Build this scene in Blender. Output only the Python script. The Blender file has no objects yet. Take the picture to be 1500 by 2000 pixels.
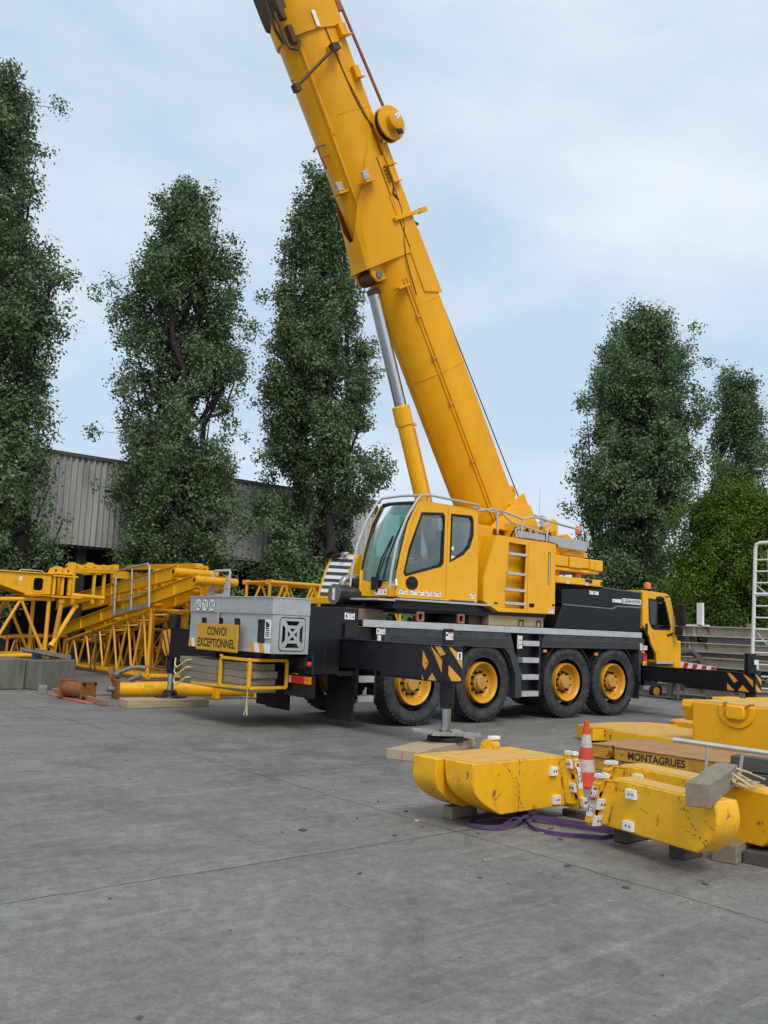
import bpy, bmesh, math, random
import numpy as np
from mathutils import Vector, Matrix
from mathutils.geometry import delaunay_2d_cdt
R = math.radians
random.seed(7)
S = bpy.context.scene
COL = S.collection

# ------------------------------------------------------------------ camera
cam_d = bpy.data.cameras.new('camera'); cam = bpy.data.objects.new('camera', cam_d); COL.objects.link(cam)
YAW, PITCH, ROLL = 0.6930, 0.1256, 0.0431
_f = Vector((math.sin(YAW)*math.cos(PITCH), math.cos(YAW)*math.cos(PITCH), math.sin(PITCH)))
_r = Vector((math.cos(YAW), -math.sin(YAW), 0)); _u = _r.cross(_f)
_r2 = _r*math.cos(ROLL) + _u*math.sin(ROLL); _u2 = -_r*math.sin(ROLL) + _u*math.cos(ROLL)
cam.matrix_world = Matrix(((_r2.x, _u2.x, -_f.x, -11.115), (_r2.y, _u2.y, -_f.y, -12.241), (_r2.z, _u2.z, -_f.z, 1.791), (0, 0, 0, 1)))
cam_d.sensor_fit = 'VERTICAL'; cam_d.sensor_height = 36.0; cam_d.lens = 36.0*1749.3/2000.0
cam_d.clip_end = 2000; cam_d.clip_start = 0.1
S.camera = cam

# ------------------------------------------------------------------ sky and light (overcast daylight)
SUN_EL, SUN_AZ = R(48), R(215)
W = bpy.data.worlds.new('World'); S.world = W; W.use_nodes = True
nt = W.node_tree; nt.nodes.clear()
def wn(t, **k):
    n = nt.nodes.new(t)
    for a, b in k.items(): setattr(n, a, b)
    return n
sky = wn('ShaderNodeTexSky', sky_type='NISHITA', sun_disc=False, sun_elevation=SUN_EL, sun_rotation=SUN_AZ)
sky.air_density = 1.0; sky.dust_density = 2.0
tc = wn('ShaderNodeTexCoord'); mp = wn('ShaderNodeMapping'); mp.inputs['Scale'].default_value = (1.0, 1.0, 2.6); mp.inputs['Location'].default_value = (0.35, 0.1, 0.2)
nz = wn('ShaderNodeTexNoise'); nz.inputs['Scale'].default_value = 1.9; nz.inputs['Detail'].default_value = 7; nz.inputs['Roughness'].default_value = 0.55
nz.inputs['Distortion'].default_value = 0.25
rp = wn('ShaderNodeValToRGB'); rp.color_ramp.elements[0].position = 0.36; rp.color_ramp.elements[1].position = 0.64
rp.color_ramp.elements[0].color = (4.1, 5.05, 6.15, 1); rp.color_ramp.elements[1].color = (6.1, 6.6, 6.95, 1)
mx = wn('ShaderNodeMix', data_type='RGBA'); mx.inputs[0].default_value = 0.88
bg = wn('ShaderNodeBackground'); bg.inputs['Strength'].default_value = 0.105
wo = wn('ShaderNodeOutputWorld')
L = nt.links.new
L(tc.outputs['Generated'], mp.inputs['Vector']); L(mp.outputs[0], nz.inputs['Vector']); L(nz.outputs['Fac'], rp.inputs[0])
L(sky.outputs[0], mx.inputs[6]); L(rp.outputs[0], mx.inputs[7]); L(mx.outputs[2], bg.inputs['Color']); L(bg.outputs[0], wo.inputs[0])
sun_d = bpy.data.lights.new('sun', 'SUN'); sun_d.energy = 1.3; sun_d.angle = R(22); sun_d.color = (1.0, 0.96, 0.9)
sun = bpy.data.objects.new('sun', sun_d); COL.objects.link(sun)
# sun stands behind and to the right of the camera, high, veiled by cloud
sd = Vector((-0.35, -0.75, 0.95)).normalized()
sun.rotation_euler = sd.to_track_quat('Z', 'Y').to_euler()
sky.sun_elevation = math.asin(sd.z); sky.sun_rotation = math.atan2(sd.x, sd.y)
S.view_settings.view_transform = 'Standard'; S.view_settings.look = 'None'; S.view_settings.gamma = 1; S.view_settings.exposure = 0.50
S.cycles.max_bounces = 6; S.cycles.diffuse_bounces = 3; S.cycles.glossy_bounces = 3; S.cycles.transparent_max_bounces = 10; S.cycles.transmission_bounces = 4

# ------------------------------------------------------------------ materials
MATS = {}
def mat(name, col, rough=0.5, metal=0.0, dirt=None, dirt_amt=0.0, scale=3.0, var=0.06, bump=0.0, bscale=60.0, stretch=None, spec=0.5,
        wear=None, wear_amt=0.0, wscale=9.0, coat=0.0, transl=0.0):
    """base colour with slow variation, optional dirt patches and chips of another colour"""
    m = bpy.data.materials.new(name); m.use_nodes = True
    t = m.node_tree; n = t.nodes; l = t.links.new
    b = n['Principled BSDF']; b.inputs['Roughness'].default_value = rough; b.inputs['Metallic'].default_value = metal
    b.inputs['Specular IOR Level'].default_value = spec
    if coat: b.inputs['Coat Weight'].default_value = coat; b.inputs['Coat Roughness'].default_value = 0.12
    tx = n.new('ShaderNodeTexCoord'); mp = n.new('ShaderNodeMapping'); l(tx.outputs['Object'], mp.inputs['Vector'])
    if stretch: mp.inputs['Scale'].default_value = stretch
    nz = n.new('ShaderNodeTexNoise'); nz.inputs['Scale'].default_value = scale; nz.inputs['Detail'].default_value = 6; nz.inputs['Roughness'].default_value = 0.65
    l(mp.outputs[0], nz.inputs['Vector'])
    cr = n.new('ShaderNodeValToRGB')
    cr.color_ramp.elements[0].position = 0.3; cr.color_ramp.elements[1].position = 0.7
    cr.color_ramp.elements[0].color = tuple(max(0, c*(1-var)) for c in col)+(1,)
    cr.color_ramp.elements[1].color = tuple(c*(1+var) for c in col)+(1,)
    l(nz.outputs['Fac'], cr.inputs[0]); out = cr.outputs[0]
    def over(out, colr, amt, sc, lo, hi, use_st=True):
        n2 = n.new('ShaderNodeTexNoise'); n2.inputs['Scale'].default_value = sc; n2.inputs['Detail'].default_value = 8; n2.inputs['Roughness'].default_value = 0.7
        l(mp.outputs[0] if use_st else tx.outputs['Object'], n2.inputs['Vector'])
        r2 = n.new('ShaderNodeValToRGB'); r2.color_ramp.elements[0].position = lo; r2.color_ramp.elements[1].position = hi
        r2.color_ramp.elements[0].color = (0, 0, 0, 1); r2.color_ramp.elements[1].color = (amt, amt, amt, 1)
        l(n2.outputs['Fac'], r2.inputs[0]); mx = n.new('ShaderNodeMix'); mx.data_type = 'RGBA'
        l(r2.outputs[0], mx.inputs[0]); l(out, mx.inputs[6]); mx.inputs[7].default_value = tuple(colr)+(1,)
        return mx.outputs[2], r2.outputs[0]
    if dirt: out, _ = over(out, dirt, dirt_amt, scale*1.7+0.7, 0.45, 0.72)
    if wear:
        out, wf = over(out, wear, wear_amt, wscale, 0.60, 0.66)
        mr = n.new('ShaderNodeMapRange'); mr.inputs[3].default_value = rough; mr.inputs[4].default_value = 0.85
        l(wf, mr.inputs[0]); l(mr.outputs[0], b.inputs['Roughness'])
    l(out, b.inputs['Base Color'])
    if bump:
        n3 = n.new('ShaderNodeTexNoise'); n3.inputs['Scale'].default_value = bscale; n3.inputs['Detail'].default_value = 4
        l(mp.outputs[0], n3.inputs['Vector']); bp = n.new('ShaderNodeBump'); bp.inputs['Strength'].default_value = bump; bp.inputs['Distance'].default_value = 0.01
        l(n3.outputs['Fac'], bp.inputs['Height']); l(bp.outputs[0], b.inputs['Normal'])
    MATS[name] = m
    return m
def edge_wear(m, col, radius=0.03, amt=0.9, scale=14.0, lo=0.42, hi=0.60):
    """paint rubbed off along the edges, broken up by noise"""
    t = m.node_tree; n = t.nodes; l = t.links.new; b = n['Principled BSDF']; src = b.inputs['Base Color'].links[0].from_socket
    bv = n.new('ShaderNodeBevel'); bv.samples = 6; bv.inputs['Radius'].default_value = radius; ge = n.new('ShaderNodeNewGeometry')
    dt = n.new('ShaderNodeVectorMath'); dt.operation = 'DOT_PRODUCT'; l(bv.outputs[0], dt.inputs[0]); l(ge.outputs['Normal'], dt.inputs[1])
    mr = n.new('ShaderNodeMapRange'); mr.inputs[1].default_value = 0.995; mr.inputs[2].default_value = 0.86; mr.inputs[3].default_value = 0; mr.inputs[4].default_value = 1; l(dt.outputs['Value'], mr.inputs[0])
    tx = n.new('ShaderNodeTexCoord'); nz = n.new('ShaderNodeTexNoise'); nz.inputs['Scale'].default_value = scale; nz.inputs['Detail'].default_value = 6; nz.inputs['Roughness'].default_value = 0.7; l(tx.outputs['Object'], nz.inputs['Vector'])
    m2 = n.new('ShaderNodeMapRange'); m2.inputs[1].default_value = lo; m2.inputs[2].default_value = hi; l(nz.outputs['Fac'], m2.inputs[0])
    ml = n.new('ShaderNodeMath'); ml.operation = 'MULTIPLY'; l(mr.outputs[0], ml.inputs[0]); l(m2.outputs[0], ml.inputs[1])
    ma = n.new('ShaderNodeMath'); ma.operation = 'MULTIPLY'; ma.inputs[1].default_value = amt; l(ml.outputs[0], ma.inputs[0])
    mx = n.new('ShaderNodeMix'); mx.data_type = 'RGBA'; l(ma.outputs[0], mx.inputs[0]); l(src, mx.inputs[6]); mx.inputs[7].default_value = tuple(col)+(1,); l(mx.outputs[2], b.inputs['Base Color'])
YEL = mat('crane yellow paint', (0.88, 0.425, 0.004), 0.30, dirt=(0.52, 0.24, 0.01), dirt_amt=0.28, scale=1.2, var=0.03, spec=0.42)
BOOMY = mat('boom yellow paint', (0.84, 0.385, 0.004), 0.38, dirt=(0.50, 0.22, 0.01), dirt_amt=0.34, scale=0.9, var=0.07, spec=0.28, stretch=(1, 1, 0.5))
CWY = mat('worn yellow counterweight paint', (0.88, 0.452, 0.006), 0.42, dirt=(0.55, 0.27, 0.03), dirt_amt=0.55, scale=1.6, var=0.06, wear=(0.10, 0.055, 0.025), wear_amt=0.85, wscale=5.2)
CWTOP = mat('scuffed dusty yellow paint', (0.66, 0.37, 0.06), 0.6, dirt=(0.50, 0.33, 0.13), dirt_amt=0.75, scale=2.0, var=0.1, wear=(0.20, 0.11, 0.045), wear_amt=0.7, wscale=4.0, stretch=(1, 3, 1))
LATY = mat('lattice yellow paint', (0.88, 0.43, 0.006), 0.38, dirt=(0.52, 0.22, 0.012), dirt_amt=0.4, scale=1.5, var=0.06, wear=(0.16, 0.06, 0.02), wear_amt=0.5, wscale=7.0)
LATD = mat('old orange lattice paint', (0.60, 0.25, 0.012), 0.5, dirt=(0.22, 0.085, 0.02), dirt_amt=0.6, scale=2.0, var=0.1)
PLY = mat('yellow rusty platform steel', (0.56, 0.28, 0.02), 0.6, dirt=(0.27, 0.11, 0.03), dirt_amt=0.7, scale=3.0, var=0.12, wear=(0.07, 0.035, 0.02), wear_amt=0.9, wscale=7)
RUSTTOP = mat('rust brown tread plate', (0.36, 0.185, 0.07), 0.8, dirt=(0.48, 0.28, 0.11), dirt_amt=0.6, scale=3.5, var=0.15, bump=0.4, bscale=70)
RUST = mat('orange rust', (0.26, 0.095, 0.02), 0.85, dirt=(0.09, 0.03, 0.012), dirt_amt=0.9, scale=4, var=0.2, wear=(0.55, 0.25, 0.02), wear_amt=0.6, wscale=5, bump=0.3)
BLK = mat('black chassis paint', (0.0085, 0.0095, 0.0135), 0.33, dirt=(0.022, 0.023, 0.027), dirt_amt=0.45, scale=1.5, var=0.15, spec=0.4)
HOODB = mat('black engine hood paint', (0.010, 0.011, 0.014), 0.30, scale=1.5, var=0.15, spec=0.25)
DGRY = mat('dark grey plastic', (0.042, 0.045, 0.052), 0.6, dirt=(0.075, 0.077, 0.08), dirt_amt=0.4, scale=2, var=0.12)
RUB = mat('black rubber', (0.016, 0.016, 0.017), 0.75, dirt=(0.05, 0.048, 0.044), dirt_amt=0.4, scale=4, var=0.2, spec=0.3)
TYRE = mat('tyre rubber', (0.028, 0.030, 0.034), 0.72, dirt=(0.10, 0.096, 0.088), dirt_amt=0.7, scale=3.4, var=0.2, spec=0.35, bump=0.15, bscale=25)
RIMY = mat('yellow wheel rim paint', (0.70, 0.31, 0.008), 0.42, dirt=(0.42, 0.20, 0.03), dirt_amt=0.5, scale=4, var=0.06)
HUBM = mat('dusty orange hub cap', (0.54, 0.285, 0.065), 0.6, dirt=(0.36, 0.18, 0.06), dirt_amt=0.6, scale=8, var=0.1)
NUT = mat('dark steel nut', (0.045, 0.036, 0.03), 0.5, metal=0.6, var=0.2)
ALU = mat('bare aluminium', (0.56, 0.57, 0.58), 0.42, metal=0.35, dirt=(0.36, 0.36, 0.35), dirt_amt=0.5, scale=3, var=0.06, stretch=(1, 4, 1))
ALUB = mat('grey aluminium panel', (0.44, 0.455, 0.45), 0.5, metal=0.25, dirt=(0.30, 0.30, 0.28), dirt_amt=0.6, scale=2.5, var=0.07)
GRYP = mat('grey painted panel', (0.40, 0.405, 0.42), 0.5, scale=2, var=0.05)
TUBE = mat('galvanised tube', (0.56, 0.55, 0.54), 0.38, metal=0.5, dirt=(0.36, 0.31, 0.28), dirt_amt=0.4, scale=6, var=0.1)
CHROME = mat('chromed piston rod', (0.60, 0.62, 0.65), 0.22, metal=1.0, var=0.05, scale=2)
STEEL = mat('grey weathered steel', (0.20, 0.20, 0.205), 0.5, metal=0.4, dirt=(0.12, 0.09, 0.07), dirt_amt=0.5, scale=4, var=0.12)
WHITE = mat('white sticker', (0.80, 0.80, 0.79), 0.5, var=0.03)
WPAINT = mat('white paint', (0.74, 0.74, 0.72), 0.5, dirt=(0.5, 0.48, 0.44), dirt_amt=0.4, scale=3, var=0.04)
INK_SHADE = mat('black ink and hollow shade', (0.012, 0.012, 0.013), 0.5, var=0.1)  # print, and the painted shade inside slots, holes and pockets
REDP = mat('red paint', (0.55, 0.03, 0.02), 0.5, var=0.08)
PINKP = mat('faded red paint', (0.42, 0.12, 0.09), 0.7, dirt=(0.40, 0.22, 0.18), dirt_amt=0.5, scale=5, var=0.1)
REDL = mat('red lamp lens', (0.62, 0.018, 0.02), 0.18, var=0.04, coat=0.5)
AMBL = mat('amber lamp lens', (0.85, 0.22, 0.01), 0.18, var=0.04, coat=0.5)
ORBE = mat('orange beacon lens', (0.78, 0.15, 0.02), 0.25, var=0.04, coat=0.3)
SIGNY = mat('amber sign board', (0.62, 0.325, 0.012), 0.5, dirt=(0.5, 0.27, 0.02), dirt_amt=0.4, scale=3, var=0.03)
HAZY = mat('orange yellow hazard stripe', (0.78, 0.345, 0.03), 0.45, dirt=(0.5, 0.22, 0.03), dirt_amt=0.5, scale=6, var=0.05)
WOOD = mat('weathered grey timber', (0.25, 0.21, 0.155), 0.85, dirt=(0.12, 0.10, 0.08), dirt_amt=0.6, scale=3, var=0.2, stretch=(1, 9, 9), bump=0.3, bscale=18)
WOODX = mat('pale sawn timber', (0.43, 0.33, 0.205), 0.8, dirt=(0.26, 0.20, 0.135), dirt_amt=0.5, scale=3, var=0.14, stretch=(1, 8, 8), bump=0.2, bscale=18)
WOODD = mat('dark old timber', (0.075, 0.068, 0.058), 0.85, dirt=(0.13, 0.115, 0.095), dirt_amt=0.5, scale=3, var=0.2, stretch=(1, 8, 8), bump=0.3, bscale=18)
WOODB = mat('brown timber', (0.26, 0.165, 0.11), 0.85, dirt=(0.15, 0.10, 0.075), dirt_amt=0.5, scale=3, var=0.15, stretch=(1, 8, 8))
SPLINT = mat('fresh split wood', (0.58, 0.41, 0.21), 0.8, var=0.15, scale=8, stretch=(1, 6, 6))
PADW = mat('grey composite pad', (0.25, 0.21, 0.15), 0.85, dirt=(0.12, 0.10, 0.07), dirt_amt=0.6, scale=2.5, var=0.12, stretch=(1, 1, 5))
CONC = mat('mossy concrete', (0.165, 0.160, 0.135), 0.9, dirt=(0.075, 0.08, 0.052), dirt_amt=0.95, scale=1.6, var=0.22, stretch=(1.3, 1.3, 0.35), bump=0.4, bscale=20)
BEAMW = mat('weathered cream steel beam', (0.50, 0.45, 0.37), 0.7, dirt=(0.30, 0.24, 0.17), dirt_amt=0.6, scale=1.1, var=0.1, wear=(0.24, 0.10, 0.035), wear_amt=0.9, wscale=1.6)
ROPE = mat('pale yellow rope', (0.62, 0.53, 0.28), 0.8, var=0.1)
WIRE = mat('dark wire rope', (0.05, 0.052, 0.06), 0.5, metal=0.3, var=0.1)
SLING = mat('purple webbing', (0.085, 0.035, 0.125), 0.8, dirt=(0.15, 0.10, 0.18), dirt_amt=0.5, scale=10, var=0.2)
CABLE = mat('brown cable', (0.085, 0.04, 0.016), 0.6, var=0.1)
BROWNT = mat('brown orange tube', (0.32, 0.11, 0.03), 0.5, var=0.12, scale=3)
FABRIC = mat('dark seat fabric', (0.022, 0.023, 0.026), 0.9, var=0.2)
BLIND = mat('grey window blind', (0.42, 0.46, 0.46), 0.9, var=0.06)
BLUEP = mat('blue painted steel', (0.05, 0.09, 0.17), 0.5, var=0.1)
CONER = mat('red cone plastic', (0.62, 0.055, 0.025), 0.5, dirt=(0.45, 0.10, 0.07), dirt_amt=0.4, scale=6, var=0.06)
CONEW = mat('dirty white cone band', (0.52, 0.47, 0.44), 0.6, dirt=(0.42, 0.20, 0.15), dirt_amt=0.7, scale=9, var=0.1)

edge_wear(CWY, (0.13, 0.06, 0.02), 0.035, 0.95, 11.0, 0.46, 0.58)
edge_wear(PLY, (0.06, 0.03, 0.015), 0.03, 0.9, 12.0, 0.40, 0.55)
edge_wear(HAZY, (0.05, 0.04, 0.03), 0.01, 0.6)
edge_wear(LATY, (0.22, 0.09, 0.02), 0.012, 0.7, 16.0)
edge_wear(WOOD, (0.36, 0.31, 0.24), 0.015, 0.6)
def glass_mat(name, tint, refl=0.10, rough=0.02, ior=1.33, film=(.3, .3, .3), film_amt=0.0):
    m = bpy.data.materials.new(name); m.use_nodes = True; t = m.node_tree; n = t.nodes; n.clear(); l = t.links.new
    o = n.new('ShaderNodeOutputMaterial'); tr = n.new('ShaderNodeBsdfTransparent'); tr.inputs[0].default_value = tint+(1,)
    gl = n.new('ShaderNodeBsdfGlossy'); gl.inputs['Roughness'].default_value = rough; gl.inputs[0].default_value = (0.95, 1, 1, 1)
    lw = n.new('ShaderNodeFresnel'); lw.inputs['IOR'].default_value = ior
    ad = n.new('ShaderNodeMath'); ad.operation = 'ADD'; ad.inputs[1].default_value = refl; ad.use_clamp = True
    df = n.new('ShaderNodeBsdfDiffuse'); df.inputs[0].default_value = film+(1,); dm = n.new('ShaderNodeMixShader'); dm.inputs[0].default_value = film_amt; l(tr.outputs[0], dm.inputs[1]); l(df.outputs[0], dm.inputs[2])
    l(lw.outputs[0], ad.inputs[0]); mx = n.new('ShaderNodeMixShader'); l(ad.outputs[0], mx.inputs[0]); l(dm.outputs[0], mx.inputs[1]); l(gl.outputs[0], mx.inputs[2]); l(mx.outputs[0], o.inputs[0])
    MATS[name] = m; return m
GLASS = glass_mat('tinted cab glass', (0.40, 0.62, 0.56), 0.015, ior=1.22, film=(.17, .38, .345), film_amt=0.40)
GLASSD = glass_mat('dark side glass', (0.74, 0.80, 0.79), 0.05, ior=1.38, film=(.16, .19, .19), film_amt=0.07)
GLASSC = glass_mat('dark carrier cab glass', (0.58, 0.68, 0.64), 0.03, ior=1.4, film=(.02, .03, .03), film_amt=0.12)
MIRROR = glass_mat('lamp glass', (0.7, 0.72, 0.72), 0.25)

def checker_mat():
    m = mat('aluminium tread plate', (0.54, 0.55, 0.56), 0.36, metal=0.55, dirt=(0.34, 0.34, 0.33), dirt_amt=0.4, scale=3, var=0.06)
    t = m.node_tree; n = t.nodes; l = t.links.new; b = n['Principled BSDF']
    tx = n.new('ShaderNodeTexCoord')
    ck = n.new('ShaderNodeTexBrick'); mp = n.new('ShaderNodeMapping'); mp.inputs['Scale'].default_value = (1, 1, 1); mp.inputs['Rotation'].default_value = (0, 0, 0)
    # raised lozenges: product of two diagonal sine waves
    sp = n.new('ShaderNodeSeparateXYZ'); l(tx.outputs['Object'], sp.inputs[0])
    def M(op, a, bb):
        q = n.new('ShaderNodeMath'); q.operation = op
        for i, v in enumerate((a, bb)):
            if v is None: continue
            if isinstance(v, (int, float)): q.inputs[i].default_value = v
            else: l(v, q.inputs[i])
        return q.outputs[0]
    h = M('ADD', sp.outputs[0], sp.outputs[1])
    a = M('SINE', M('MULTIPLY', h, 150.0), None); c = M('SINE', M('MULTIPLY', sp.outputs[2], 130.0), None)
    pr = M('MULTIPLY', a, c)
    bp = n.new('ShaderNodeBump'); bp.inputs['Strength'].default_value = 0.6; bp.inputs['Distance'].default_value = 0.006
    l(pr, bp.inputs['Height']); l(bp.outputs[0], b.inputs['Normal'])
    n.remove(ck); n.remove(mp)
    return m
TREAD = checker_mat()

# ------------------------------------------------------------------ geometry builder
OFF = [Vector((0, 0, 0))]          # base of the thing being built: its meshes are stored relative to it
def V(*a): return Vector(a)
class MB:
    def __init__(s): s.v = []; s.f = []; s.m = []
    def add(s, verts, faces, m=0):
        o = len(s.v); s.v += [tuple(p) for p in verts]; s.f += [tuple(i+o for i in q) for q in faces]; s.m += [m]*len(faces); return s
    def box(s, x0, x1, y0, y1, z0, z1, m=0):
        return s.add([(x0,y0,z0),(x1,y0,z0),(x1,y1,z0),(x0,y1,z0),(x0,y0,z1),(x1,y0,z1),(x1,y1,z1),(x0,y1,z1)],
                     [(0,3,2,1),(4,5,6,7),(0,1,5,4),(1,2,6,5),(2,3,7,6),(3,0,4,7)], m)
    def obox(s, c, a, b, d, m=0):
        """box with centre c and half-axis vectors a, b, d"""
        c, a, b, d = Vector(c), Vector(a), Vector(b), Vector(d)
        return s.add([c-a-b-d, c+a-b-d, c+a+b-d, c-a+b-d, c-a-b+d, c+a-b+d, c+a+b+d, c-a+b+d],
                     [(0,3,2,1),(4,5,6,7),(0,1,5,4),(1,2,6,5),(2,3,7,6),(3,0,4,7)], m)
    def bar(s, p, q, w, h, m=0, up=(0, 0, 1)):
        p, q = Vector(p), Vector(q); d = q-p; u = Vector(up)
        sd = d.cross(u); sd = sd.normalized() if sd.length > 1e-6 else Vector((1, 0, 0)); u = sd.cross(d).normalized()
        return s.obox((p+q)/2, d/2, sd*w/2, u*h/2, m)
    def plate(s, outer, holes, o, u, v, t, m=0):
        """flat plate: 2D outline with holes in the plane o + a*u + b*v, thickness vector t"""
        o, u, v, t = Vector(o), Vector(u), Vector(v), Vector(t)
        loops = [outer]+list(holes); P = [Vector((a, b, 0)) for lp in loops for a, b in lp]
        edges = []; k0 = 0
        for lp in loops: edges += [(k0+i, k0+(i+1) % len(lp)) for i in range(len(lp))]; k0 += len(lp)
        cd = delaunay_2d_cdt([p.to_2d() for p in P], edges, [], 1, 1e-6)
        if len(cd[0]) == len(P): back = [c[0] for c in cd[3]]
        else: back = [min(range(len(P)), key=lambda j: (P[j].to_2d()-q).length) for q in cd[0]]
        def inside(c, lp):
            r = False
            for i in range(len(lp)):
                (xa, ya), (xb, yb) = lp[i], lp[i-1]
                if (ya > c.y) != (yb > c.y) and c.x < (xb-xa)*(c.y-ya)/(yb-ya)+xa: r = not r
            return r
        tri = []
        for fc in cd[2]:
            a = tuple(back[i] for i in fc); c = sum((P[i] for i in a), Vector())/3
            if len(set(a)) == 3 and inside(c, outer) and not any(inside(c, h) for h in holes): tri.append(a)
        n = len(P); W3 = [o+u*p.x+v*p.y for p in P]; vs = W3+[w+t for w in W3]; fs = []
        flip = (u.cross(v)).dot(t) > 0
        for a in tri:
            A, B, Cc = [P[i] for i in a]; ccw = (B-A).cross(Cc-A).z > 0
            a = tuple(a) if ccw else tuple(reversed(a))
            lo = tuple(reversed(a)) if flip else a; hi = tuple(i+n for i in (a if flip else reversed(a)))
            fs += [lo, hi]
        k = 0
        for li, lp in enumerate(loops):
            c = len(lp); area = sum(lp[i][0]*lp[(i+1) % c][1]-lp[(i+1) % c][0]*lp[i][1] for i in range(c))
            pos = (area > 0) == (li == 0)
            if not flip: pos = not pos
            for i in range(c):
                j = (i+1) % c; q = (k+i, k+j, k+j+n, k+i+n)
                fs.append(q if pos else tuple(reversed(q)))
            k += c
        return s.add(vs, fs, m)
    def px(s, poly, y0, y1, m=0, holes=()):     # outline in X-Z, thickness along Y
        return s.plate(poly, holes, (0, y0, 0), (1, 0, 0), (0, 0, 1), (0, y1-y0, 0), m)
    def py(s, poly, x0, x1, m=0, holes=()):     # outline in Y-Z
        return s.plate(poly, holes, (x0, 0, 0), (0, 1, 0), (0, 0, 1), (x1-x0, 0, 0), m)
    def pz(s, poly, z0, z1, m=0, holes=()):     # outline in X-Y
        return s.plate(poly, holes, (0, 0, z0), (1, 0, 0), (0, 1, 0), (0, 0, z1-z0), m)
    def tube(s, p, q, r, n=10, r1=None, m=0, cap=True):
        return s.lathe([(0, r), ((Vector(q)-Vector(p)).length, r if r1 is None else r1)], p, Vector(q)-Vector(p), n, m, cap)
    def lathe(s, prof, o, d, n=24, m=0, cap=True, a0=0.0):
        """prof: (height along d, radius)"""
        o, d = Vector(o), Vector(d).normalized(); a = d.orthogonal().normalized(); b = d.cross(a)
        vs = []; fs = []
        for h, r in prof:
            for k in range(n):
                t = a0+2*math.pi*k/n; vs.append(o+d*h+(a*math.cos(t)+b*math.sin(t))*r)
        for i in range(len(prof)-1):
            for k in range(n):
                k2 = (k+1) % n; fs.append((i*n+k, i*n+k2, (i+1)*n+k2, (i+1)*n+k))
        if cap:
            fs.append(tuple(reversed(range(n)))); fs.append(tuple((len(prof)-1)*n+k for k in range(n)))
        return s.add(vs, fs, m)
    def path(s, pts, r, n=8, m=0, closed=False, flat=None):
        """tube swept along points; flat=(w,h,up) sweeps a strap section instead"""
        P = [Vector(p) for p in pts]; N = len(P); vs = []; fs = []; pa = None
        for i in range(N):
            d = (P[(i+1) % N]-P[i-1]) if closed else (P[min(i+1, N-1)]-P[max(i-1, 0)])
            d.normalize()
            if flat:
                sd = d.cross(Vector(flat[2])).normalized(); u = sd.cross(d).normalized(); w, h = flat[0]/2, flat[1]/2
                vs += [P[i]+sd*w+u*h, P[i]-sd*w+u*h, P[i]-sd*w-u*h, P[i]+sd*w-u*h]
            else:
                a = d.orthogonal().normalized() if pa is None else (pa-d*pa.dot(d)).normalized()
                pa = a; b = d.cross(a)
                for k in range(n): vs.append(P[i]+(a*math.cos(2*math.pi*k/n)+b*math.sin(2*math.pi*k/n))*r)
        if flat: n = 4
        for i in range(N if closed else N-1):
            j = (i+1) % N
            for k in range(n):
                k2 = (k+1) % n; fs.append((i*n+k, i*n+k2, j*n+k2, j*n+k))
        if not closed: fs += [tuple(reversed(range(n))), tuple((N-1)*n+k for k in range(n))]
        return s.add(vs, fs, m)
    def sphere(s, c, r, n=12, m=0, sx=1, sy=1, sz=1):
        vs = []; fs = []; h = n//2
        for i in range(h+1):
            a = math.pi*i/h
            for k in range(n): vs.append((c[0]+sx*r*math.sin(a)*math.cos(2*math.pi*k/n), c[1]+sy*r*math.sin(a)*math.sin(2*math.pi*k/n), c[2]-sz*r*math.cos(a)))
        for i in range(h):
            for k in range(n): k2 = (k+1) % n; fs.append((i*n+k, i*n+k2, (i+1)*n+k2, (i+1)*n+k))
        return s.add(vs, fs, m)
    def text(s, string, o, right, up, width, height, depth, m=0, bold=0.0, fit=True):
        """lettering centred on o in the plane right/up, raised by depth along right x up"""
        cu = bpy.data.curves.new('lettering', 'FONT'); cu.body = string; cu.align_x = 'LEFT'; cu.size = 1.0; cu.offset = bold; cu.resolution_u = 4
        ob = bpy.data.objects.new('lettering', cu); COL.objects.link(ob)
        dg = bpy.context.evaluated_depsgraph_get(); me = bpy.data.meshes.new_from_object(ob.evaluated_get(dg))
        bpy.data.objects.remove(ob); bpy.data.curves.remove(cu)
        vs = [v.co.copy() for v in me.vertices]; fs = [tuple(p.vertices) for p in me.polygons]; bpy.data.meshes.remove(me)
        x0 = min(v.x for v in vs); x1 = max(v.x for v in vs); y0 = min(v.y for v in vs); y1 = max(v.y for v in vs)
        o, right, up = Vector(o), Vector(right).normalized(), Vector(up).normalized(); nn = right.cross(up)*depth
        W3 = [o+right*((v.x-x0)/(x1-x0)-0.5)*width+up*((v.y-y0)/(y1-y0)-0.5)*height+nn for v in vs]
        return s.add(W3, fs, m)
    def build(s, name, mats, parent=None, bevel=0.0, smooth=32, loc=None, seg=2):
        off = OFF[0] if loc is None else Vector(loc)
        me = bpy.data.meshes.new(name); me.from_pydata([tuple(Vector(p)-off) for p in s.v], [], s.f)
        for mm in (mats if isinstance(mats, (list, tuple)) else [mats]): me.materials.append(mm)
        me.polygons.foreach_set('material_index', s.m); me.update()
        if bevel:
            bm = bmesh.new(); bm.from_mesh(me); bmesh.ops.dissolve_limit(bm, angle_limit=R(0.4), verts=bm.verts, edges=bm.edges, delimit={'MATERIAL'}); bm.to_mesh(me); bm.free()
        me.polygons.foreach_set('use_smooth', [True]*len(me.polygons)); me.set_sharp_from_angle(angle=R(smooth))
        o = bpy.data.objects.new(name, me); COL.objects.link(o)
        if parent is not None: o.parent = parent
        else: o.location = off
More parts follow.
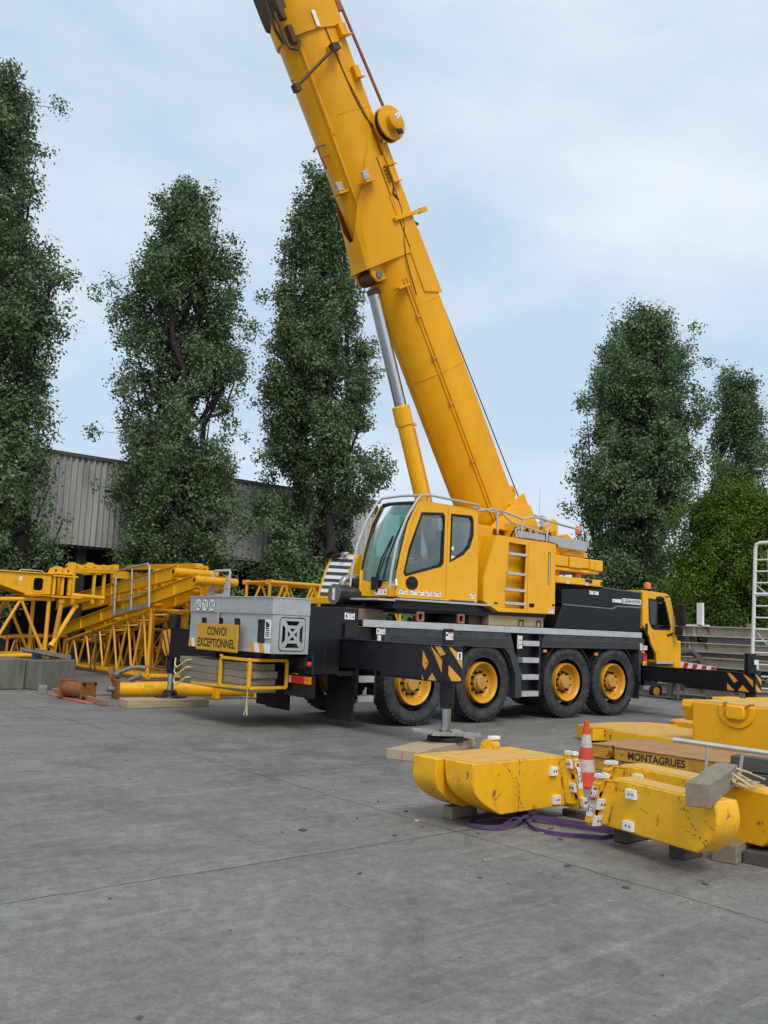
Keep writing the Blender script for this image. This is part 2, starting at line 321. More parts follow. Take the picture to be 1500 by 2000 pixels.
        if bevel:
            b = o.modifiers.new('bevel', 'BEVEL'); b.width = bevel; b.segments = seg; b.limit_method = 'ANGLE'; b.angle_limit = R(35); b.harden_normals = True
        return o
def tag(o, label=None, cat=None, group=None, kind=None):
    if label: o['label'] = label
    if cat: o['category'] = cat
    if group: o['group'] = group
    if kind or cat: o['kind'] = kind or 'thing'
    return o
def thing(name, label, cat, loc=(0, 0, 0), rz=0.0, group=None):
    o = bpy.data.objects.new(name, None); COL.objects.link(o); o.location = loc; o.rotation_euler = (0, 0, rz)
    o.empty_display_size = 0.3
    tag(o, label, cat, group); OFF[0] = Vector(loc); return o
def kids(o): return list(o.children)
def copy_tree(o, parent=None):
    c = o.copy(); COL.objects.link(c)
    if parent is not None: c.parent = parent
    for ch in kids(o): copy_tree(ch, c)
    return c
def arc(cx, cy, r, a0, a1, n, ry=None):
    ry = r if ry is None else ry
    return [(cx+r*math.cos(R(a0+(a1-a0)*i/n)), cy+ry*math.sin(R(a0+(a1-a0)*i/n))) for i in range(n+1)]
def rrect(x0, x1, y0, y1, r, n=4):
    return arc(x1-r, y0+r, r, -90, 0, n)+arc(x1-r, y1-r, r, 0, 90, n)+arc(x0+r, y1-r, r, 90, 180, n)+arc(x0+r, y0+r, r, 180, 270, n)
def sticker(name, o, right, up, w, h, parent, kind=0):
    """safety sticker: white plate with a red head, a black pictogram and lines of print"""
    right, up = Vector(right).normalized(), Vector(up).normalized(); nn = right.cross(up); o = Vector(o); b = MB()
    b.obox(o+nn*0.001, right*w/2, up*h/2, nn*0.001, 0)
    if kind != 2: b.obox(o+nn*0.0025+up*h*0.41+right*w*0.1, right*w*0.3, up*h*0.07, nn*0.0005, 2)
    rr = random.Random(int(abs(o.x*97+o.z*31)*100))
    for k in range(5):
        c = o+nn*0.0025+right*w*(-0.34+rr.uniform(-.09, .09))+up*h*rr.uniform(-.25, .2)
        b.obox(c, right*w*rr.uniform(.02, .07), up*h*rr.uniform(.05, .16), nn*0.0005, 1)
    for k in range(3):
        b.obox(o+nn*0.0025+right*w*0.05+up*h*(-0.2+0.17*k), right*w*rr.uniform(.06, .13), up*h*0.025, nn*0.0004, 1)
    if kind == 0: b.plate([(0.27, -.25), (.43, -.25), (.35, .2)], [], o+nn*0.002, right*w, up*h, nn*0.001, 1)
    return b.build(name, [WHITE, INK_SHADE, REDP], parent)
# ------------------------------------------------------------------ ground: one sheet of worn concrete slabs
def ground_mat():
    m = bpy.data.materials.new('worn concrete yard'); m.use_nodes = True; t = m.node_tree; n = t.nodes; l = t.links.new; b = n['Principled BSDF']
    tx = n.new('ShaderNodeTexCoord'); P = tx.outputs['Object']
    def noise(sc, det=6, rough=0.6, vec=None, dist=0.0):
        q = n.new('ShaderNodeTexNoise'); q.inputs['Scale'].default_value = sc; q.inputs['Detail'].default_value = det; q.inputs['Roughness'].default_value = rough; q.inputs['Distortion'].default_value = dist
        l(vec or P, q.inputs['Vector']); return q.outputs['Fac']
    def ramp(f, a, bb, c0=(0, 0, 0), c1=(1, 1, 1)):
        q = n.new('ShaderNodeValToRGB'); q.color_ramp.elements[0].position = a; q.color_ramp.elements[1].position = bb
        q.color_ramp.elements[0].color = tuple(c0)+(1,); q.color_ramp.elements[1].color = tuple(c1)+(1,); l(f, q.inputs[0]); return q.outputs[0]
    def mix(f, a, bb, bt='MIX'):
        q = n.new('ShaderNodeMix'); q.data_type = 'RGBA'; q.blend_type = bt
        if isinstance(f, (int, float)): q.inputs[0].default_value = f
        else: l(f, q.inputs[0])
        for i, v in ((6, a), (7, bb)):
            if isinstance(v, tuple): q.inputs[i].default_value = v+(1,)
            else: l(v, q.inputs[i])
        return q.outputs[2]
    def mapv(sc, rot=0.0):
        q = n.new('ShaderNodeMapping'); q.inputs['Scale'].default_value = sc; q.inputs['Rotation'].default_value = (0, 0, rot); l(P, q.inputs['Vector']); return q.outputs[0]
    def M(op, a, bb=None):
        q = n.new('ShaderNodeMath'); q.operation = op
        for i, v in enumerate((a, bb)):
            if v is None: continue
            if isinstance(v, (int, float)): q.inputs[i].default_value = v
            else: l(v, q.inputs[i])
        return q.outputs[0]
    base = ramp(noise(0.32, 6, 0.62, dist=0.4), 0.33, 0.68, (0.120, 0.119, 0.115), (0.212, 0.211, 0.205))
    base = mix(ramp(noise(1.3, 8, 0.7), 0.40, 0.70), base, (0.232, 0.230, 0.222))
    base = mix(M('MULTIPLY', ramp(noise(0.75, 7, 0.7, dist=1.0), 0.54, 0.68), 0.50), base, (0.082, 0.081, 0.078))
    # tyre and dragging marks running along and across the yard
    base = mix(M('MULTIPLY', ramp(noise(2.2, 7, 0.7, mapv((0.18, 1.6, 1), R(12))), 0.54, 0.70), 0.6), base, (0.31, 0.307, 0.295))
    base = mix(M('MULTIPLY', ramp(noise(1.6, 7, 0.75, mapv((1.9, 0.16, 1), R(-8))), 0.56, 0.72), 0.42), base, (0.09, 0.089, 0.086))
    base = mix(M('MULTIPLY', ramp(noise(3.0, 6, 0.7, mapv((0.08, 1.3, 1), R(-38))), 0.57, 0.70), 0.55), base, (0.31, 0.31, 0.305))
    base = mix(0.8, base, mix(1.0, base, ramp(noise(9, 8, 0.75), 0.34, 0.66, (0.66, 0.66, 0.66), (1.28, 1.28, 1.27)), 'MULTIPLY'))
    base = mix(M('MULTIPLY', ramp(noise(5, 7, 0.75, mapv((0.25, 2.2, 1), R(20))), 0.60, 0.68), 0.5), base, (0.34, 0.335, 0.32))
    base = mix(M('MULTIPLY', ramp(noise(4, 7, 0.8, mapv((2.0, 0.3, 1), R(-25))), 0.60, 0.70), 0.5), base, (0.075, 0.074, 0.071))
    # fine grain, aggregate and white paint spots
    base = mix(0.75, base, mix(1.0, base, ramp(noise(38, 5, 0.8), 0.30, 0.70, (0.62, 0.62, 0.62), (1.34, 1.34, 1.34)), 'MULTIPLY'))
    base = mix(0.6, base, mix(1.0, base, ramp(noise(150, 3, 0.9), 0.30, 0.70, (0.6, 0.6, 0.6), (1.4, 1.4, 1.4)), 'MULTIPLY'))
    base = mix(M('MULTIPLY', ramp(noise(2.3, 4, 0.6), 0.71, 0.735), 0.6), base, (0.42, 0.42, 0.40))
    base = mix(M('MULTIPLY', ramp(noise(7.5, 3, 0.5), 0.735, 0.75), 0.8), base, (0.04, 0.04, 0.042))
    base = mix(M('MULTIPLY', ramp(noise(0.9, 5, 0.65, dist=0.6), 0.64, 0.74), 0.4), base, (0.30, 0.225, 0.185))
    # slab joints
    sp = n.new('ShaderNodeSeparateXYZ'); l(P, sp.inputs[0]); wob = M('MULTIPLY', M('SUBTRACT', noise(1.4, 5, 0.7), 0.5), 0.16)
    def joint(co, at, per):
        a = M('SUBTRACT', M('ADD', co, wob), at); a = M('DIVIDE', a, per); fr = M('SUBTRACT', a, M('ROUND', a))
        d = M('MULTIPLY', M('ABSOLUTE', fr), per)
        return d
    j = M('MINIMUM', joint(sp.outputs[1], -6.39, 8.6), joint(sp.outputs[0], -5.26, 9.5))
    js = n.new('ShaderNodeMapRange'); js.inputs[1].default_value = 0.002; js.inputs[2].default_value = 0.014; js.inputs[3].default_value = 1; js.inputs[4].default_value = 0; l(j, js.inputs[0])
    jf = M('MULTIPLY', js.outputs[0], ramp(noise(5, 4, 0.7), 0.28, 0.5, (0.45,)*3, (1, 1, 1)))
    base = mix(jf, base, (0.05, 0.05, 0.047))
    base = mix(1.0, base, (0.95, 0.925, 0.88), 'MULTIPLY')
    l(base, b.inputs['Base Color'])
    rr = n.new('ShaderNodeMapRange'); rr.inputs[3].default_value = 0.50; rr.inputs[4].default_value = 0.82; l(noise(1.1, 5, 0.7), rr.inputs[0]); l(rr.outputs[0], b.inputs['Roughness'])
    b.inputs['Specular IOR Level'].default_value = 0.5
    bp = n.new('ShaderNodeBump'); bp.inputs['Strength'].default_value = 0.5; bp.inputs['Distance'].default_value = 0.006
    hh = M('SUBTRACT', M('ADD', noise(60, 5, 0.75), M('MULTIPLY', noise(6, 5, 0.6), 1.2)), M('MULTIPLY', jf, 2.0)); l(hh, bp.inputs['Height']); l(bp.outputs[0], b.inputs['Normal'])
    return m
OFF[0] = V(0, 0, 0)
g = MB(); g.add([(-400, -400, 0), (400, -400, 0), (400, 400, 0), (-400, 400, 0)], [(0, 1, 2, 3)])
go = g.build('ground', ground_mat()); tag(go, kind='structure')

# ------------------------------------------------------------------ shed with a corrugated upper wall, open and dark below
CORR = mat('old corrugated cement sheet', (0.50, 0.515, 0.50), 0.85, dirt=(0.27, 0.265, 0.245), dirt_amt=0.75, scale=0.8, var=0.14, stretch=(3.0, 1, 0.12))
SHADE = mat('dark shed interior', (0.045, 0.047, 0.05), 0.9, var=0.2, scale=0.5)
ROOFM = mat('grey shed roof', (0.12, 0.12, 0.12), 0.85, var=0.1)
sx0, sx1, sy = -16.0, 13.5, 18.0
shed = thing('storage_shed', 'long open shed with a pale corrugated upper wall behind the tall trees', 'shed', (0, 18, 0))
c = MB(); vs = []; fs = []
nx = int((sx1-sx0)/0.021); 
for i in range(nx+1):
    x = sx0+(sx1-sx0)*i/nx; y = sy+0.045*math.sin(x*2*math.pi/0.21)
    vs += [(x, y, 4.06), (x, y, 7.08)]
for i in range(nx): fs.append((2*i, 2*i+2, 2*i+3, 2*i+1))
c.add(vs, fs); c.build('corrugated_wall', CORR, shed, smooth=80)
c = MB(); c.box(sx0-.2, sx1+.2, sy-.09, sy+.25, 7.08, 7.2); c.build('eaves_trim', ROOFM, shed)
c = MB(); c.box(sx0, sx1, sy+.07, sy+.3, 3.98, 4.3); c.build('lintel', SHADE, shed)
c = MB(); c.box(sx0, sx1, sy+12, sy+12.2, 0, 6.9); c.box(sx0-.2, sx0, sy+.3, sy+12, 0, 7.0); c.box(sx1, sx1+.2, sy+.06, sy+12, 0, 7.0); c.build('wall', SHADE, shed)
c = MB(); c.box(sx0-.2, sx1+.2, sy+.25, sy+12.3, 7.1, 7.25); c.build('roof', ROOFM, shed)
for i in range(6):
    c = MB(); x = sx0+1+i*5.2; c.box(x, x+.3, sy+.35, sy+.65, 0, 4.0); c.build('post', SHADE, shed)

# ------------------------------------------------------------------ trees: trunk, upright limbs, crown of leaf-sized faces in clumps
def leaf_mat(name, c0, c1, c2, transl=0.22):
    m = bpy.data.materials.new(name); m.use_nodes = True; t = m.node_tree; n = t.nodes; l = t.links.new; n.clear()
    o = n.new('ShaderNodeOutputMaterial'); gi = n.new('ShaderNodeNewGeometry'); cr = n.new('ShaderNodeValToRGB')
    e = cr.color_ramp.elements; e[0].position = 0.0; e[0].color = c0+(1,); e[1].position = 1.0; e[1].color = c2+(1,)
    k = e.new(0.55); k.color = c1+(1,)
    at = n.new('ShaderNodeAttribute'); at.attribute_name = 'clump'
    ad = n.new('ShaderNodeMath'); ad.operation = 'MULTIPLY_ADD'; ad.inputs[1].default_value = 0.5; l(gi.outputs['Random Per Island'], ad.inputs[0])
    ml = n.new('ShaderNodeMath'); ml.operation = 'MULTIPLY'; ml.inputs[1].default_value = 0.5; l(at.outputs['Fac'], ml.inputs[0]); l(ml.outputs[0], ad.inputs[2])
    l(ad.outputs[0], cr.inputs[0])
    d = n.new('ShaderNodeBsdfPrincipled'); d.inputs['Roughness'].default_value = 0.6; d.inputs['Specular IOR Level'].default_value = 0.2; l(cr.outputs[0], d.inputs['Base Color'])
    tr = n.new('ShaderNodeBsdfTranslucent'); l(cr.outputs[0], tr.inputs[0]); mx = n.new('ShaderNodeMixShader'); mx.inputs[0].default_value = transl
    l(d.outputs[0], mx.inputs[1]); l(tr.outputs[0], mx.inputs[2]); l(mx.outputs[0], o.inputs[0]); return m
LEAF = leaf_mat('poplar leaf', (0.055, 0.098, 0.045), (0.140, 0.215, 0.095), (0.255, 0.345, 0.150))
LEAFL = leaf_mat('lime green leaf', (0.030, 0.066, 0.012), (0.095, 0.165, 0.020), (0.215, 0.30, 0.035))
BARK = mat('dark bark', (0.030, 0.026, 0.021), 0.95, dirt=(0.052, 0.047, 0.038), dirt_amt=0.5, scale=3, var=0.25, stretch=(3, 3, 0.5), bump=0.5, bscale=12)
RT = Vector((math.cos(YAW), -math.sin(YAW), 0)); FW = Vector((math.sin(YAW), math.cos(YAW), 0))
def tree(name, label, base, outline, seed, nlimb, leaves, size, leafm, rc=(0.26, 0.56), stems=((0, 0),), group='tall poplar trees around the yard', trunk_r=0.26, low=1.0, rise=(2.0, 4.2), plumes=(), dens=((0, 30), (1, 1))):
    """outline: (height, half width to the left, to the right); limbs climb from the trunks to the skin and carry leaf clumps"""
    rnd = np.random.RandomState(seed); t = thing(name, label, 'tree', base, 0, group); bx, by, bz = base
    zs = [o[0] for o in outline]; zt = zs[-1]; ls = [o[1] for o in outline]; rs = [o[2] for o in outline]
    def ext(z, th):
        lft = np.interp(z, zs, ls); rgt = np.interp(z, zs, rs); m = (rgt-lft)/2; h = max(0.15, (lft+rgt)/2)
        return m, h
    limb = MB(); trunks = []; centres = []
    def spine(z): m, h = ext(z, 0); return m*min(1, max(0, (z-1.5)/4))
    for i, (sx, sf) in enumerate(stems):
        hh = zt*(0.97 if i == 0 else 0.72+0.2*rnd.rand()); k = 14; p = []
        for q in range(k+1):
            z = hh*q/k; f = min(1, z/4.0); wv = Vector((rnd.randn(), rnd.randn(), 0))*0.045
            p.append(Vector((bx, by, bz-0.1+z))+RT*(sx*(0.25+0.75*f)+spine(z))+FW*(sf*(0.25+0.75*f))+wv*f)
        trunks.append(p)
        for q in range(k):
            r0 = trunk_r*(0.75 if i else 1)*(1-q/k)**0.85+0.02; r1 = trunk_r*(0.75 if i else 1)*(1-(q+1)/k)**0.85+0.02
            limb.tube(p[q], p[q+1], r0, 8, r1, cap=False)
    def at_(p, z):
        k = len(p)-1; f = min(0.999, max(0, (z-p[0].z)/(p[-1].z-p[0].z)))*k; i = int(f); return p[i].lerp(p[i+1], f-i)
    n = 0
    while n < nlimb:
        z1 = low+(zt-0.55*(rc[0]+rc[1])-low)*rnd.rand()**0.85; m, h = ext(z1, 0)
        if rnd.rand() > np.interp(z1, dens[0], dens[1]) or rnd.rand() > 0.25+h/3.0: continue
        n += 1; th = rnd.rand()*2*math.pi; rr = h*math.sqrt(rnd.uniform(0.10, 1.0))
        cr0 = rnd.uniform(*rc); rr = max(0, rr-cr0*0.6)
        end = Vector((bx, by, bz+z1))+RT*(m+rr*math.cos(th))+FW*(rr*math.sin(th))
        tr = trunks[rnd.randint(len(trunks))]; z0 = max(1.0, z1-rnd.uniform(*rise)*(0.4+0.6*rr/max(h, .3))); st = at_(tr, bz+z0)
        c1 = st.lerp(end, 0.55)+(end-st).to_2d().to_3d()*0.22; tone = rnd.rand()
        P = [st*(1-f)**2+c1*2*f*(1-f)+end*f*f for f in (0, .2, .4, .6, .8, 1.0)]
        r0 = 0.035+0.045*rnd.rand()
        for i in range(5): limb.tube(P[i], P[i+1], r0*(1-i/5.5), 5, r0*(1-(i+1)/5.5), cap=False)
        for f in (1.0, 0.86, 0.70, 0.52, 0.34):
            c = st*(1-f)**2+c1*2*f*(1-f)+end*f*f
            if f < 0.6 and rnd.rand() < 0.45: continue
            c = c+Vector((rnd.randn(), rnd.randn(), rnd.randn()))*cr0*0.45
            centres.append((c, cr0*(1.05-0.35*abs(f-0.75)*2)*rnd.uniform(.75, 1.15), tone*0.6+rnd.rand()*0.4))
            if rnd.rand() < 0.5:
                c2 = c+Vector((rnd.randn(), rnd.randn(), rnd.randn()*.8))*cr0*1.1; centres.append((c2, cr0*rnd.uniform(.4, .7), tone*0.6+rnd.rand()*0.4))
                limb.tube(c, c2, 0.014, 4, 0.006, cap=False)
    # upright plumes give the crown its several tops
    for (po, zt_, hw, ln) in plumes:
        fo = rnd.uniform(-.6, .6); tone = rnd.rand(); tr = trunks[rnd.randint(len(trunks))]; st = at_(tr, bz+max(1.5, zt_-ln*1.5)); top = Vector((bx, by, bz+zt_-0.1))+RT*po+FW*fo
        mid = Vector((top.x, top.y, bz+zt_-ln)).lerp(st, .25); limb.tube(st, mid, .06, 5, .045, cap=False); limb.tube(mid, top, .045, 5, .01, cap=False)
        m_ = max(5, int(ln/0.42))
        for i in range(m_):
            f = i/(m_-1); rad = hw*(1-f)**0.55*0.75+0.16; c = mid.lerp(top, f); a = rnd.rand()*6.28; q = rad*rnd.uniform(.1, .75)
            centres.append((c+RT*math.cos(a)*q+FW*math.sin(a)*q-Vector((0, 0, .2*(1-f)+.15)), rad*rnd.uniform(.55, .85), tone*.6+rnd.rand()*.4))
    limb.build('trunk', BARK, t, smooth=60)
    # leaves: small folded diamonds, gathered in sprigs that are scattered through each clump
    leaves *= 1.75; size *= 0.66; per = 8; NS = int(leaves)//per; N = NS*per
    C3 = np.array([[c[0].x, c[0].y, c[0].z] for c in centres]); CRR = np.array([c[1] for c in centres]); CT = np.array([c[2] for c in centres])
    wgt = CRR**2.0; si = rnd.choice(len(centres), NS, p=wgt/wgt.sum())
    sdv = rnd.randn(NS, 3); sdv /= np.linalg.norm(sdv, axis=1)[:, None]
    srad = CRR[si]*np.minimum(1.12, (0.1+0.9*rnd.rand(NS)**0.55)*(1+0.16*rnd.randn(NS)))
    spg = C3[si]+sdv*srad[:, None]*np.array([0.9, 0.9, 1.25])
    ST = CT[si]*0.6+rnd.rand(NS)*0.4
    ci = np.repeat(np.arange(NS), per)
    pos = spg[ci]+np.clip(rnd.randn(N, 3), -1.8, 1.8)*np.array([1, 1, 0.8])*(size*1.5)
    pos[:, 2] = np.maximum(pos[:, 2], 0.15)
    nrm = sdv[ci]*0.8+rnd.randn(N, 3)*0.45+np.array([0, 0, 0.55]); nrm /= np.linalg.norm(nrm, axis=1)[:, None]
    a = np.cross(nrm, rnd.randn(N, 3)); a /= np.linalg.norm(a, axis=1)[:, None]; b = np.cross(nrm, a)
    s = 0.60*size*(0.6+0.8*rnd.rand(N))[:, None]
    v = np.stack([pos-a*s, pos+b*s*0.62+nrm*s*0.18, pos+a*s, pos-b*s*0.62+nrm*s*0.18], 1).reshape(-1, 3)-np.array(base)
    me = bpy.data.meshes.new('crown'); me.vertices.add(4*N); me.vertices.foreach_set('co', v.astype(np.float32).ravel())
    me.loops.add(4*N); me.loops.foreach_set('vertex_index', np.arange(4*N, dtype=np.int32))
    me.polygons.add(N); me.polygons.foreach_set('loop_start', np.arange(0, 4*N, 4, dtype=np.int32)); me.update(calc_edges=True)
    at = me.attributes.new('clump', 'FLOAT', 'POINT'); at.data.foreach_set('value', np.repeat(ST[ci], 4).astype(np.float32))
    me.materials.append(leafm); o = bpy.data.objects.new('crown', me); COL.objects.link(o); o.parent = t
    return t
# upright plumes of each crown: (offset to the right, height of the tip, half width, length)
PL1 = ((-1.27, 18.1, .6, 3.0), (-.68, 17.6, .5, 2.4), (.0, 15.3, .6, 2.8), (.75, 12.6, .6, 2.2), (1.05, 10.3, .6, 2.0), (1.3, 6.9, .5, 1.3), (1.75, 4.6, .45, 1.0), (1.2, 5.5, .5, 1.2))
PL2 = ((-1.23, 16.85, .5, 2.6), (-.72, 16.8, .5, 2.8), (.0, 15.6, .55, 2.8), (-1.8, 16.0, .45, 2.2), (-2.3, 15.0, .5, 2.0), (-2.9, 13.7, .5, 1.8), (.45, 13.1, .5, 2.0), (-2.9, 10.4, .6, 1.5), (-2.7, 8.1, .5, 1.3), (.95, 10.8, .5, 1.8), (-2.0, 12.0, .6, 2.2), (-1.2, 13.2, .6, 2.2), (-2.9, 6.6, .55, 1.3), (-2.3, 5.4, .6, 1.4), (-3.0, 9.3, .5, 1.2))
PL3 = ((-.64, 19.2, .5, 3.2), (-1.85, 17.6, .5, 3.2), (-2.1, 14.5, .5, 2.0), (.35, 17.5, .5, 2.6), (-1.26, 15.8, .5, 2.0), (-2.3, 9.7, .6, 1.6))
PL4 = ((-1.27, 18.4, .65, 3.2), (.13, 18.8, .7, 3.4), (1.4, 17.5, .6, 2.8), (2.2, 17.3, .6, 3.2), (2.9, 13.6, .6, 2.4), (-1.9, 16.0, .6, 2.4), (-2.4, 13.3, .7, 2.2))
PL5 = ((-.2, 17.4, .6, 2.6), (.6, 17.3, .6, 2.6), (-.8, 15.8, .5, 2.0), (1.1, 15.9, .5, 2.0))
tree('poplar_tree', 'tall dark poplar cut off by the left edge of the picture', (-3.3, 14.2, 0),
     [(2.91, 1.03, 0.7), (3.63, 1.97, 1.35), (4.22, 2.03, 2.03), (5.1, 2.13, 1.73), (5.98, 2.07, 1.43), (6.59, 2.14, 1.82), (7.48, 2.23, 1.33), (8.09, 2.3, 1.47), (9.77, 2.47, 1.47), (10.86, 2.44, 1.33), (11.8, 2.54, 1.33), (12.58, 2.47, 1.08), (13.04, 2.52, 0.35), (13.53, 2.42, 0.54), (14.58, 2.45, 0.55), (15.3, 2.45, 0.27), (16.61, 2.12, -0.0), (17.52, 1.9, -0.55), (18.13, 1.73, -1.07)], 3, 95, 62000, 0.135, LEAF, stems=((-0.1, 0), (0.6, 0.4), (-.8, .3)), low=2.0, plumes=PL1)
tree('poplar_tree', 'broad ragged poplar standing before the shed, left of the raised boom', (3.2, 14.5, 0),
     [(3.37, 2.15, 0.9), (4.22, 2.81, 1.35), (5.24, 3.24, 1.54), (6.44, 3.68, 1.38), (7.24, 2.97, 1.16), (7.85, 3.4, 1.29), (8.91, 3.36, 1.31), (9.66, 2.21, 1.53), (10.26, 3.35, 1.58), (10.88, 3.61, 1.46), (11.97, 3.59, 1.21), (13.07, 3.47, 1.01), (14.18, 3.17, 0.69), (15.02, 2.88, 0.49), (15.48, 2.65, -0.11), (16.33, 2.13, -0.3), (16.84, 1.55, -0.84)], 11, 140, 76000, 0.14, LEAF, stems=((0.1, 0), (-0.8, 0.3), (0.8, .5), (-.2, -.6)), low=1.2, plumes=PL2, dens=((0, 6, 8.5, 11, 30), (1, 1, .75, .8, 1)))
tree('poplar_tree', 'dense poplar with two tops standing right behind the lift cylinder of the crane', (8.4, 14.6, 0),
     [(2.82, 1.69, 1.13), (3.77, 1.93, 1.28), (5.1, 2.58, 2.17), (6.64, 3.06, 2.45), (8.19, 3.23, 2.38), (9.77, 2.96, 2.16), (11.76, 2.75, 1.79), (13.77, 2.72, 1.25), (16.45, 2.38, 0.69), (17.7, 2.35, 0.43), (18.24, 1.29, 0.21), (19.29, 1.04, -0.44)], 23, 125, 90000, 0.15, LEAF, stems=((0.1, 0), (-0.9, 0.4), (1.0, .6), (.4, -.7)), plumes=PL3)
tree('poplar_tree', 'very broad dark poplar with several tops rising behind the carrier cab', (26.9, 13.9, 0),
     [(2.1, 1.97, 2.31), (3.34, 3.0, 2.69), (5.88, 3.25, 2.69), (7.93, 3.28, 2.56), (10.55, 3.28, 3.23), (11.87, 3.14, 3.55), (13.47, 3.06, 3.6), (14.54, 2.66, 3.24), (15.89, 2.42, 3.13), (17.23, 2.05, 2.29), (18.24, 1.66, 0.84), (18.82, 0.35, 0.6)], 37, 135, 98000, 0.19, LEAF, rc=(0.42, 0.85), stems=((0, 0), (-1.5, 0.4), (1.6, .5), (0.6, -.7)), trunk_r=0.34, plumes=PL4)
tree('poplar_tree', 'narrow farther poplar at the right edge above the lime green tree', (36.4, 13.7, 0),
     [(3.24, 1.71, 1.73), (7.27, 2.14, 2.35), (10.49, 1.93, 2.1), (11.97, 1.55, 1.53), (13.47, 1.39, 1.84), (14.97, 1.24, 1.62), (16.64, 1.03, 1.43), (17.52, 0.43, 0.7)], 41, 100, 52000, 0.20, LEAF, rc=(0.4, 0.8), stems=((0, 0), (-0.9, 0.3)), plumes=PL5)
tree('hornbeam_tree', 'low bushy lime green tree behind the stack of steel beams', (23.2, 6.3, 0),
     [(0.9, 2.6, 2.6), (2.4, 3.35, 3.0), (3.7, 3.45, 3.0), (5.1, 3.2, 3.0), (6.4, 2.7, 2.7), (7.5, 1.9, 1.9), (8.2, 1.0, 0.9)], 53, 250, 150000, 0.13, LEAFL, rc=(0.42, 0.75), stems=((0, 0), (0.6, 0.3), (-.8, 0)), group=None, low=.4, rise=(1.0, 2.4), trunk_r=0.2)
tree('garden_bush', 'dark green bush growing between the shed and the crane, left of the grille', (6.0, 14.8, 0),
     [(1.65, 0.39, 1.58), (2.73, 0.46, 1.53), (3.63, 0.24, 1.3), (4.14, -0.18, 0.72)], 61, 40, 24000, 0.12, LEAF, rc=(0.3, 0.5), group=None, low=.5, rise=(.6, 1.6), trunk_r=0.08)
# wooded far edge of the yard, one mass seen only through gaps
hd = thing('far_hedge', 'dark green hedge closing the yard behind the trees on the right', 'hedge', (34, 22, 0))
rnd = np.random.RandomState(5); N = 26000
tpar = rnd.rand(N); P0 = np.array([22, 28, 0]); P1 = np.array([62, 8, 0])
pos = P0+(P1-P0)*tpar[:, None]+np.stack([rnd.randn(N)*.9, rnd.randn(N)*.9, rnd.rand(N)**0.7*(4.1+0.7*np.sin(tpar*25)+.4*np.sin(tpar*61))], 1)
nrm = rnd.randn(N, 3)+np.array([-.3, -.5, .4]); nrm /= np.linalg.norm(nrm, axis=1)[:, None]; a = np.cross(nrm, rnd.randn(N, 3)); a /= np.linalg.norm(a, axis=1)[:, None]; b = np.cross(nrm, a)
s = 0.30*(0.6+0.8*rnd.rand(N))[:, None]
v = np.stack([pos-a*s, pos+b*s*.7, pos+a*s, pos-b*s*.7], 1).reshape(-1, 3)-np.array([34, 22, 0])
me = bpy.data.meshes.new('foliage'); me.from_pydata([tuple(p) for p in v], [], [(4*i, 4*i+1, 4*i+2, 4*i+3) for i in range(N)])
at = me.attributes.new('clump', 'FLOAT', 'POINT'); at.data.foreach_set('value', np.repeat(rnd.rand(N), 4).astype(np.float32))
me.materials.append(LEAF); o = bpy.data.objects.new('foliage', me); COL.objects.link(o); o.parent = hd
OFF[0] = V(34, 22, 0)
c = MB(); dv = Vector((40, -20, 0)).normalized()
for i in range(9):
    p = Vector((23+i*4.6, 27.5-i*2.3, 0)); c.tube(p, p+Vector((.1, .1, 3)), .12, 6, .05)
c.build('stems', BARK, hd)
# ------------------------------------------------------------------ the mobile crane (its right side lies in the plane y = 0, its front points to +X)
CR = thing('mobile_crane', 'yellow four axle mobile crane with its telescopic boom raised, standing on outriggers', 'mobile crane', (3.0, 1.38, 0))
YC = 1.38; WD = 2.76
# carrier frame
b = MB(); b.box(-2.4, 8.4, 0.75, 2.0, 0.95, 1.6); b.box(-2.3, 7.0, 0.5, 2.26, 1.6, 1.72)
for x in (0, 1.79, 4.36, 6.01): b.tube((x, .5, .78), (x, 2.26, .78), .13, 12); b.box(x-.16, x+.16, 1.15, 1.6, .6, .95)
b.box(2.5, 3.6, .35, .75, .6, 1.5); b.box(2.5, 3.5, 2.0, 2.5, .6, 1.5)
b.build('carrier_frame', BLK, CR, bevel=.01)
# deck with bare aluminium edge
b = MB(); b.box(-1.30, 7.0, .04, WD-.04, 1.79, 1.868); b.build('deck_plate', DGRY, CR)
for y0, y1 in ((0, .038), (WD-.038, WD)):
    b = MB(); b.box(-1.30, 2.30, y0, y1, 1.75, 1.875); b.box(2.305, 7.0, y0, y1, 1.75, 1.875); b.build('deck_edge', ALU, CR, bevel=.006)
# side skirts, fenders, arches
def skirt(y0, y1):
    b = MB()
    sk = [(-.80, 1.50), (2.30, 1.44), (2.62, 1.44), (2.50, 1.74), (-.80, 1.74)]
    b.px(sk, y0+.012, y1)
    for z in (1.50, 1.535, 1.57, 1.605): b.box(-.74, 2.45, y0+.004, y0+.012, z, z+.012)
    b.px([(3.45, 1.47), (7.03, 1.49), (7.03, 1.74), (3.55, 1.74)], y0+.012, y1)
    for z in (1.53, 1.565, 1.60): b.box(3.6, 6.85, y0+.004, y0+.012, z, z+.012)
    b.build('side_skirt', DGRY, CR, bevel=.006)
skirt(0, .10); skirt(WD-.10, WD)
for xc in (0.0, 1.79, 4.36, 6.01):
    for y0, y1 in ((.06, .62), (2.14, 2.70)):
        b = MB(); o = arc(xc, .76, .86, 20, 160, 14); i = arc(xc, .76, .825, 160, 20, 14); b.px(o+i, y0, y1); b.build('wheel_arch', RUB, CR)
b = MB(); b.px([(2.40, 1.74), (2.62, 1.42), (2.86, .95), (2.86, .46), (2.68, .46), (2.68, .9), (2.50, 1.30), (2.30, 1.46), (2.30, 1.74)], .02, .30); b.build('fender_post', DGRY, CR, bevel=.006)
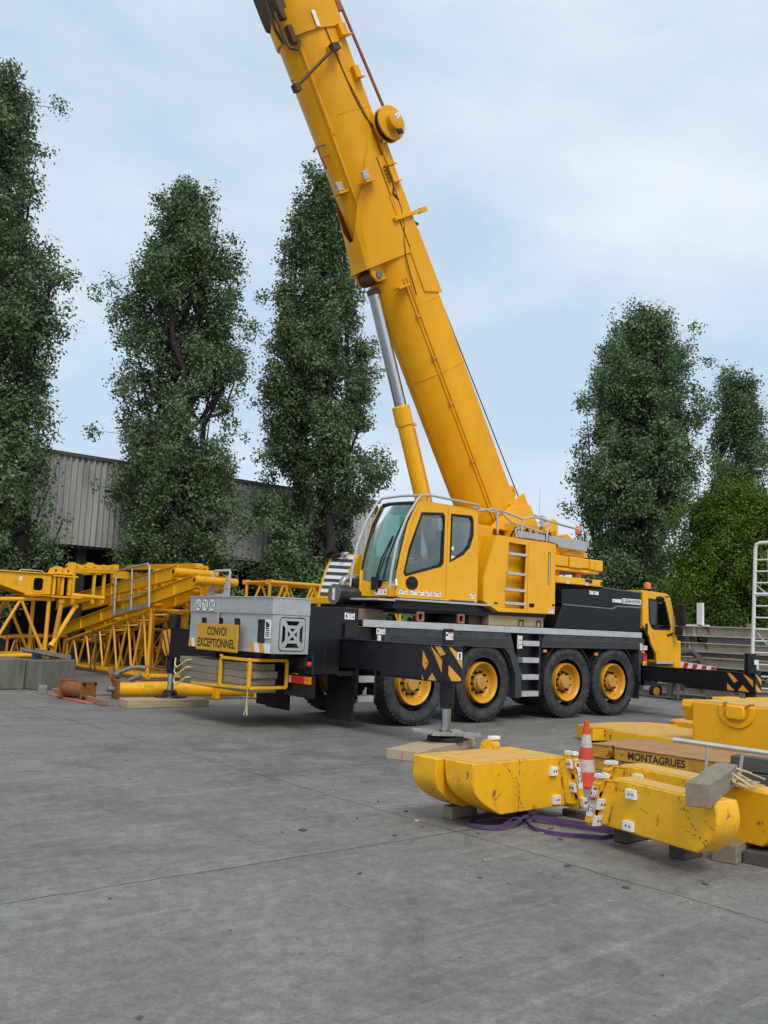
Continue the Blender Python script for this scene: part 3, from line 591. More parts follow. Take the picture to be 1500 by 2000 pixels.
b = MB(); b.box(2.86, 3.45, .16, .30, .46, 1.74); b.box(3.38, 3.46, .02, .30, .46, 1.74); b.build('step_cabinet', BLK, CR, bevel=.006)
for k, z in enumerate((1.50, 1.16, .82, .485)):
    b = MB(); b.box(2.875, 3.375, .0, .16, z-.005, z+.10); b.build('step', ALU, CR, bevel=.006)
b = MB(); b.px([(6.92, 1.74), (7.12, 1.74), (7.16, 1.0), (7.10, .55), (6.98, .55), (6.98, .75), (6.92, 1.2)], .02, .55); b.build('cab_post', DGRY, CR, bevel=.006)
b = MB(); b.box(6.96, 6.985, .06, .60, .36, 1.0); b.build('mud_flap', RUB, CR)
for x, z in ((3.55, 1.40), (5.28, 1.36), (7.06, 1.43)):
    b = MB(); b.box(x-.05, x+.05, -.01, .02, z-.03, z+.03); b.build('side_marker', AMBL, CR, bevel=.005)
b = MB(); b.box(7.06, 7.20, -.004, .02, 1.22, 1.40, 1); b.box(7.06, 7.20, -.004, .02, 1.0, 1.22, 0)
b.plate([(7.08, 1.05), (7.11, 1.03), (7.18, 1.18), (7.15, 1.19)], [], (0, -.006, 0), (1, 0, 0), (0, 0, 1), (0, .002, 0), 2); b.box(7.075, 7.185, -.006, -.004, 1.35, 1.385, 2); b.build('warning_label', [mat('yellow label', (.8, .5, .02), .5, var=.03), REDP, INK_SHADE], CR)
sticker('safety_sticker', (7.13, -.002, 1.53), (1, 0, 0), (0, 0, 1), .16, .10, CR)
sticker('safety_sticker', (6.97, -.002, 1.55), (1, 0, 0), (0, 0, 1), .10, .16, CR, 1)
for z in (1.66, 1.57, 1.48): sticker('safety_sticker', (2.78, -.002+.018, z), (1, 0, 0), (0, 0, 1), .15, .08, CR, 1)
b = MB(); rr = random.Random(5)
for k in range(9):
    x = -.6+.34*k; b.path([(x, .14, 1.72), (x+.1, .12, 1.60-.06*rr.random()), (x+.24, .13, 1.58), (x+.36, .14, 1.70)], .014, 6)
b.path([(-1.2, .2, 1.40), (.0, .22, 1.38), (1.0, .2, 1.36), (2.4, .22, 1.38)], .03, 7); b.build('brake_hoses', RUB, CR)
for x0, x1 in ((-.72, 2.4), (3.6, 6.9)):
    for k in range(8):
        b = MB(); x = x0+(x1-x0)*k/7; b.tube((x, .014, 1.70), (x, .002, 1.70), .016, 6); b.build('skirt_bolt', NUT, CR)
# wheels
wm = MB(); RO = .748
prof = [(-.17, .50), (-.17, .56), (-.195, .60), (-.205, .66), (-.19, .705), (-.165, .735), (-.12, .745), (0, .748), (.12, .745), (.165, .735), (.19, .705), (.205, .66), (.195, .60), (.17, .56), (.17, .50)]
wm.lathe([(h, r*RO/.748*0.985) for h, r in prof], (0, .21, 0), (0, 1, 0), 64, cap=False)
for k in range(44):
    a = 2*math.pi*k/44; ca, sa = math.cos(a), math.sin(a); tg = Vector((-sa, 0, ca)); rd = Vector((ca, 0, sa))
    for y, sk, w in ((.085, .35, .06), (.335, -.35, .06), (.17, -.2, .04), (.25, .2, .04)):
        off = .04 if y in (.17, .25) else 0
        ax = (Vector((0, 1, 0))+tg*sk).normalized()
        wm.obox(rd*.729+Vector((0, y, 0))+tg*off*.8, ax*w, tg*.034, rd*.0125)
W0 = bpy.data.objects.new('wheel_template', None)
tyre0 = wm.build('tyre', TYRE, None, smooth=40, loc=(0, 0, 0)); 
rm = MB(); rm.lathe([(-.0, .395), (-.012, .385), (.0, .37), (.03, .345), (.05, .335), (.10, .325), (.14, .30), (.16, .27), (.165, .20), (.165, .0)], (0, .03, 0), (0, 1, 0), 48, cap=False)
rm.lathe([(.0, .395), (.05, .40), (.36, .40), (.38, .30)], (0, .03, 0), (0, 1, 0), 40, cap=False)
hb = MB(); hb.lathe([(0, .0), (0, .115), (.012, .128), (.07, .135), (.075, .155), (.13, .16)], (0, .055, 0), (0, 1, 0), 32, cap=False)
for k in range(6): a = k*math.pi/3; hb.tube((.1*math.cos(a), .058, .1*math.sin(a)), (.1*math.cos(a), .05, .1*math.sin(a)), .009, 6)
nu = MB(); nu.tube((0, .14, 0), (0, .20, 0), .022, 8, .022); nu.tube((0, .185, 0), (0, .21, 0), .03, 8)
hub_me = hb.build('hub', HUBM, None, smooth=35, loc=(0, 0, 0)); nut_me = nu.build('wheel_nut', NUT, None, loc=(0, 0, 0)); rim_me = rm.build('wheel', RIMY, None, smooth=45, loc=(0, 0, 0))
first = True
def place(o, parent, loc, rz=0.0, ry=0.0, reuse=False):
    c = o if reuse else o.copy()
    if not reuse: COL.objects.link(c)
    c.parent = parent; c.location = loc; c.rotation_euler = (0, ry, rz); return c
for xc in (0.0, 1.79, 4.36, 6.01):
    for side in (0, 1):
        y = .02 if side == 0 else WD-.02; zc = .752 if xc > 3 else .762
        w = place(rim_me, CR, Vector((xc, y, zc))-Vector((3.0, 1.38, 0)), (0 if side == 0 else math.pi)+(R(-2.5) if xc > 3 else 0), ry=R(xc*37), reuse=first)
        place(tyre0, w, (0, 0, 0), reuse=first); place(hub_me, w, (0, 0, 0), reuse=first)
        if side == 0:
            for k in range(10):
                a = 2*math.pi*k/10; place(nut_me, w, (.205*math.cos(a), -.03, .205*math.sin(a)), reuse=(first and k == 0))
        first = False
# rear: outrigger housing, tail panel, lamps, flaps, steps
b = MB(); b.box(-2.46, -2.10, .0, WD, .93, 2.05); b.box(-2.10, -1.79, .002, WD, .93, 2.05); b.build('outrigger_housing', BLK, CR, bevel=.012)
b = MB(); b.box(-1.786, -1.38, .05, WD-.05, 1.52, 2.06); b.box(-1.79, -1.38, .05, WD-.05, .90, .99)
b.build('outrigger_guide', BLK, CR, bevel=.008)
b = MB(); b.box(-1.70, -1.42, .0, .05, 1.56, 1.80); b.build('guide_pocket', INK_SHADE, CR)
sticker('safety_sticker', (-1.58, .046, 1.92), (1, 0, 0), (0, 0, 1), .22, .11, CR)
b = MB(); b.box(-1.38, -.80, .10, .45, 1.50, 1.74); b.build('rear_locker', BLK, CR)
b = MB(); b.box(-1.0, -.80, .01, .10, 1.50, 1.74); b.build('control_box', BLK, CR, bevel=.006)
sticker('safety_sticker', (-.90, .008, 1.68), (1, 0, 0), (0, 0, 1), .20, .10, CR)
sticker('safety_sticker', (-.93, .008, 1.565), (1, 0, 0), (0, 0, 1), .08, .09, CR, 2)
b = MB(); b.box(-1.36, -1.0, -.012, .09, 1.475, 1.497); b.build('guide_strip', ALU, CR)
b = MB(); b.box(.62, .88, -.012, .012, 1.49, 1.775); b.build('control_box', BLK, CR, bevel=.006)
sticker('safety_sticker', (.77, -.014, 1.64), (1, 0, 0), (0, 0, 1), .19, .14, CR)
for a, q in ((-.35, .55), (WD-.40, WD+.12)):
    b = MB(); b.box(-2.50, -2.462, max(a, -.28), q, .56, .92); b.build('tail_panel', BLK, CR, bevel=.008)
    l0 = b0 = MB(); y0 = max(a, -.26)+.04
    b0.box(-2.535, -2.50, y0+.18, y0+.56, .78, .90); t_ = b0.build('tail_light', REDL, CR, bevel=.008)
    b0 = MB(); b0.box(-2.535, -2.50, y0, y0+.17, .78, .90); b0.build('indicator_lens', AMBL, t_, bevel=.008)
    b0 = MB(); b0.box(-2.535, -2.50, y0+.565, y0+.62, .78, .90); b0.build('reverse_lens', WHITE, t_, bevel=.006)
b = MB(); b.tube((-2.52, .50, .85), (-2.508, .50, .85), .045, 14); b.build('round_reflector', mat('blue sticker', (.03, .16, .36), .5), CR)
b = MB(); b.path([(-2.4, -.05, 1.25), (-2.42, -.12, 1.12), (-2.43, -.14, .95), (-2.45, -.1, .8)], .018, 8); b.box(-2.5, -2.42, .0, .22, 1.02, 1.20); b.build('air_hose', RUB, CR)
b = MB(); b.sphere((-2.47, -.08, 1.10), .05, 10); b.build('hose_coupling', REDP, CR)
for yy in (.0, 1.94):
    b = MB(); b.box(-1.42, -1.395, yy+.02, yy+.80, .55, 1.02); b.box(-1.43, -1.40, yy+.04, yy+.82, .13, .60); b.build('mud_flap', RUB, CR)
b = MB(); b.box(-2.45, -2.42, .98, 1.50, .33, .95); b.build('mud_flap', RUB, CR)
for z in (.79, .455):
    b = MB(); b.box(-1.33, -.98, .02, .20, z, z+.11); b.build('step', ALU, CR, bevel=.006)
b = MB(); b.box(-.99, -.955, .02, .22, .45, 1.2); b.box(-1.36, -1.33, .05, .2, .5, 1.2); b.build('step_bracket', BLK, CR)
# bare aluminium equipment box across the tail
def slot(x0, x1, z0, z1): return rrect(x0, x1, z0, z1, .05, 4)
RB = MB(); ya, yb = -.02, 2.74
holes = [slot(.19, .45, 1.40, 1.80), slot(.98, 1.20, 1.55, 1.80), slot(1.56, 1.78, 1.55, 1.80), slot(2.13, 2.34, 1.37, 1.79)]
RB.py([(ya, 1.26), (yb, 1.26), (yb, 1.885), (ya, 1.885)], -3.18, -3.155, 0, holes)
gx = [(-3.04, 1.32), (-2.52, 1.32), (-2.52, 1.84), (-3.04, 1.84)]
RB.px([(-3.153, 1.26), (-2.463, 1.26), (-2.463, 1.885), (-3.153, 1.885)], ya, ya+.02, 0, [rrect(-3.05, -2.53, 1.30, 1.85, .07, 4)])
RB.px([(-3.153, 1.26), (-2.463, 1.26), (-2.463, 1.885), (-3.153, 1.885)], yb-.02, yb, 0)
RB.box(-3.153, -2.463, ya+.021, yb-.021, 1.262, 1.28); RB.box(-2.50, -2.466, ya+.022, yb-.022, 1.281, 1.884)
for y in (.60, 1.28, 1.97): RB.box(-3.19, -3.181, y-.012, y+.012, 1.27, 1.88)
rearbox = RB.build('equipment_box', ALUB, CR, bevel=.004)
b = MB(); b.box(-3.20, -2.463, ya-.012, yb+.012, 1.887, 2.155); b.build('tread_plate_top', TREAD, rearbox, bevel=.006)
b = MB(); b.box(-3.22, -2.455, ya-.025, yb+.025, 2.156, 2.172); b.build('top_edge', ALU, rearbox)
b = MB(); b.box(-3.205, -3.201, 1.66, 1.74, 1.55, 2.15); b.build('strap', GRYP, rearbox)
b = MB()   # cross braced side grille
fr = lambda y0, y1: None
b.px(rrect(-3.035, -2.545, 1.315, 1.835, .06, 4), ya-.004, ya+.016, 0, [[(-2.93, 1.79), (-2.65, 1.79), (-2.70, 1.72), (-2.88, 1.72)], [(-2.93, 1.36), (-2.65, 1.36), (-2.70, 1.43), (-2.88, 1.43)],
     [(-2.99, 1.42), (-2.99, 1.73), (-2.93, 1.67), (-2.93, 1.48)], [(-2.59, 1.42), (-2.59, 1.73), (-2.65, 1.67), (-2.65, 1.48)],
     [(-2.85, 1.67), (-2.73, 1.67), (-2.79, 1.61)], [(-2.85, 1.48), (-2.73, 1.48), (-2.79, 1.54)], [(-2.88, 1.63), (-2.88, 1.52), (-2.825, 1.575)], [(-2.70, 1.63), (-2.70, 1.52), (-2.755, 1.575)]])
b.build('side_grille', ALUB, rearbox, bevel=.003)
b = MB(); b.px(rrect(-3.05, -2.53, 1.30, 1.85, .07, 5), ya+.016, ya+.019, 0, [rrect(-3.03, -2.55, 1.32, 1.83, .055, 5)]); b.build('door_seal', RUB, rearbox)
b = MB(); b.box(-3.15, -3.12, .02, 2.70, 1.285, 1.88); b.build('slot_shade', INK_SHADE, rearbox)  # black sheet standing in for the shade behind the slots
for y0, y1, z0 in ((.02, .62, 1.285), (2.26, 2.72, 1.285)):
    b = MB(); b.box(-3.192, -3.182, y0, y1, z0-.02, z0+.13, 0)
    n = 4; w = (y1-y0)/n
    for k in range(n):
        if k % 2 == 0:
            ys = y1-k*w; b.plate([(ys-.02, z0-.02), (ys-w-.02, z0-.02), (ys-w+.04, z0+.13), (ys+.04 if k else ys, z0+.13)], [], (-3.1925, 0, 0), (0, 1, 0), (0, 0, 1), (-.001, 0, 0), 1)
    b.build('reflector_board', [WHITE, HAZY], rearbox)
b = MB(); b.box(-3.192, -3.183, .02, .19, 1.50, 1.80, 0)
for k in range(5): b.box(-3.194, -3.192, .05, .16, 1.53+.03*k, 1.545+.03*k, 1)
b.plate([(.04, 1.70), (.15, 1.66), (.17, 1.77), (.09, 1.75)], [], (-3.192, 0, 0), (0, 1, 0), (0, 0, 1), (-.002, 0, 0), 1); b.build('safety_sticker', [WHITE, INK_SHADE], rearbox)
for y, s_ in ((2.44, '60'), (2.19, '70'), (1.94, '80')):
    b = MB(); b.tube((-3.2035, y, 2.015), (-3.201, y, 2.015), .118, 28, m=1); b.tube((-3.2055, y, 2.015), (-3.2025, y, 2.015), .108, 28, m=0)
    b.text(s_, (-3.206, y, 2.015), (0, -1, 0), (0, 0, 1), .15, .135, .001, 1); b.build('speed_disc', [WHITE, INK_SHADE], rearbox)
sg = MB(); sg.box(-3.30, -3.275, .845, 2.255, 1.23, 1.69); sign = sg.build('convoy_sign', SIGNY, CR, bevel=.006)
b = MB(); b.text('CONVOI', (-3.3015, 1.54, 1.565), (0, -1, 0), (0, 0, 1), .66, .145, .001, 0, .02); b.text('EXCEPTIONNEL', (-3.3015, 1.55, 1.365), (0, -1, 0), (0, 0, 1), 1.28, .15, .001, 0, .02); b.build('lettering', INK_SHADE, sign)
b = MB(); b.box(-3.275, -3.20, 1.0, 1.05, 1.3, 1.6); b.box(-3.275, -3.20, 2.05, 2.1, 1.3, 1.6); b.build('sign_bracket', STEEL, sign)
# basket of round pads below the box
b = MB(); x0, x1, y0, y1, z0, z1 = -3.30, -2.58, .40, 1.33, .69, 1.135
rods = [((x0, y0, z1), (x0, y1+.03, z1-.0)), ((x0, y0, z0), (x0, 2.3, z0-.06)), ((x0, y0, z0), (x0, y0, z1)), ((x0, y1, z0-.04), (x0, y1, z1+.05)), ((x0, y0, z1), (x1, y0, z1)), ((x0, y0, z0), (x1, y0, z0)), ((x1, y0, z0), (x1, y0, z1)), ((x1, y0, z0), (x1, 2.9, z0-.06)), ((x0, 2.28, z0-.06), (x1, 2.28, z0-.06)), ((x0, y1, z0-.03), (x1, y1, z0-.03)), ((x1, 2.9, z0-.06), (x1, 2.9, z1))]
for p, q in rods: b.bar(p, q, .048, .048)
b.box(x0-.002, x0+.03, y0, y0+.08, z0-.02, z1+.03); b.build('pad_basket', LATY, CR, bevel=.006)
b = MB(); b.box(-2.9, -2.5, .3, 2.4, 1.18, 1.255); b.box(-3.0, -2.9, .55, .75, 1.06, 1.255); b.build('box_support', BLK, CR)
b = MB()
for dx, dy in ((0, 0), (.012, .01), (-.01, .012)): b.path([(-3.31, .40, .70), (-3.315, .405, .5), (-3.31+dx, .40+dy, .36), (-3.31+dx*3, .4+dy*3, .26)], .008, 5)
b.build('hanging_cord', ROPE, CR)
# outriggers
def outrigger(xa, xb, yin, yout, zb, zt, jack, jz, padz, hz, mir=1, retracted_top=0.0, stripe='rear'):
    """box beam along Y between yin and yout, jack at its end"""
    s = 1 if yout > yin else -1
    b = MB(); L = abs(yout-yin)
    prof = [(yin, zb+.06), (yin+s*L*.42, zb+.055), (yin+s*L*.45, zb), (yout, zb), (yout, zt), (yin, zt)]
    b.plate(prof, [], (xa, 0, 0), (0, 1, 0), (0, 0, 1), (xb-xa, 0, 0)); beam = b.build('outrigger_beam', BLK, CR, bevel=.01)
    b = MB(); b.box(xa-.012, xb+.012, min(yout, yout-s*L), max(yout, yout-s*L), zt+.001, zt+.016); b.box(xa-.015, xb+.015, min(yin+s*L*.45, yout), max(yin+s*L*.45, yout), zb-.016, zb-.001); b.build('flange', BLK, beam)
    H = zt-zb
    b = MB(); nx_ = -1
    for poly in hz: b.plate([(yout-s*p*H, zb+q*H) for p, q in poly], [], (xa-.004, 0, 0), (0, 1, 0), (0, 0, 1), (.003, 0, 0))
    ww = xb-xa     # stripes wrapped on the end face
    for poly in ([(.15, 1), (.95, .72), (.95, .38), (.1, .95)], [(.08, .48), (.9, .1), (.9, .02), (.3, .02), (.08, .2)]):
        b.plate([(xa+p*ww, zb+q*H) for p, q in poly], [], (0, yout+s*.001, 0), (1, 0, 0), (0, 0, 1), (0, s*.003, 0))
    b.build('hazard_stripes', HAZY, beam)
    jx, jy = jack
    b = MB(); b.lathe([(jz, .105), (zb+.05, .115), (zb+.06, .13), (zt+retracted_top, .12)] if retracted_top else [(jz, .105), (zb+.02, .112), (zb+.025, .13), (zb+.08, .13)], (jx, jy, 0), (0, 0, 1), 18); j = b.build('jack_leg', BLK, beam)
    b = MB(); b.tube((jx, jy, padz+.06), (jx, jy, jz+.01), .068, 18); b.build('jack_rod', CHROME, beam)
    return beam
hzL = [[(.9, 1.0), (1.05, .86), (1.05, .6), (.86, .42)], [(1.05, .1), (1.05, .0), (.95, .0)], [(.93, 1), (.70, 1), (.22, .2), (.22, .6), (.30, .72)], [(.8, 0), (.38, 0), (.62, .15)], [(.5, 1), (.1, 1), (.03, .78), (.15, .7)]]
hz_rear = [[(1.05, .85), (1.05, .42), (.80, .52)], [(1.05, .42), (.92, .28), (.78, .5), (1.05, .85)][:3], [(.95, 1.0), (.72, 1.0), (.22, .25), (.22, .62)], [(.55, 1.0), (.30, 1.0), (.08, .78), (.30, .72)], [(.80, .0), (.42, .0), (.62, .22)], [(1.05, .0), (.97, .0), (1.05, .14)]]
outrigger(-1.75, -1.43, .10, -2.58, 1.0, 1.515, (-1.58, -2.42), .60, .20, hz_rear)
b = MB(); b.box(-1.56, -1.46, -2.592, -2.589, 1.33, 1.44, 0); b.text('1', (-1.51, -2.5925, 1.385), (1, 0, 0), (0, 0, 1), .035, .075, .0005, 1); b.build('number_plate', [WHITE, INK_SHADE], CR)
outrigger(-2.62, -2.30, 2.70, 4.95, .97, 1.53, (-2.46, 4.76), .63, .20, [[(.62, 1), (.35, 1), (.62, .45)], [(.25, 1), (.02, .9), (.55, .05), (.62, .25)], [(.02, .72), (.02, .35), (.3, .05), (.45, .02)]], retracted_top=.30)
fz = [[(1.62, .98), (1.42, .98), (.98, .58), (1.22, .46)], [(1.62, .42), (1.62, .05), (1.18, .03)], [(.92, .86), (.70, .98), (.12, .30), (.12, .66), (.55, .93)], [(.98, .05), (.34, .02), (.72, .38)]]
outrigger(7.05, 7.32, .20, -2.71, .72, 1.105, (7.22, -2.52), .55, .20, fz, retracted_top=.42)
b = MB(); b.box(7.14, 7.30, -2.66, -2.645, 1.30, 1.40, 0); b.box(7.24, 7.30, -2.66, -2.645, 1.2, 1.3, 0); b.build('number_plate', [WHITE], CR)
outrigger(7.40, 7.67, 2.50, 5.3, .72, 1.105, (7.53, 5.1), .55, .20, fz, retracted_top=.42)
b = MB(); b.box(6.98, 7.70, .02, WD-.02, .66, 1.18); b.build('outrigger_housing', BLK, CR, bevel=.01)
# float pads under the jacks (parts of the crane)
for (jx, jy, pz, mm) in ((-2.46, 4.76, .15, BLK), (7.22, -2.52, .0, BLK), (7.53, 5.1, .0, BLK)):
    b = MB(); b.lathe([(pz+.005, .34), (pz+.03, .33), (pz+.05, .16), (pz+.12, .14), (pz+.15, .10), (.30, .09)], (jx, jy, 0), (0, 0, 1), 20); b.build('float_pad', mm, CR)
b = MB(); jx, jy = -1.58, -2.42; b.lathe([(.135, .28), (.19, .27), (.21, .1), (.27, .095)], (jx, jy, 0), (0, 0, 1), 24); b.build('float_pad', RUB, CR)
b = MB(); b.obox((jx+.02, jy, .235), Vector((.50, 0, -.03)), (0, .21, 0), (0, 0, .012)); b.obox((jx+.02, jy-.21, .245), Vector((.50, 0, -.03)), (0, .012, 0), (0, 0, .03)); b.obox((jx+.02, jy+.21, .245), Vector((.50, 0, -.03)), (0, .012, 0), (0, 0, .03)); b.build('steel_dish', mat('worn pale steel', (.40, .39, .36), .55, metal=.2, dirt=(.16, .14, .11), dirt_amt=.8, scale=6), CR)
# carrier cab
hb = MB(); cabp = [(7.03, 2.05), (7.02, 2.83), (7.10, 2.86), (8.06, 2.82), (8.16, 2.76), (8.42, 2.10), (8.47, 1.72), (8.46, 1.20), (7.60, 1.20), (7.56, 1.42), (7.38, 1.62), (7.30, 1.80), (7.12, 1.98)]
hole = [(7.25, 2.69), (7.95, 2.66), (8.19, 2.04), (8.15, 1.96), (7.46, 1.96), (7.36, 2.02), (7.27, 2.16)]
hb.px(cabp, .0, .05, 0, [hole]); hb.px(cabp, 1.85, 1.90, 0, [hole])
hb.box(7.03, 7.08, .05, 1.85, 1.98, 2.84); hb.obox((7.56, .95, 2.835), (.52, 0, -.014), (0, .9, 0), (0, 0, .02)); hb.box(7.6, 8.44, .05, 1.85, 1.2, 1.26)
hb.obox((8.44, .95, 1.66), Vector((0, .9, 0)), Vector((-.025, 0, .45)), (.02, 0, 0))
carrier = hb.build('carrier_cab', YEL, CR, bevel=.012)
hb = MB(); hb.px(hole, .022, .028); hb.px(hole, 1.87, 1.876); hb.obox((8.28, .95, 2.42), (0, .88, 0), (-.13, 0, .33), (.004, 0, .0015)); hb.build('window_pane', GLASSC, carrier)
hb = MB(); hb.px([(p[0], p[1]) for p in hole], -.006, .02, 0, [[(7.295, 2.65), (7.925, 2.62), (8.14, 2.05), (8.12, 2.0), (7.48, 2.0), (7.39, 2.05), (7.31, 2.18)]]); hb.build('window_seal', RUB, carrier)
hb = MB(); hb.plate(rrect(7.12, 7.22, 1.82, 2.10, .05, 5), [], (0, -.012, 0), (1, 0, 0), (0, 0, 1), (0, .012, 0)); hb.build('door_handle', RUB, carrier)
hb = MB(); hb.box(7.60, 8.30, -.006, .02, 1.165, 1.225); hb.build('door_sill', ALU, carrier)
hb = MB(); hb.box(8.33, 8.60, -.03, .25, 1.02, 1.72); hb.build('corner_panel', YEL, carrier, bevel=.03)
hb = MB(); hb.box(8.38, 8.75, .25, 2.5, .95, 1.6); hb.build('front_bumper', YEL, carrier, bevel=.03)
hb = MB(); hb.path([(7.95, .0, 2.76), (8.10, -.12, 2.76), (8.26, -.22, 2.70), (8.28, -.22, 2.2), (8.25, -.12, 1.80), (8.20, .0, 1.85)], .014, 6); hb.build('mirror_arm', RUB, carrier)
hb = MB(); hb.obox((8.27, -.22, 2.34), (.06, 0, 0), (0, .13, 0), (0, 0, .26)); hb.build('mirror', RUB, carrier, bevel=.04, seg=3)
hb = MB(); hb.obox((8.26, -.18, 1.96), (.05, 0, 0), (0, .10, 0), (0, 0, .11)); hb.build('mirror', RUB, carrier, bevel=.03, seg=3)
hb = MB(); hb.tube((7.66, .3, 2.85), (7.66, .3, 2.92), .03, 8); hb.build('beacon_stem', RUB, carrier)
hb = MB(); hb.lathe([(2.93, .085), (3.02, .09), (3.07, .075), (3.10, .0)], (7.66, .3, 0), (0, 0, 1), 16); hb.build('beacon', ORBE, carrier)
hb = MB(); hb.lathe([(2.89, .07), (2.93, .09)], (7.66, .3, 0), (0, 0, 1), 16); hb.path([(7.4, .35, 2.86), (7.5, .33, 2.93), (7.62, .3, 2.9)], .012, 6); hb.build('beacon_base', RUB, carrier)
hb = MB(); hb.sphere((7.72, -.01, 2.70), .1, 12, sx=1.7, sy=.7, sz=.6); hb.build('work_lamp', RUB, carrier)
hb = MB(); hb.box(7.25, 7.75, .5, 1.0, 1.5, 2.3); hb.box(7.25, 7.4, .5, 1.0, 2.3, 2.62); hb.box(8.0, 8.3, .2, 1.7, 1.5, 1.95); hb.build('cab_interior', FABRIC, carrier, bevel=.04)
hb = MB(); hb.text('01.', (7.62, -.002, 1.42), (1, 0, 0), (0, 0, 1), .13, .07, .001); hb.build('unit_number', mat('faded ink', (.25, .12, .02), .6), carrier)
hb = MB(); hb.plate([(8.02, 1.86), (8.30, 1.92), (8.30, 1.89), (8.06, 1.80)], [], (0, -.012, 0), (1, 0, 0), (0, 0, 1), (0, .01, 0)); hb.build('door_lever', RUB, carrier)
# engine hood of the carrier
h1 = MB(); h1.px([(3.9, 1.88), (7.0, 1.88), (7.0, 2.45), (5.55, 2.40), (4.15, 2.40)], .03, WD-.03); h1.px([(4.1, 2.40), (5.55, 2.40), (7.0, 2.45), (7.0, 2.795), (5.62, 2.83), (5.45, 2.80), (4.1, 2.72)], .0301, WD-.03)
hood = h1.build('engine_hood', HOODB, CR, bevel=.02)
h1 = MB(); h1.px([(4.10, 2.385), (4.14, 2.41), (5.86, 2.395), (6.02, 2.455), (7.0, 2.475), (7.0, 2.435), (6.04, 2.425), (5.9, 2.365)], .018, .032); h1.build('hood_trim', STEEL, hood)
h1 = MB(); h1.obox((6.28, YC, 2.824), (.73, 0, -.0165), (0, YC-.05, 0), (0, 0, .008)); h1.build('hood_lid', STEEL, hood)
h1 = MB(); h1.box(6.26, 6.98, .020, .029, 2.515, 2.635, 0); h1.text('LIEBHERR', (6.62, .0195, 2.575), (1, 0, 0), (0, 0, 1), .69, .085, .001, 1, .012); h1.build('maker_lettering', [WHITE, INK_SHADE], hood)
h1 = MB(); h1.box(5.88, 6.08, .020, .029, 2.53, 2.60, 0); h1.box(6.085, 6.22, .020, .029, 2.525, 2.605, 0); h1.box(5.90, 5.96, .018, .02, 2.55, 2.585, 1); h1.build('safety_sticker', [WHITE, GRYP], hood)
for x in (5.2, 5.38): sticker('safety_sticker', (x-.1, .018, 2.70), (1, 0, 0), (0, 0, 1), .16, .08, hood, 1)
for x in (.05, 1.10):
    h1 = MB(); h1.px(rrect(x-.09, x+.09, 1.885, 2.07, .03, 3), .02, .06, 0, [rrect(x-.05, x+.05, 1.92, 2.03, .02, 3)]); h1.build('lifting_eye', PINKP, CR)

# ------------------------------------------------------------------ superstructure, turned so that the boom points over the tail
b = MB(); b.lathe([(1.87, .78), (2.02, .78), (2.03, .70), (2.2, .70)], (2.1, YC, 0), (0, 0, 1), 40); b.build('slewing_ring', BLK, CR)
b = MB(); b.box(-.4, 3.8, .20, 2.55, 2.05, 2.22); b.box(.9, 3.8, .75, 2.0, 2.22, 2.6); b.build('turntable_frame', BLK, CR, bevel=.01)
b = MB()
for y0, y1 in ((.70, .80), (1.96, 2.06)):
    b.px([(1.0, 2.25), (3.75, 2.25), (4.6, 2.9), (4.6, 3.3), (4.15, 4.0), (3.8, 4.55), (3.2, 4.45), (1.9, 3.3), (1.0, 2.9)], y0, y1)
b.build('boom_cheeks', YEL, CR, bevel=.01)
b = MB(); b.px([(1.62, 2.75), (2.1, 2.75), (2.3, 3.86), (1.62, 3.92)], .38, .55); b.box(1.62, 3.3, .40, .8, 3.86, 3.90); b.build('side_plate', YEL, CR, bevel=.006)
b = MB(); b.box(1.6, 1.95, .42, .6, 2.25, 2.85); b.path([(1.7, .4, 2.3), (1.75, .38, 2.5), (1.68, .38, 2.75), (1.8, .4, 2.9)], .03, 7); b.path([(1.82, .38, 2.25), (1.85, .36, 2.5), (1.8, .38, 2.8)], .025, 7); b.build('hydraulic_block', LATD, CR)
# tool cabinet with the recessed ladder
tb = MB(); out = [(1.90, 2.24), (2.12, 2.15), (3.84, 2.17), (3.84, 3.66), (2.02, 3.68), (1.67, 2.82), (1.67, 2.35)]
rec = [(2.30, 2.24), (3.02-.14, 2.24), (2.90, 3.55), (2.37, 3.56), (2.35, 3.0), (2.30, 2.86)]
tb.px(out, .0, .03, 0, [rec, rrect(3.02, 3.20, 2.28, 2.36, .035, 4), rrect(3.60, 3.68, 2.78, 3.46, .02, 3)])
tb.px(out, .20, .70); tb.px([(p[0], p[1]) for p in out], .03, .20, 0, [[(2.0, 2.22), (3.78, 2.22), (3.78, 3.6), (2.12, 3.62), (1.75, 2.8), (1.75, 2.4)]])
cabn = tb.build('ladder_cabinet', YEL, CR, bevel=.008)
for z, a, c_ in ((3.33, 2.37, 2.90), (2.93, 2.35, 2.89), (2.60, 2.28, 2.89), (2.33, 2.28, 2.885)):
    b = MB(); b.box(a-.01, c_+.01, -.015, .10, z-.02, z+.035); b.build('rung', ALU, cabn, bevel=.004)
b = MB(); b.box(3.60, 3.68, .05, .06, 2.78, 3.46, 0); b.box(3.625, 3.65, .0, .02, 2.80, 3.44, 1); b.build('handle_rail', [YEL, ALU], cabn)
b = MB(); b.box(3.02, 3.20, .05, .06, 2.27, 2.37); b.build('handle_recess', INK_SHADE, cabn)
b = MB(); b.box(2.95, 2.965, -.002, .0, 2.2, 3.62); b.build('door_seam', LATD, cabn)
for z in (2.80, 2.71): sticker('safety_sticker', (2.37+.03, .192, z), (1, 0, 0), (0, 0, 1), .15, .075, cabn, 1)
sticker('safety_sticker', (3.72, -.003, 2.24), (1, 0, 0), (0, 0, 1), .19, .09, cabn)
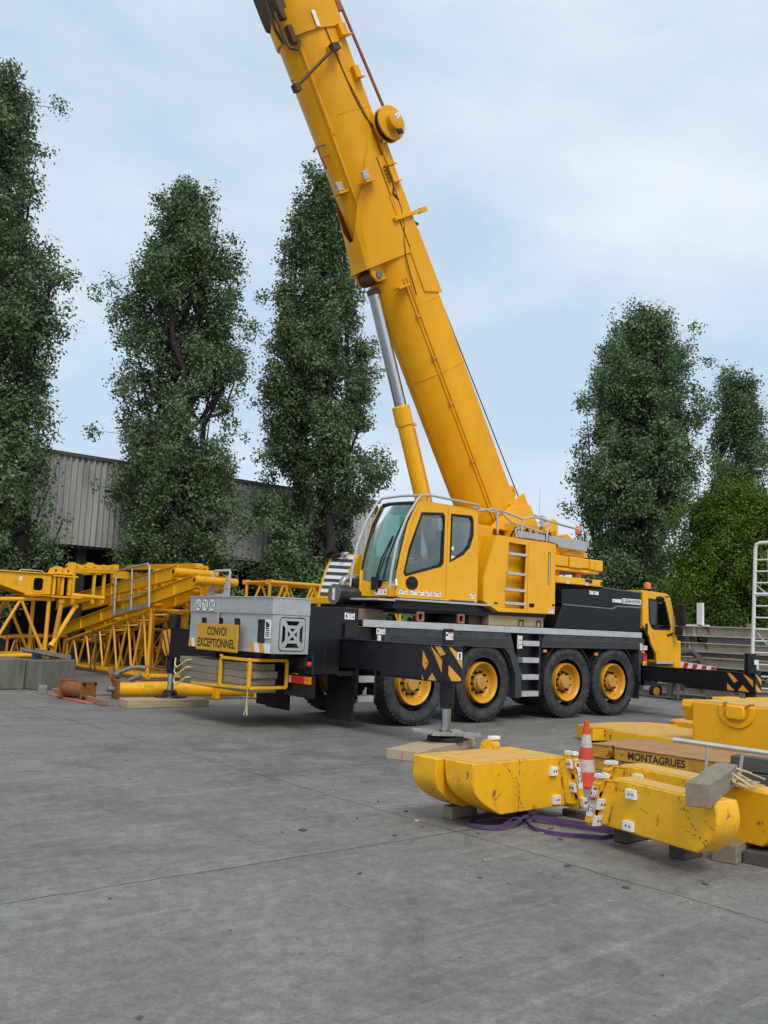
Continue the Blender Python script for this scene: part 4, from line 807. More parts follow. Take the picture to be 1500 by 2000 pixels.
b = MB(); b.box(1.98, 2.08, -.003, .0, 2.30, 2.34); b.box(3.74, 3.83, -.003, 0, 2.34, 2.38); b.build('latch', INK_SHADE, cabn)
# operator cab
oc = MB(); side = [(-.54, 2.30), (1.50, 2.30), (1.50, 2.75), (1.46, 4.12), (.0, 4.12), (-.12, 4.08), (-.32, 3.65), (-.46, 3.12), (-.55, 2.65)]
w1 = [(-.04, 3.90), (.50, 3.95), (.56, 3.90), (.56, 3.00), (.50, 2.93), (-.38, 2.69), (-.43, 2.75), (-.32, 3.22)]
w2 = [(.72, 3.96), (1.28, 3.98), (1.33, 3.90), (1.34, 3.60), (1.25, 3.36), (1.08, 3.20), (.72, 3.03)]
far = [(x-.16 if x < .3 else x, z) for x, z in side]
oc.px(side, .0, .05, 0, [w1, w2]); oc.px(far, .82, .87, 0, [[(x-.14 if x < .3 else x, z) for x, z in w1], w2])
oc.box(1.40, 1.46, .05, .82, 2.3, 3.0); oc.box(1.40, 1.46, .05, .82, 3.9, 4.1); oc.box(-.5, 1.40, .05, .82, 2.30, 2.36)
oc.pz([(-.06, .05), (1.44, .05), (1.44, .82), (-.22, .82)], 4.08, 4.125)
oc.plate([(0, 0), (.83, 0), (.83, .30), (.52, .27), (.46, .12), (.36, .12), (.30, .27), (.0, .30)], [], (-.735, .855, 2.31), Vector((.19, -.815, 0)).normalized(), (-.02, 0, 1), (.02, .01, 0))
ocab = oc.build('operator_cab', YEL, CR, bevel=.012)
fp = [(2.60, -.56, -.72), (2.80, -.545, -.715), (3.12, -.475, -.65), (3.65, -.335, -.50), (4.04, -.14, -.29)]
g = MB(); vs = []; fs = []; K = 8
for z, xn, xf in fp:
    for k in range(K+1):
        t = k/K; y = .03+.81*t; bul = .05*math.sin(math.pi*t); vs.append((xn+(xf-xn)*t-bul, y, z))
for i in range(len(fp)-1):
    for k in range(K): q = i*(K+1)+k; fs.append((q, q+1, q+K+2, q+K+1))
g.add(vs, fs); g.build('windscreen', GLASS, ocab, smooth=60)
g = MB(); g.path([(x0-.025, .035, z) for z, x0, x1 in fp[1:]], .022, 6); g.path([(x1-.02, .835, z) for z, x0, x1 in fp[1:]], .022, 6); g.path([(-.15, .05, 4.06), (-.25, .42, 4.07), (-.30, .82, 4.06)], .03, 6); g.build('windscreen_seal', RUB, ocab)
g = MB(); g.path([(-.56, .0, 2.33)]+[(x0-.005, .0, z) for z, x0, x1 in fp], .035, 8); g.path([(-.72, .86, 2.33)]+[(x1-.005, .86, z) for z, x0, x1 in fp], .035, 8); g.build('front_pillar', YEL, ocab)
g = MB(); g.px(w1, .02, .026); g.px(w2, .02, .026); g.px([(x-.14 if x < .3 else x, z) for x, z in w1], .84, .846); g.px(w2, .84, .846); g.box(1.425, 1.432, .06, .81, 3.0, 3.9); g.build('window_pane', GLASSD, ocab)
def shrink(poly, d):
    c = Vector((sum(p[0] for p in poly)/len(poly), sum(p[1] for p in poly)/len(poly))); return [tuple(Vector(p)+(c-Vector(p)).normalized()*d) for p in poly]
for wv in (w1, w2):
    g = MB(); g.px(wv, -.007, .018, 0, [shrink(wv, .055)]); g.build('window_seal', RUB, ocab)
g = MB(); g.box(.635, .65, -.003, .0, 2.34, 4.06); g.box(-.5, .64, -.003, .0, 2.335, 2.345); g.build('door_gap', LATD, ocab)
g = MB(); g.plate(arc(-.22, 2.575, .15, 0, 360, 20, .125)[:-1], [], (0, -.012, 0), (1, 0, 0), (0, 0, 1), (0, .012, 0), 0); g.box(-.30, -.16, -.028, -.012, 2.56, 2.595, 0); g.build('door_handle', RUB, ocab, bevel=.006)
for k, (x, w, kk) in enumerate(((-.42, .20, 0), (-.17, .16, 1), (.02, .13, 1), (.20, .16, 0), (.42, .18, 0))): sticker('safety_sticker', (x, -.003, 2.40), (1, 0, 0), (0, 0, 1), w, .085, ocab, kk)
sticker('safety_sticker', (1.36, -.003, 2.42), (1, 0, 0), (0, 0, 1), .16, .09, ocab)
sticker('safety_sticker', (.80, .012, 3.12), (1, 0, 0), (0, 0, 1), .12, .08, ocab, 2)
g = MB(); g.tube((.80, .016, 3.30), (.80, .012, 3.30), .04, 14); g.build('round_sticker', WHITE, ocab)
for x, z, w, h in ((.18, 3.78, .11, .06), (.16, 3.68, .13, .08), (.27, 3.66, .1, .08), (.19, 3.56, .09, .08)):
    g = MB(); g.box(x-w/2, x+w/2, .028, .03, z-h/2, z+h/2); g.build('paper_note', mat('pale note', (.42, .47, .45), .6, var=.05) if 'pale note' not in MATS else MATS['pale note'], ocab)
sticker('safety_sticker', (-.665, .34, 2.40), (.19, -.815, 0), (0, 0, 1), .27, .12, ocab)
g = MB()    # seat, console, levers
g.box(.35, .85, .22, .70, 2.36, 2.80); g.obox((.86, .46, 3.05), (.07, 0, .02), (0, .22, 0), (-.05, 0, .42)); g.obox((.92, .46, 3.55), (.05, 0, .01), (0, .12, 0), (-.02, 0, .13)); g.box(.10, .6, .10, .22, 2.6, 2.98); g.box(.10, .6, .66, .78, 2.6, 2.98); g.box(-.45, -.15, .15, .75, 2.36, 2.75)
g.tube((.15, .16, 2.95), (.12, .16, 3.15), .018, 6); g.tube((.15, .72, 2.95), (.12, .72, 3.15), .018, 6); g.build('driver_seat', FABRIC, ocab, bevel=.03)
g = MB(); g.box(.12, .62, .79, .805, 3.12, 3.9); g.build('window_blind', BLIND, ocab)
g = MB(); g.box(.40, .52, .6, .64, 3.2, 3.55); g.build('display_screen', INK_SHADE, ocab, bevel=.01)
g = MB()    # wiper: two long arms
P = lambda z, t: Vector((np.interp(z, [f[0] for f in fp], [f[1]+(f[2]-f[1])*t-.05*math.sin(math.pi*t)-.03 for f in fp]), .03+.81*t, z))
g.path([P(2.50, .55), P(3.0, .42), P(3.42, .27)], .014, 6); g.path([P(2.52, .50), P(3.0, .35), P(3.42, .25)], .012, 6); g.path([P(2.62, .30), P(3.0, .26), P(3.5, .16), P(3.75, .10)], .016, 6); g.obox(P(2.60, .52)+Vector((-.0, 0, -.06)), (.03, 0, 0), (0, .07, 0), (0, 0, .12)); g.build('wiper', RUB, ocab)
for a_, b_ in ((0, -.055), (.87, .06)):
    pass
g = MB(); g.path([(-.78, -.04, 2.46), (-.76, -.05, 2.75), (-.66, -.05, 3.27), (-.45, -.05, 3.75), (-.20, -.05, 4.12), (-.12, -.05, 4.20), (.1, -.05, 4.235), (1.40, -.05, 4.20), (1.42, -.02, 4.13)], .024, 8); g.build('guard_rail', TUBE, ocab)
g = MB(); g.path([(-.93, .92, 2.46), (-.90, .92, 2.75), (-.80, .92, 3.27), (-.60, .92, 3.75), (-.36, .92, 4.12), (-.27, .90, 4.20), (-.20, .45, 4.22), (-.12, -.04, 4.205)], .024, 8); g.build('guard_rail', TUBE, ocab)
g = MB(); g.path([(-.78, -.04, 2.50), (-.70, -.06, 2.50), (-.62, -.04, 2.50), (-.60, .0, 2.62)], .02, 6); g.path([(.1, -.05, 4.235), (.12, .05, 4.20), (.14, .06, 4.12)], .02, 6); g.build('rail_bracket', TUBE, ocab)
g = MB(); g.box(-1.02, -.62, -.03, .78, 2.225, 2.262); g.pz([(-.60, -.14), (1.78, -.14), (1.78, .05), (-.60, .05)], 2.245, 2.28); g.build('foot_step', ALU, ocab, bevel=.006)
g = MB(); g.box(-.62, 1.5, .02, .85, 2.10, 2.24); g.build('cab_base', BLK, ocab)
g = MB(); g.box(.75, 1.45, -.01, .03, 2.275, 2.30); g.box(.75, 1.4, -.012, .0, 2.31, 2.325); g.build('door_track', DGRY, ocab)
g = MB(); g.lathe([(0, .05), (.02, .085), (.10, .09), (.14, .05)], (-.86, .98, 2.55), (.7, -.3, -.1), 14); g.build('work_lamp', RUB, ocab)
g = MB(); g.tube((-.871, .985, 2.552), (-.862, .981, 2.551), .072, 14); g.build('lamp_lens', MIRROR, ocab)
# exhaust silencer beside the cab and grille of the far engine cover
g = MB(); g.lathe([(0, .17), (.02, .185), (.60, .185), (.62, .16)], (-1.22, 1.00, 2.32), (1, 0, 0), 28); ex = g.build('exhaust_silencer', mat('dark ribbed heat shield', (.045, .045, .047), .45, metal=.5, var=.2, stretch=(60, 1, 1), scale=1.0, bump=.5, bscale=2), CR)
g = MB(); g.lathe([(0, .188), (.012, .188)], (-1.235, 1.00, 2.32), (1, 0, 0), 28, m=0); g.plate([(.96, 2.21), (1.03, 2.21), (1.05, 2.28), (1.02, 2.32), (1.05, 2.36), (1.03, 2.43), (.96, 2.43)], [], (-1.236, 0, 0), (0, 1, 0), (0, 0, 1), (-.002, 0, 0), 1); g.build('silencer_cap', [mat('grey woven cap', (.16, .16, .165), .6, metal=.3, var=.3, scale=40), WHITE], ex)
g = MB(); g.path([(-1.03, 1.02, 2.46), (-1.03, 1.02, 2.54), (-.99, 1.02, 2.60), (-.90, 1.02, 2.635), (-.75, 1.02, 2.645), (-.3, 1.0, 2.645)], .07, 14); g.path([(-.86, 1.02, 2.64), (-.82, 1.02, 2.64)], .078, 14); g.build('exhaust_pipe', mat('stained exhaust steel', (.36, .34, .31), .4, metal=.7, dirt=(.22, .17, .12), dirt_amt=.6, scale=6), ex)
def gp(t, u): # front slope of engine cover: t across from far (0) to near (1), u up
    lo = Vector((-.44, 2.62, 2.30)).lerp(Vector((-.42, 1.75, 2.28)), t); hi = Vector((-.10, 2.60, 3.22)).lerp(Vector((-.10, 1.72, 3.16)), t); q = lo.lerp(hi, u); q.x -= .05*math.sin(math.pi*u*.9); return q
g = MB(); U = [0, .15, .3, .45, .6, .75, .9, 1.0]
vs = [gp(t, u) for u in U for t in (0, 1)]; vs += [Vector((2.6, y, z)) for z in (2.25, 3.2) for y in (2.6, 1.7)]
n_ = len(U); fs = [(2*i, 2*i+1, 2*i+3, 2*i+2) for i in range(n_-1)]
fs += [tuple([2*i+1 for i in range(n_)]+[2*n_+3, 2*n_+1][::1])[::-1], tuple([2*i for i in range(n_)]+[2*n_+2, 2*n_]), (2*(n_-1), 2*(n_-1)+1, 2*n_+3, 2*n_+2)]
g.add(vs, fs); eng = g.build('engine_cover', YEL, CR, smooth=30)
g = MB()
for i in range(12):
    u0 = .03+.92*i/12; u1 = .03+.92*(i+1)/12
    ns = Vector((-.8, 0, .5)).normalized()*.006
    q = [gp(.10, u0)+ns, gp(.90, u0)+ns, gp(.90, u1)+ns, gp(.10, u1)+ns]; q2 = [p+ns*(1 if i % 2 else .4) for p in q]
    g.add(q+q2, [(3, 2, 1, 0), (4, 5, 6, 7), (0, 1, 5, 4), (1, 2, 6, 5), (2, 3, 7, 6), (3, 0, 4, 7)], 0 if i % 2 else 1)
g.build('grille', [WHITE, DGRY], eng)
g = MB(); g.obox(gp(.06, .97)+Vector((-.07, .0, .03)), (.09, 0, -.02), (0, .10, -.05), (.03, 0, .06)); g.obox(gp(.28, .93)+Vector((-.06, 0, .02)), (.05, 0, 0), (0, .15, -.02), (.02, 0, .045)); g.build('mirror', RUB, eng, bevel=.03)
g = MB(); g.lathe([(0, .065), (.03, .075), (.1, .04)], gp(.66, .90)+Vector((-.13, 0, .05)), (1, 0, 0), 14); g.build('work_lamp', CHROME, eng)
g = MB(); g.box(-.62, -.40, 1.72, 2.66, 2.16, 2.29); g.box(-.45, 2.6, 1.75, 2.6, 2.16, 2.26); g.build('cover_sill', YEL, eng, bevel=.01)
g = MB(); g.sphere(gp(.45, 1.0)+Vector((.0, 0, .015)), .06, 10, sy=2.2, sz=.3); g.build('round_sticker', WHITE, eng)
# guard rails on the deck behind the cab
g = MB(); g.path([(1.47, .05, 4.10), (1.90, .02, 4.19), (2.00, .0, 4.13), (2.02, .0, 3.70)], .022, 8); g.build('guard_rail', TUBE, CR)
g = MB(); g.path([(2.02, .0, 4.19), (2.80, .0, 4.07), (3.00, .0, 4.14), (3.25, .02, 4.16), (4.9, .0, 4.02)], .022, 8); g.path([(4.92, .0, 4.02), (4.92, .0, 3.68)], .022, 8); g.path([(2.05, .0, 4.17), (2.45, .03, 3.98), (3.50, .03, 3.86)], .02, 8); g.path([(2.78, .0, 4.06), (2.72, .0, 3.68)], .022, 8); g.path([(3.58, .0, 4.08), (3.52, .0, 3.68)], .022, 8); g.path([(2.60, .0, 3.68), (2.60, .05, 3.85), (2.8, .05, 3.9)], .02, 8); g.build('guard_rail', TUBE, CR)
g = MB(); g.path([(2.1, .75, 4.30), (3.2, .75, 4.24), (3.35, .75, 4.38), (3.5, .75, 4.41), (4.95, .75, 4.22), (4.95, .02, 4.03)], .022, 8); g.path([(4.3, .75, 4.3), (4.25, .4, 4.05)], .03, 8); g.path([(3.2, .75, 4.24), (3.2, .75, 3.8)], .02, 8); g.build('guard_rail', TUBE, CR)
for x0, x1 in ((2.62, 3.46), (3.60, 4.88)):
    g = MB(); z1 = 3.83 if x0 < 3 else 3.82
    g.px([(x0, 3.69), (x0+.25, 3.66), (x0+.32, 3.60), (x1, 3.585), (x1, z1-.02), (x0, z1)] if x0 > 3 else [(x0, 3.69), (x1, 3.69), (x1, z1-.02), (x0, z1)], -.02, .05); g.build('grey_panel', GRYP, CR, bevel=.006)
g = MB(); g.tube((4.84, .02, 3.68), (4.84, .02, 4.0), .015, 8); g.build('beacon_stem', RUB, CR)
g = MB(); g.lathe([(4.0, .075), (4.12, .08), (4.17, .06), (4.19, .0)], (4.98, .30, 0), (0, 0, 1), 14); g.build('beacon', ORBE, CR)
g = MB(); g.lathe([(3.7, .03), (3.98, .03), (4.0, .075)], (4.98, .30, 0), (0, 0, 1), 12); g.build('beacon_base', STEEL, CR)
# winch, brackets and hoses on top of the rear
g = MB(); g.tube((4.5, .95, 3.75), (4.5, 1.85, 3.75), .30, 28); g.tube((4.5, .9, 3.75), (4.5, .94, 3.75), .40, 28); g.tube((4.5, 1.86, 3.75), (4.5, 1.9, 3.75), .40, 28); g.build('winch_drum', STEEL, CR)
g = MB(); g.px([(3.9, 3.5), (4.4, 3.5), (4.35, 4.22), (4.2, 4.27), (3.95, 4.1)], .38, .46); g.px([(4.3, 3.5), (4.9, 3.5), (4.85, 3.75), (4.5, 3.95), (4.3, 3.9)], .22, .62); g.box(2.75, 3.4, .16, .5, 3.70, 4.02); g.box(4.75, 5.1, .2, .6, 3.55, 3.85); g.box(3.9, 5.0, .3, 2.3, 3.40, 3.55); g.build('winch_bracket', YEL, CR, bevel=.012)
g = MB()
for k in range(7):
    r_ = random.Random(k); x = 2.62+.18*k; g.path([(x, .12+.1*r_.random(), 3.70), (x+.05, .1, 3.82+.1*r_.random()), (x+.16, .16, 3.86), (x+.22, .2, 3.72)], .018, 6)
g.build('hydraulic_hoses', RUB, CR)
for k in range(6):
    g = MB(); x = 3.55+.1*k; g.tube((x, .2+.03*(k % 3), 3.75), (x, .2, 3.94+.03*(k % 2)), .03, 8); g.build('valve_fitting', YEL, CR)
# counterweight carrier at the back of the superstructure
for x0, x1, z0, z1, y0 in ((3.87, 4.30, 3.20, 3.44, .02), (4.33, 4.78, 3.19, 3.44, .0), (4.79, 5.03, 3.21, 3.43, .03), (5.04, 5.22, 3.19, 3.43, .0), (5.23, 5.50, 3.18, 3.43, .0)):
    g = MB(); g.box(x0, x1, y0, 2.7, z0, z1); g.build('counterweight_frame', YEL, CR, bevel=.03)
g = MB(); g.box(3.9, 5.4, .05, 2.7, 3.12, 3.19); g.px([(4.2, 3.46), (5.05, 3.46), (5.05, 3.56), (4.4, 3.60)], .1, .6); g.build('frame_beam', YEL, CR, bevel=.01)
g = MB(); g.box(3.86, 5.5, .0, 2.74, 2.84, 2.99); g.build('counterweight_plate', YEL, CR, bevel=.02)
for x in (4.35, 5.0): sticker('safety_sticker', (x-.1, -.003, 2.88), (1, 0, 0), (0, 0, 1), .12, .07, CR)
for x in (4.3, 5.05):
    g = MB(); g.tube((x-.05, .35, 2.98), (x-.05, .35, 3.2), .10, 14); g.build('lifting_ram', YEL, CR)
g = MB(); g.box(4.85, 5.1, -.004, .0, 2.9, 2.98); g.box(5.40, 5.502, -.004, .0, 2.87, 2.96); g.build('pocket', INK_SHADE, CR)

# ------------------------------------------------------------------ boom
BO = Vector((3.71, YC, 4.39)); BD = Vector((-.5240, 0, .8517)).normalized(); BN = Vector((-BD.z, 0, BD.x)); HW = .53
def bp(s, n, y): return BO+BD*s+BN*n+Vector((0, y, 0))
def section(sc=1.0, grow=0.0):
    half = [(0, HW-.13), (.10, HW), (.62, HW), (.78, .50), (.95, .42), (1.10, .29), (1.19, .15)]
    pts = [(n, -y) for n, y in half]+[(1.235, 0)]+[(n, y) for n, y in reversed(half)]
    c = (.6, 0); return [((n-c[0])*sc+c[0]+(grow if n > .6 else -grow if n < .2 else 0), y*sc+(grow if y > .05 else -grow if y < -.05 else 0)) for n, y in pts]
def loft(s0, s1, sec, cap=True):
    b = MB(); N = len(sec); vs = [bp(s0, n, y) for n, y in sec]+[bp(s1, n, y) for n, y in sec]
    fs = [(k, k+N, (k+1) % N+N, (k+1) % N) for k in range(N)]; fs += [tuple(range(N)), tuple(range(2*N-1, N-1, -1))]
    b.add(vs, fs); return b
boom = loft(-1.3, 10.95, section()).build('boom_base_section', BOOMY, CR, smooth=28)
loft(10.45, 10.95, section(1, .035)).build('boom_collar', BOOMY, boom, smooth=28)
loft(10.6, 14.0, section(.93)).build('telescopic_section', BOOMY, CR, smooth=28)
loft(3.55, 3.58, section(1, .008)).build('weld_band', BOOMY, boom, smooth=28)
# yoke wrapped round the underside where the lift cylinder pushes
b = MB(); half_lo = [(.50, -.57), (.82, -.535), (1.15, -.41), (1.45, -.30), (1.50, -.25), (1.50, -.06)]; half_hi = [(.50, -.56), (.80, -.53), (.97, -.45), (1.12, -.32), (1.225, -.15), (1.265, -.04)]
lo_ = half_lo+[(n, -y) for n, y in reversed(half_lo)]; hi_ = half_hi+[(n, -y) for n, y in reversed(half_hi)]
stop = [8.3, 7.9, 7.55, 7.25, 6.85, 6.62]; stop = stop+stop[::-1]; S0 = 6.02; vs = []; fs = []; K = 7; NC = len(lo_)
for i in range(K+1):
    f = i/K
    for (n0, y0), (n1, y1), st in zip(lo_, hi_, stop):
        s = S0+(st-S0)*f; g_ = min(1, (s-S0)/1.55); g_ = g_**.8; vs.append(bp(s, n0+(n1-n0)*g_, y0+(y1-y0)*g_))
for i in range(K):
    for k in range(NC-1): fs.append((i*NC+k, (i+1)*NC+k, (i+1)*NC+k+1, i*NC+k+1))
o_ = len(vs); vs += [bp(S0+.12, n*.70+.16, y*.86) for n, y in lo_]
for k in range(NC-1): fs.append((k, k+1, o_+k+1, o_+k))
b.add(vs, fs); yk = b.build('cylinder_yoke', BOOMY, boom, smooth=22)
for y in (-.27, .21):
    b = MB(); pts = [(5.72, 1.05), (6.2, 1.05), (6.2, 1.40), (5.86, 1.42), (5.72, 1.34)]
    b.plate([(s, n) for s, n in pts], [], bp(0, 0, y), BD, BN, (0, .06, 0)); b.build('pin_lug', BOOMY, yk)
b = MB(); b.tube(bp(5.84, 1.27, -.31), bp(5.84, 1.27, .31), .075, 16); b.build('pivot_pin', STEEL, yk)
for y in (-.53,):
    b = MB(); b.box(0, 0, 0, 0, 0, 0); b.v = []; b.f = []; b.m = []
    b.obox(bp(5.45, 1.02, -.50), BD*.02, BN*.16, (0, .10, 0)); b.build('lug_rib', BOOMY, yk)
# raised seam, cable run and clips along the near side
b = MB(); b.path([bp(s, .86, -.475) for s in (.2, 2, 4, 5.6)], .022, 6); b.path([bp(s, .80, -.505) for s in (.2, 2, 4, 5.6)], .012, 5); b.build('cable_duct', BOOMY, boom)
b = MB(); b.path([bp(8.6, 1.10, -.30), bp(10.2, 1.10, -.30)], .03, 6); b.path([bp(7.0, 1.13, -.26), bp(10.2, 1.10, -.30)], .03, 6); b.build('seam_rail', BOOMY, boom)
for s in (.5, 1.6, 2.9, 3.9, 4.8):
    b = MB(); b.obox(bp(s, .84, -.50), BD*.035, BN*.07, (0, .014, 0)); b.build('duct_clip', LATD, boom)
b = MB(); b.path([bp(s, n, -.545) for s, n in ((10.6, .55), (9.8, .5), (9.2, .45), (8.75, .36), (8.45, .2))], .011, 5); b.path([bp(s, n, -.55) for s, n in ((9.4, .46), (8.6, .30), (7.9, .28))], .009, 5); b.path([bp(s, n, -.56) for s, n in ((7.7, .30), (7.3, .30), (6.9, .31), (6.72, .36), (6.55, .40), (6.3, .55), (6.0, .66), (5.6, .72), (5.2, .76))], .013, 5); b.build('control_cable', CABLE, boom)
b = MB(); b.lathe([(0, .19), (.02, .335), (.05, .345)], bp(8.45, -.02, -.83), (0, 1, 0), 36); b.lathe([(-.13, .15), (-.12, .175), (.0, .18)], bp(8.45, -.02, -.83), (0, 1, 0), 28); reel = b.build('cable_reel', BOOMY, boom, smooth=35)
b = MB(); b.lathe([(.05, .32), (.17, .32)], bp(8.45, -.02, -.83), (0, 1, 0), 36); b.build('wound_cable', RUB, reel)
b = MB(); b.lathe([(.17, .345), (.20, .345), (.21, .1), (.3, .1)], bp(8.45, -.02, -.83), (0, 1, 0), 36); b.build('reel_flange', BOOMY, reel, smooth=35)
b = MB(); b.obox(bp(8.22, .0, -.845)+Vector((-.0, -.105, 0)), BD*.05, BN*.06, (0, .02, 0)); b.build('reel_window', INK_SHADE, reel)
sticker('safety_sticker', bp(8.52, -.07, -.962), -BN+BD*.3, BD+BN*.3, .16, .09, reel, 2)
# brackets and small gear on the near side
for s, n, w, h, d in ((10.35, .16, .12, .16, .10), (9.55, .20, .12, .12, .10), (7.95, .18, .22, .16, .07), (7.55, .22, .16, .13, .09)):
    b = MB(); b.obox(bp(s, n, -HW-d/2), BD*w, BN*h*.6, (0, d/2, 0)); b.obox(bp(s-w, n, -HW-d*.8), BD*.012, BN*h*.8, (0, d*.8, 0)); b.build('bracket', BOOMY, boom, bevel=.008)
b = MB(); b.obox(bp(6.72, .22, -HW-.05), BD*.035, BN*.42, (0, .05, 0)); b.obox(bp(6.72, -.22, -HW-.05), BD*.05, BN*.10, (0, .06, 0)); b.build('support_arm', BOOMY, boom, bevel=.008)
b = MB(); b.obox(bp(6.95, .50, -HW-.02), BD*.22, BN*.02, (0, .03, 0)); b.build('clip_bar', BOOMY, boom)
b = MB(); b.obox(bp(7.05, .26, -HW-.02), BD*.9, BN*.19, (0, .012, 0)); b.build('stiffener_plate', BOOMY, boom, bevel=.006)
b = MB(); b.plate([(5.05, .02), (6.42, .05), (6.42, .30), (6.05, .48), (5.2, .50)], [], bp(0, 0, -HW-.03), BD, BN, (0, .03, 0)); b.build('cover_plate', BOOMY, boom, bevel=.006)
b = MB(); b.plate([(6.45, .14), (6.62, .10), (6.48, -.05)], [], bp(0, 0, -HW-.012), BD, BN, (0, .01, 0)); b.build('dark_decal', BLK, boom)
for k in range(5):
    b = MB(); b.path([bp(7.75-.07*k, .33, -.56), bp(7.72-.07*k, .42, -.60), bp(7.69-.07*k, .33, -.62)], .014, 5); b.build('spring_coil', CABLE, boom)
b = MB(); b.path([bp(7.3, .32, -.57), bp(7.2, .40, -.58), bp(7.12, .34, -.58), bp(7.05, .3, -.56)], .02, 6); b.build('shackle', CABLE, boom)
for y, nn in ((-.44, .93), (.0, 1.27)):
    b = MB(); b.obox(bp(7.55, nn, y)-Vector((0, .10, 0)), BD*.02, BN*.14, (0, .12, 0)); lb = b.build('lamp_bracket', BOOMY, boom)
    b = MB(); b.obox(bp(7.66, nn+.02, y)-Vector((.02, .16, 0)), BD*.085, BN*.085, (0, .03, 0)); b.build('flood_lamp', mat('dirty lamp glass', (.5, .48, .42), .4, dirt=(.15, .14, .12), dirt_amt=.9, scale=18, var=.2) if 'dirty lamp glass' not in MATS else MATS['dirty lamp glass'], lb, bevel=.01)
b = MB(); b.tube(bp(10.0, .68, -.70), bp(9.55, 1.62, -.40), .03, 8); b.obox(bp(10.02, .66, -.72), BD*.06, BN*.09, (0, .06, 0)); b.obox(bp(9.52, 1.66, -.40), BD*.07, BN*.06, (0, .07, 0)); b.path([bp(9.55, 1.68, -.4), bp(9.66, 1.72, -.4), bp(9.66, 1.64, -.42)], .008, 5); b.build('lamp_arm', CABLE, boom)
b = MB(); b.obox(bp(10.05, .55, -.60), BD*.05, BN*.14, (0, .08, 0)); b.build('bracket', BOOMY, boom, bevel=.008)
b = MB(); b.path([bp(8.5, 1.22, -.1), bp(8.5, 1.45, -.1), bp(8.42, 1.55, -.1)], .025, 6); b.path([bp(8.3, 1.22, -.1), bp(8.28, 1.42, -.1), bp(8.05, 1.40, -.1)], .025, 6); b.path([bp(8.5, 1.42, -.1), bp(8.28, 1.42, -.1)], .02, 6); b.build('hook_bracket', BROWNT, boom)
b = MB(); b.path([bp(11.4, -.12, -.42), bp(10.75, -.12, -.42)], .075, 8); b.tube(bp(11.0, -.16, -.45), bp(8.55, -.30, -.50), .032, 8); b.build('guide_tube', BROWNT, boom)
b = MB(); b.plate([(10.72, 1.05), (11.6, 1.05), (11.6, 1.265), (11.0, 1.265), (10.8, 1.25)], [], bp(0, 0, -.30), BD, BN, (0, .6, 0)); b.build('head_block', CABLE, boom, bevel=.03)
b = MB(); b.path([bp(10.95, 1.31, -.20), bp(10.5, 1.33, -.22), bp(10.28, 1.31, -.25), bp(10.2, 1.22, -.33), bp(10.35, 1.12, -.36)], .035, 7); b.path([bp(11.2, 1.33, -.1), bp(10.7, 1.36, -.1), bp(10.42, 1.29, -.1)], .03, 7); b.obox(bp(10.5, 1.17, -.27), BD*.16, BN*.07, (0, .06, 0)); b.build('head_hose', CABLE, boom)
sticker('safety_sticker', bp(10.62, .72, -.58), BN, BD, .09, .30, boom, 2)
# flaked seams and weld lines across the near side of the base section
for s_ in (1.9, 5.0, 8.9):
    b = MB(); b.path([bp(s_, .12, -HW-.001), bp(s_, .60, -HW-.001), bp(s_, .78, -.502), bp(s_, .95, -.423)], .006, 5); b.build('weld_seam', BOOMY, boom)
# foot of the boom: ear plates
for y in (-.35, .30):
    b = MB(); b.plate([(-.6, -.02), (.55, -.02), (.6, -.10), (.56, -.20), (.46, -.24), (.36, -.20), (.30, -.12), (-.6, -.10)], [arc(.46, -.14, .04, 0, 360, 10)[:-1]], bp(0, 0, y), BD, BN, (0, .05, 0)); b.build('ear_plate', BOOMY, boom)
b = MB(); b.obox(bp(-.3, .05, -HW-.01), BD*.65, BN*.28, (0, .02, 0)); b.build('foot_plate', BOOMY, boom, bevel=.006)
# lift cylinder
A = Vector((1.85, YC, 2.75)); Bm = Vector((.50, YC, 6.25)); T = bp(5.84, 1.27, 0)
d = (T-A).normalized(); Lc = (Bm-A).length
b = MB(); b.tube(A, A+d*(Lc-.35), .158, 28); b.lathe([(Lc-.42, .17), (Lc-.40, .185), (Lc-.02, .185), (Lc, .17)], A, d, 28); cyl = b.build('lift_cylinder', YEL, CR, smooth=35)
b = MB(); b.tube(A+d*Lc, T-d*.28, .118, 24); b.build('piston_rod', CHROME, cyl, smooth=35)
b = MB(); b.lathe([(-.34, .13), (-.25, .14), (-.22, .10)], T, d, 20); b.tube(T-Vector((0, .2, 0)), T+Vector((0, .2, 0)), .15, 20); b.build('rod_eye', CABLE, cyl)
b = MB(); q = Vector((.19, -.05, .06)); b.path([A+q+d*.3, A+q+d*(Lc-.5), A+d*(Lc-.35)], .02, 7); b.obox(A+q+d*(Lc-.42), d*.03, (.05, 0, 0), (0, .04, 0)); b.build('oil_pipe', YEL, cyl)
b = MB(); b.path([A+d*(Lc-.1)+Vector((.155, 0, .06)), T-d*.9+Vector((.15, 0, .06))], .009, 5); b.build('gauge_wire', WIRE, cyl)
# hoist rope from winch to boom head
b = MB(); b.tube(Vector((4.72, YC, 4.0)), bp(13.5, -.12, 0), .014, 6); b.build('hoist_rope', WIRE, CR)
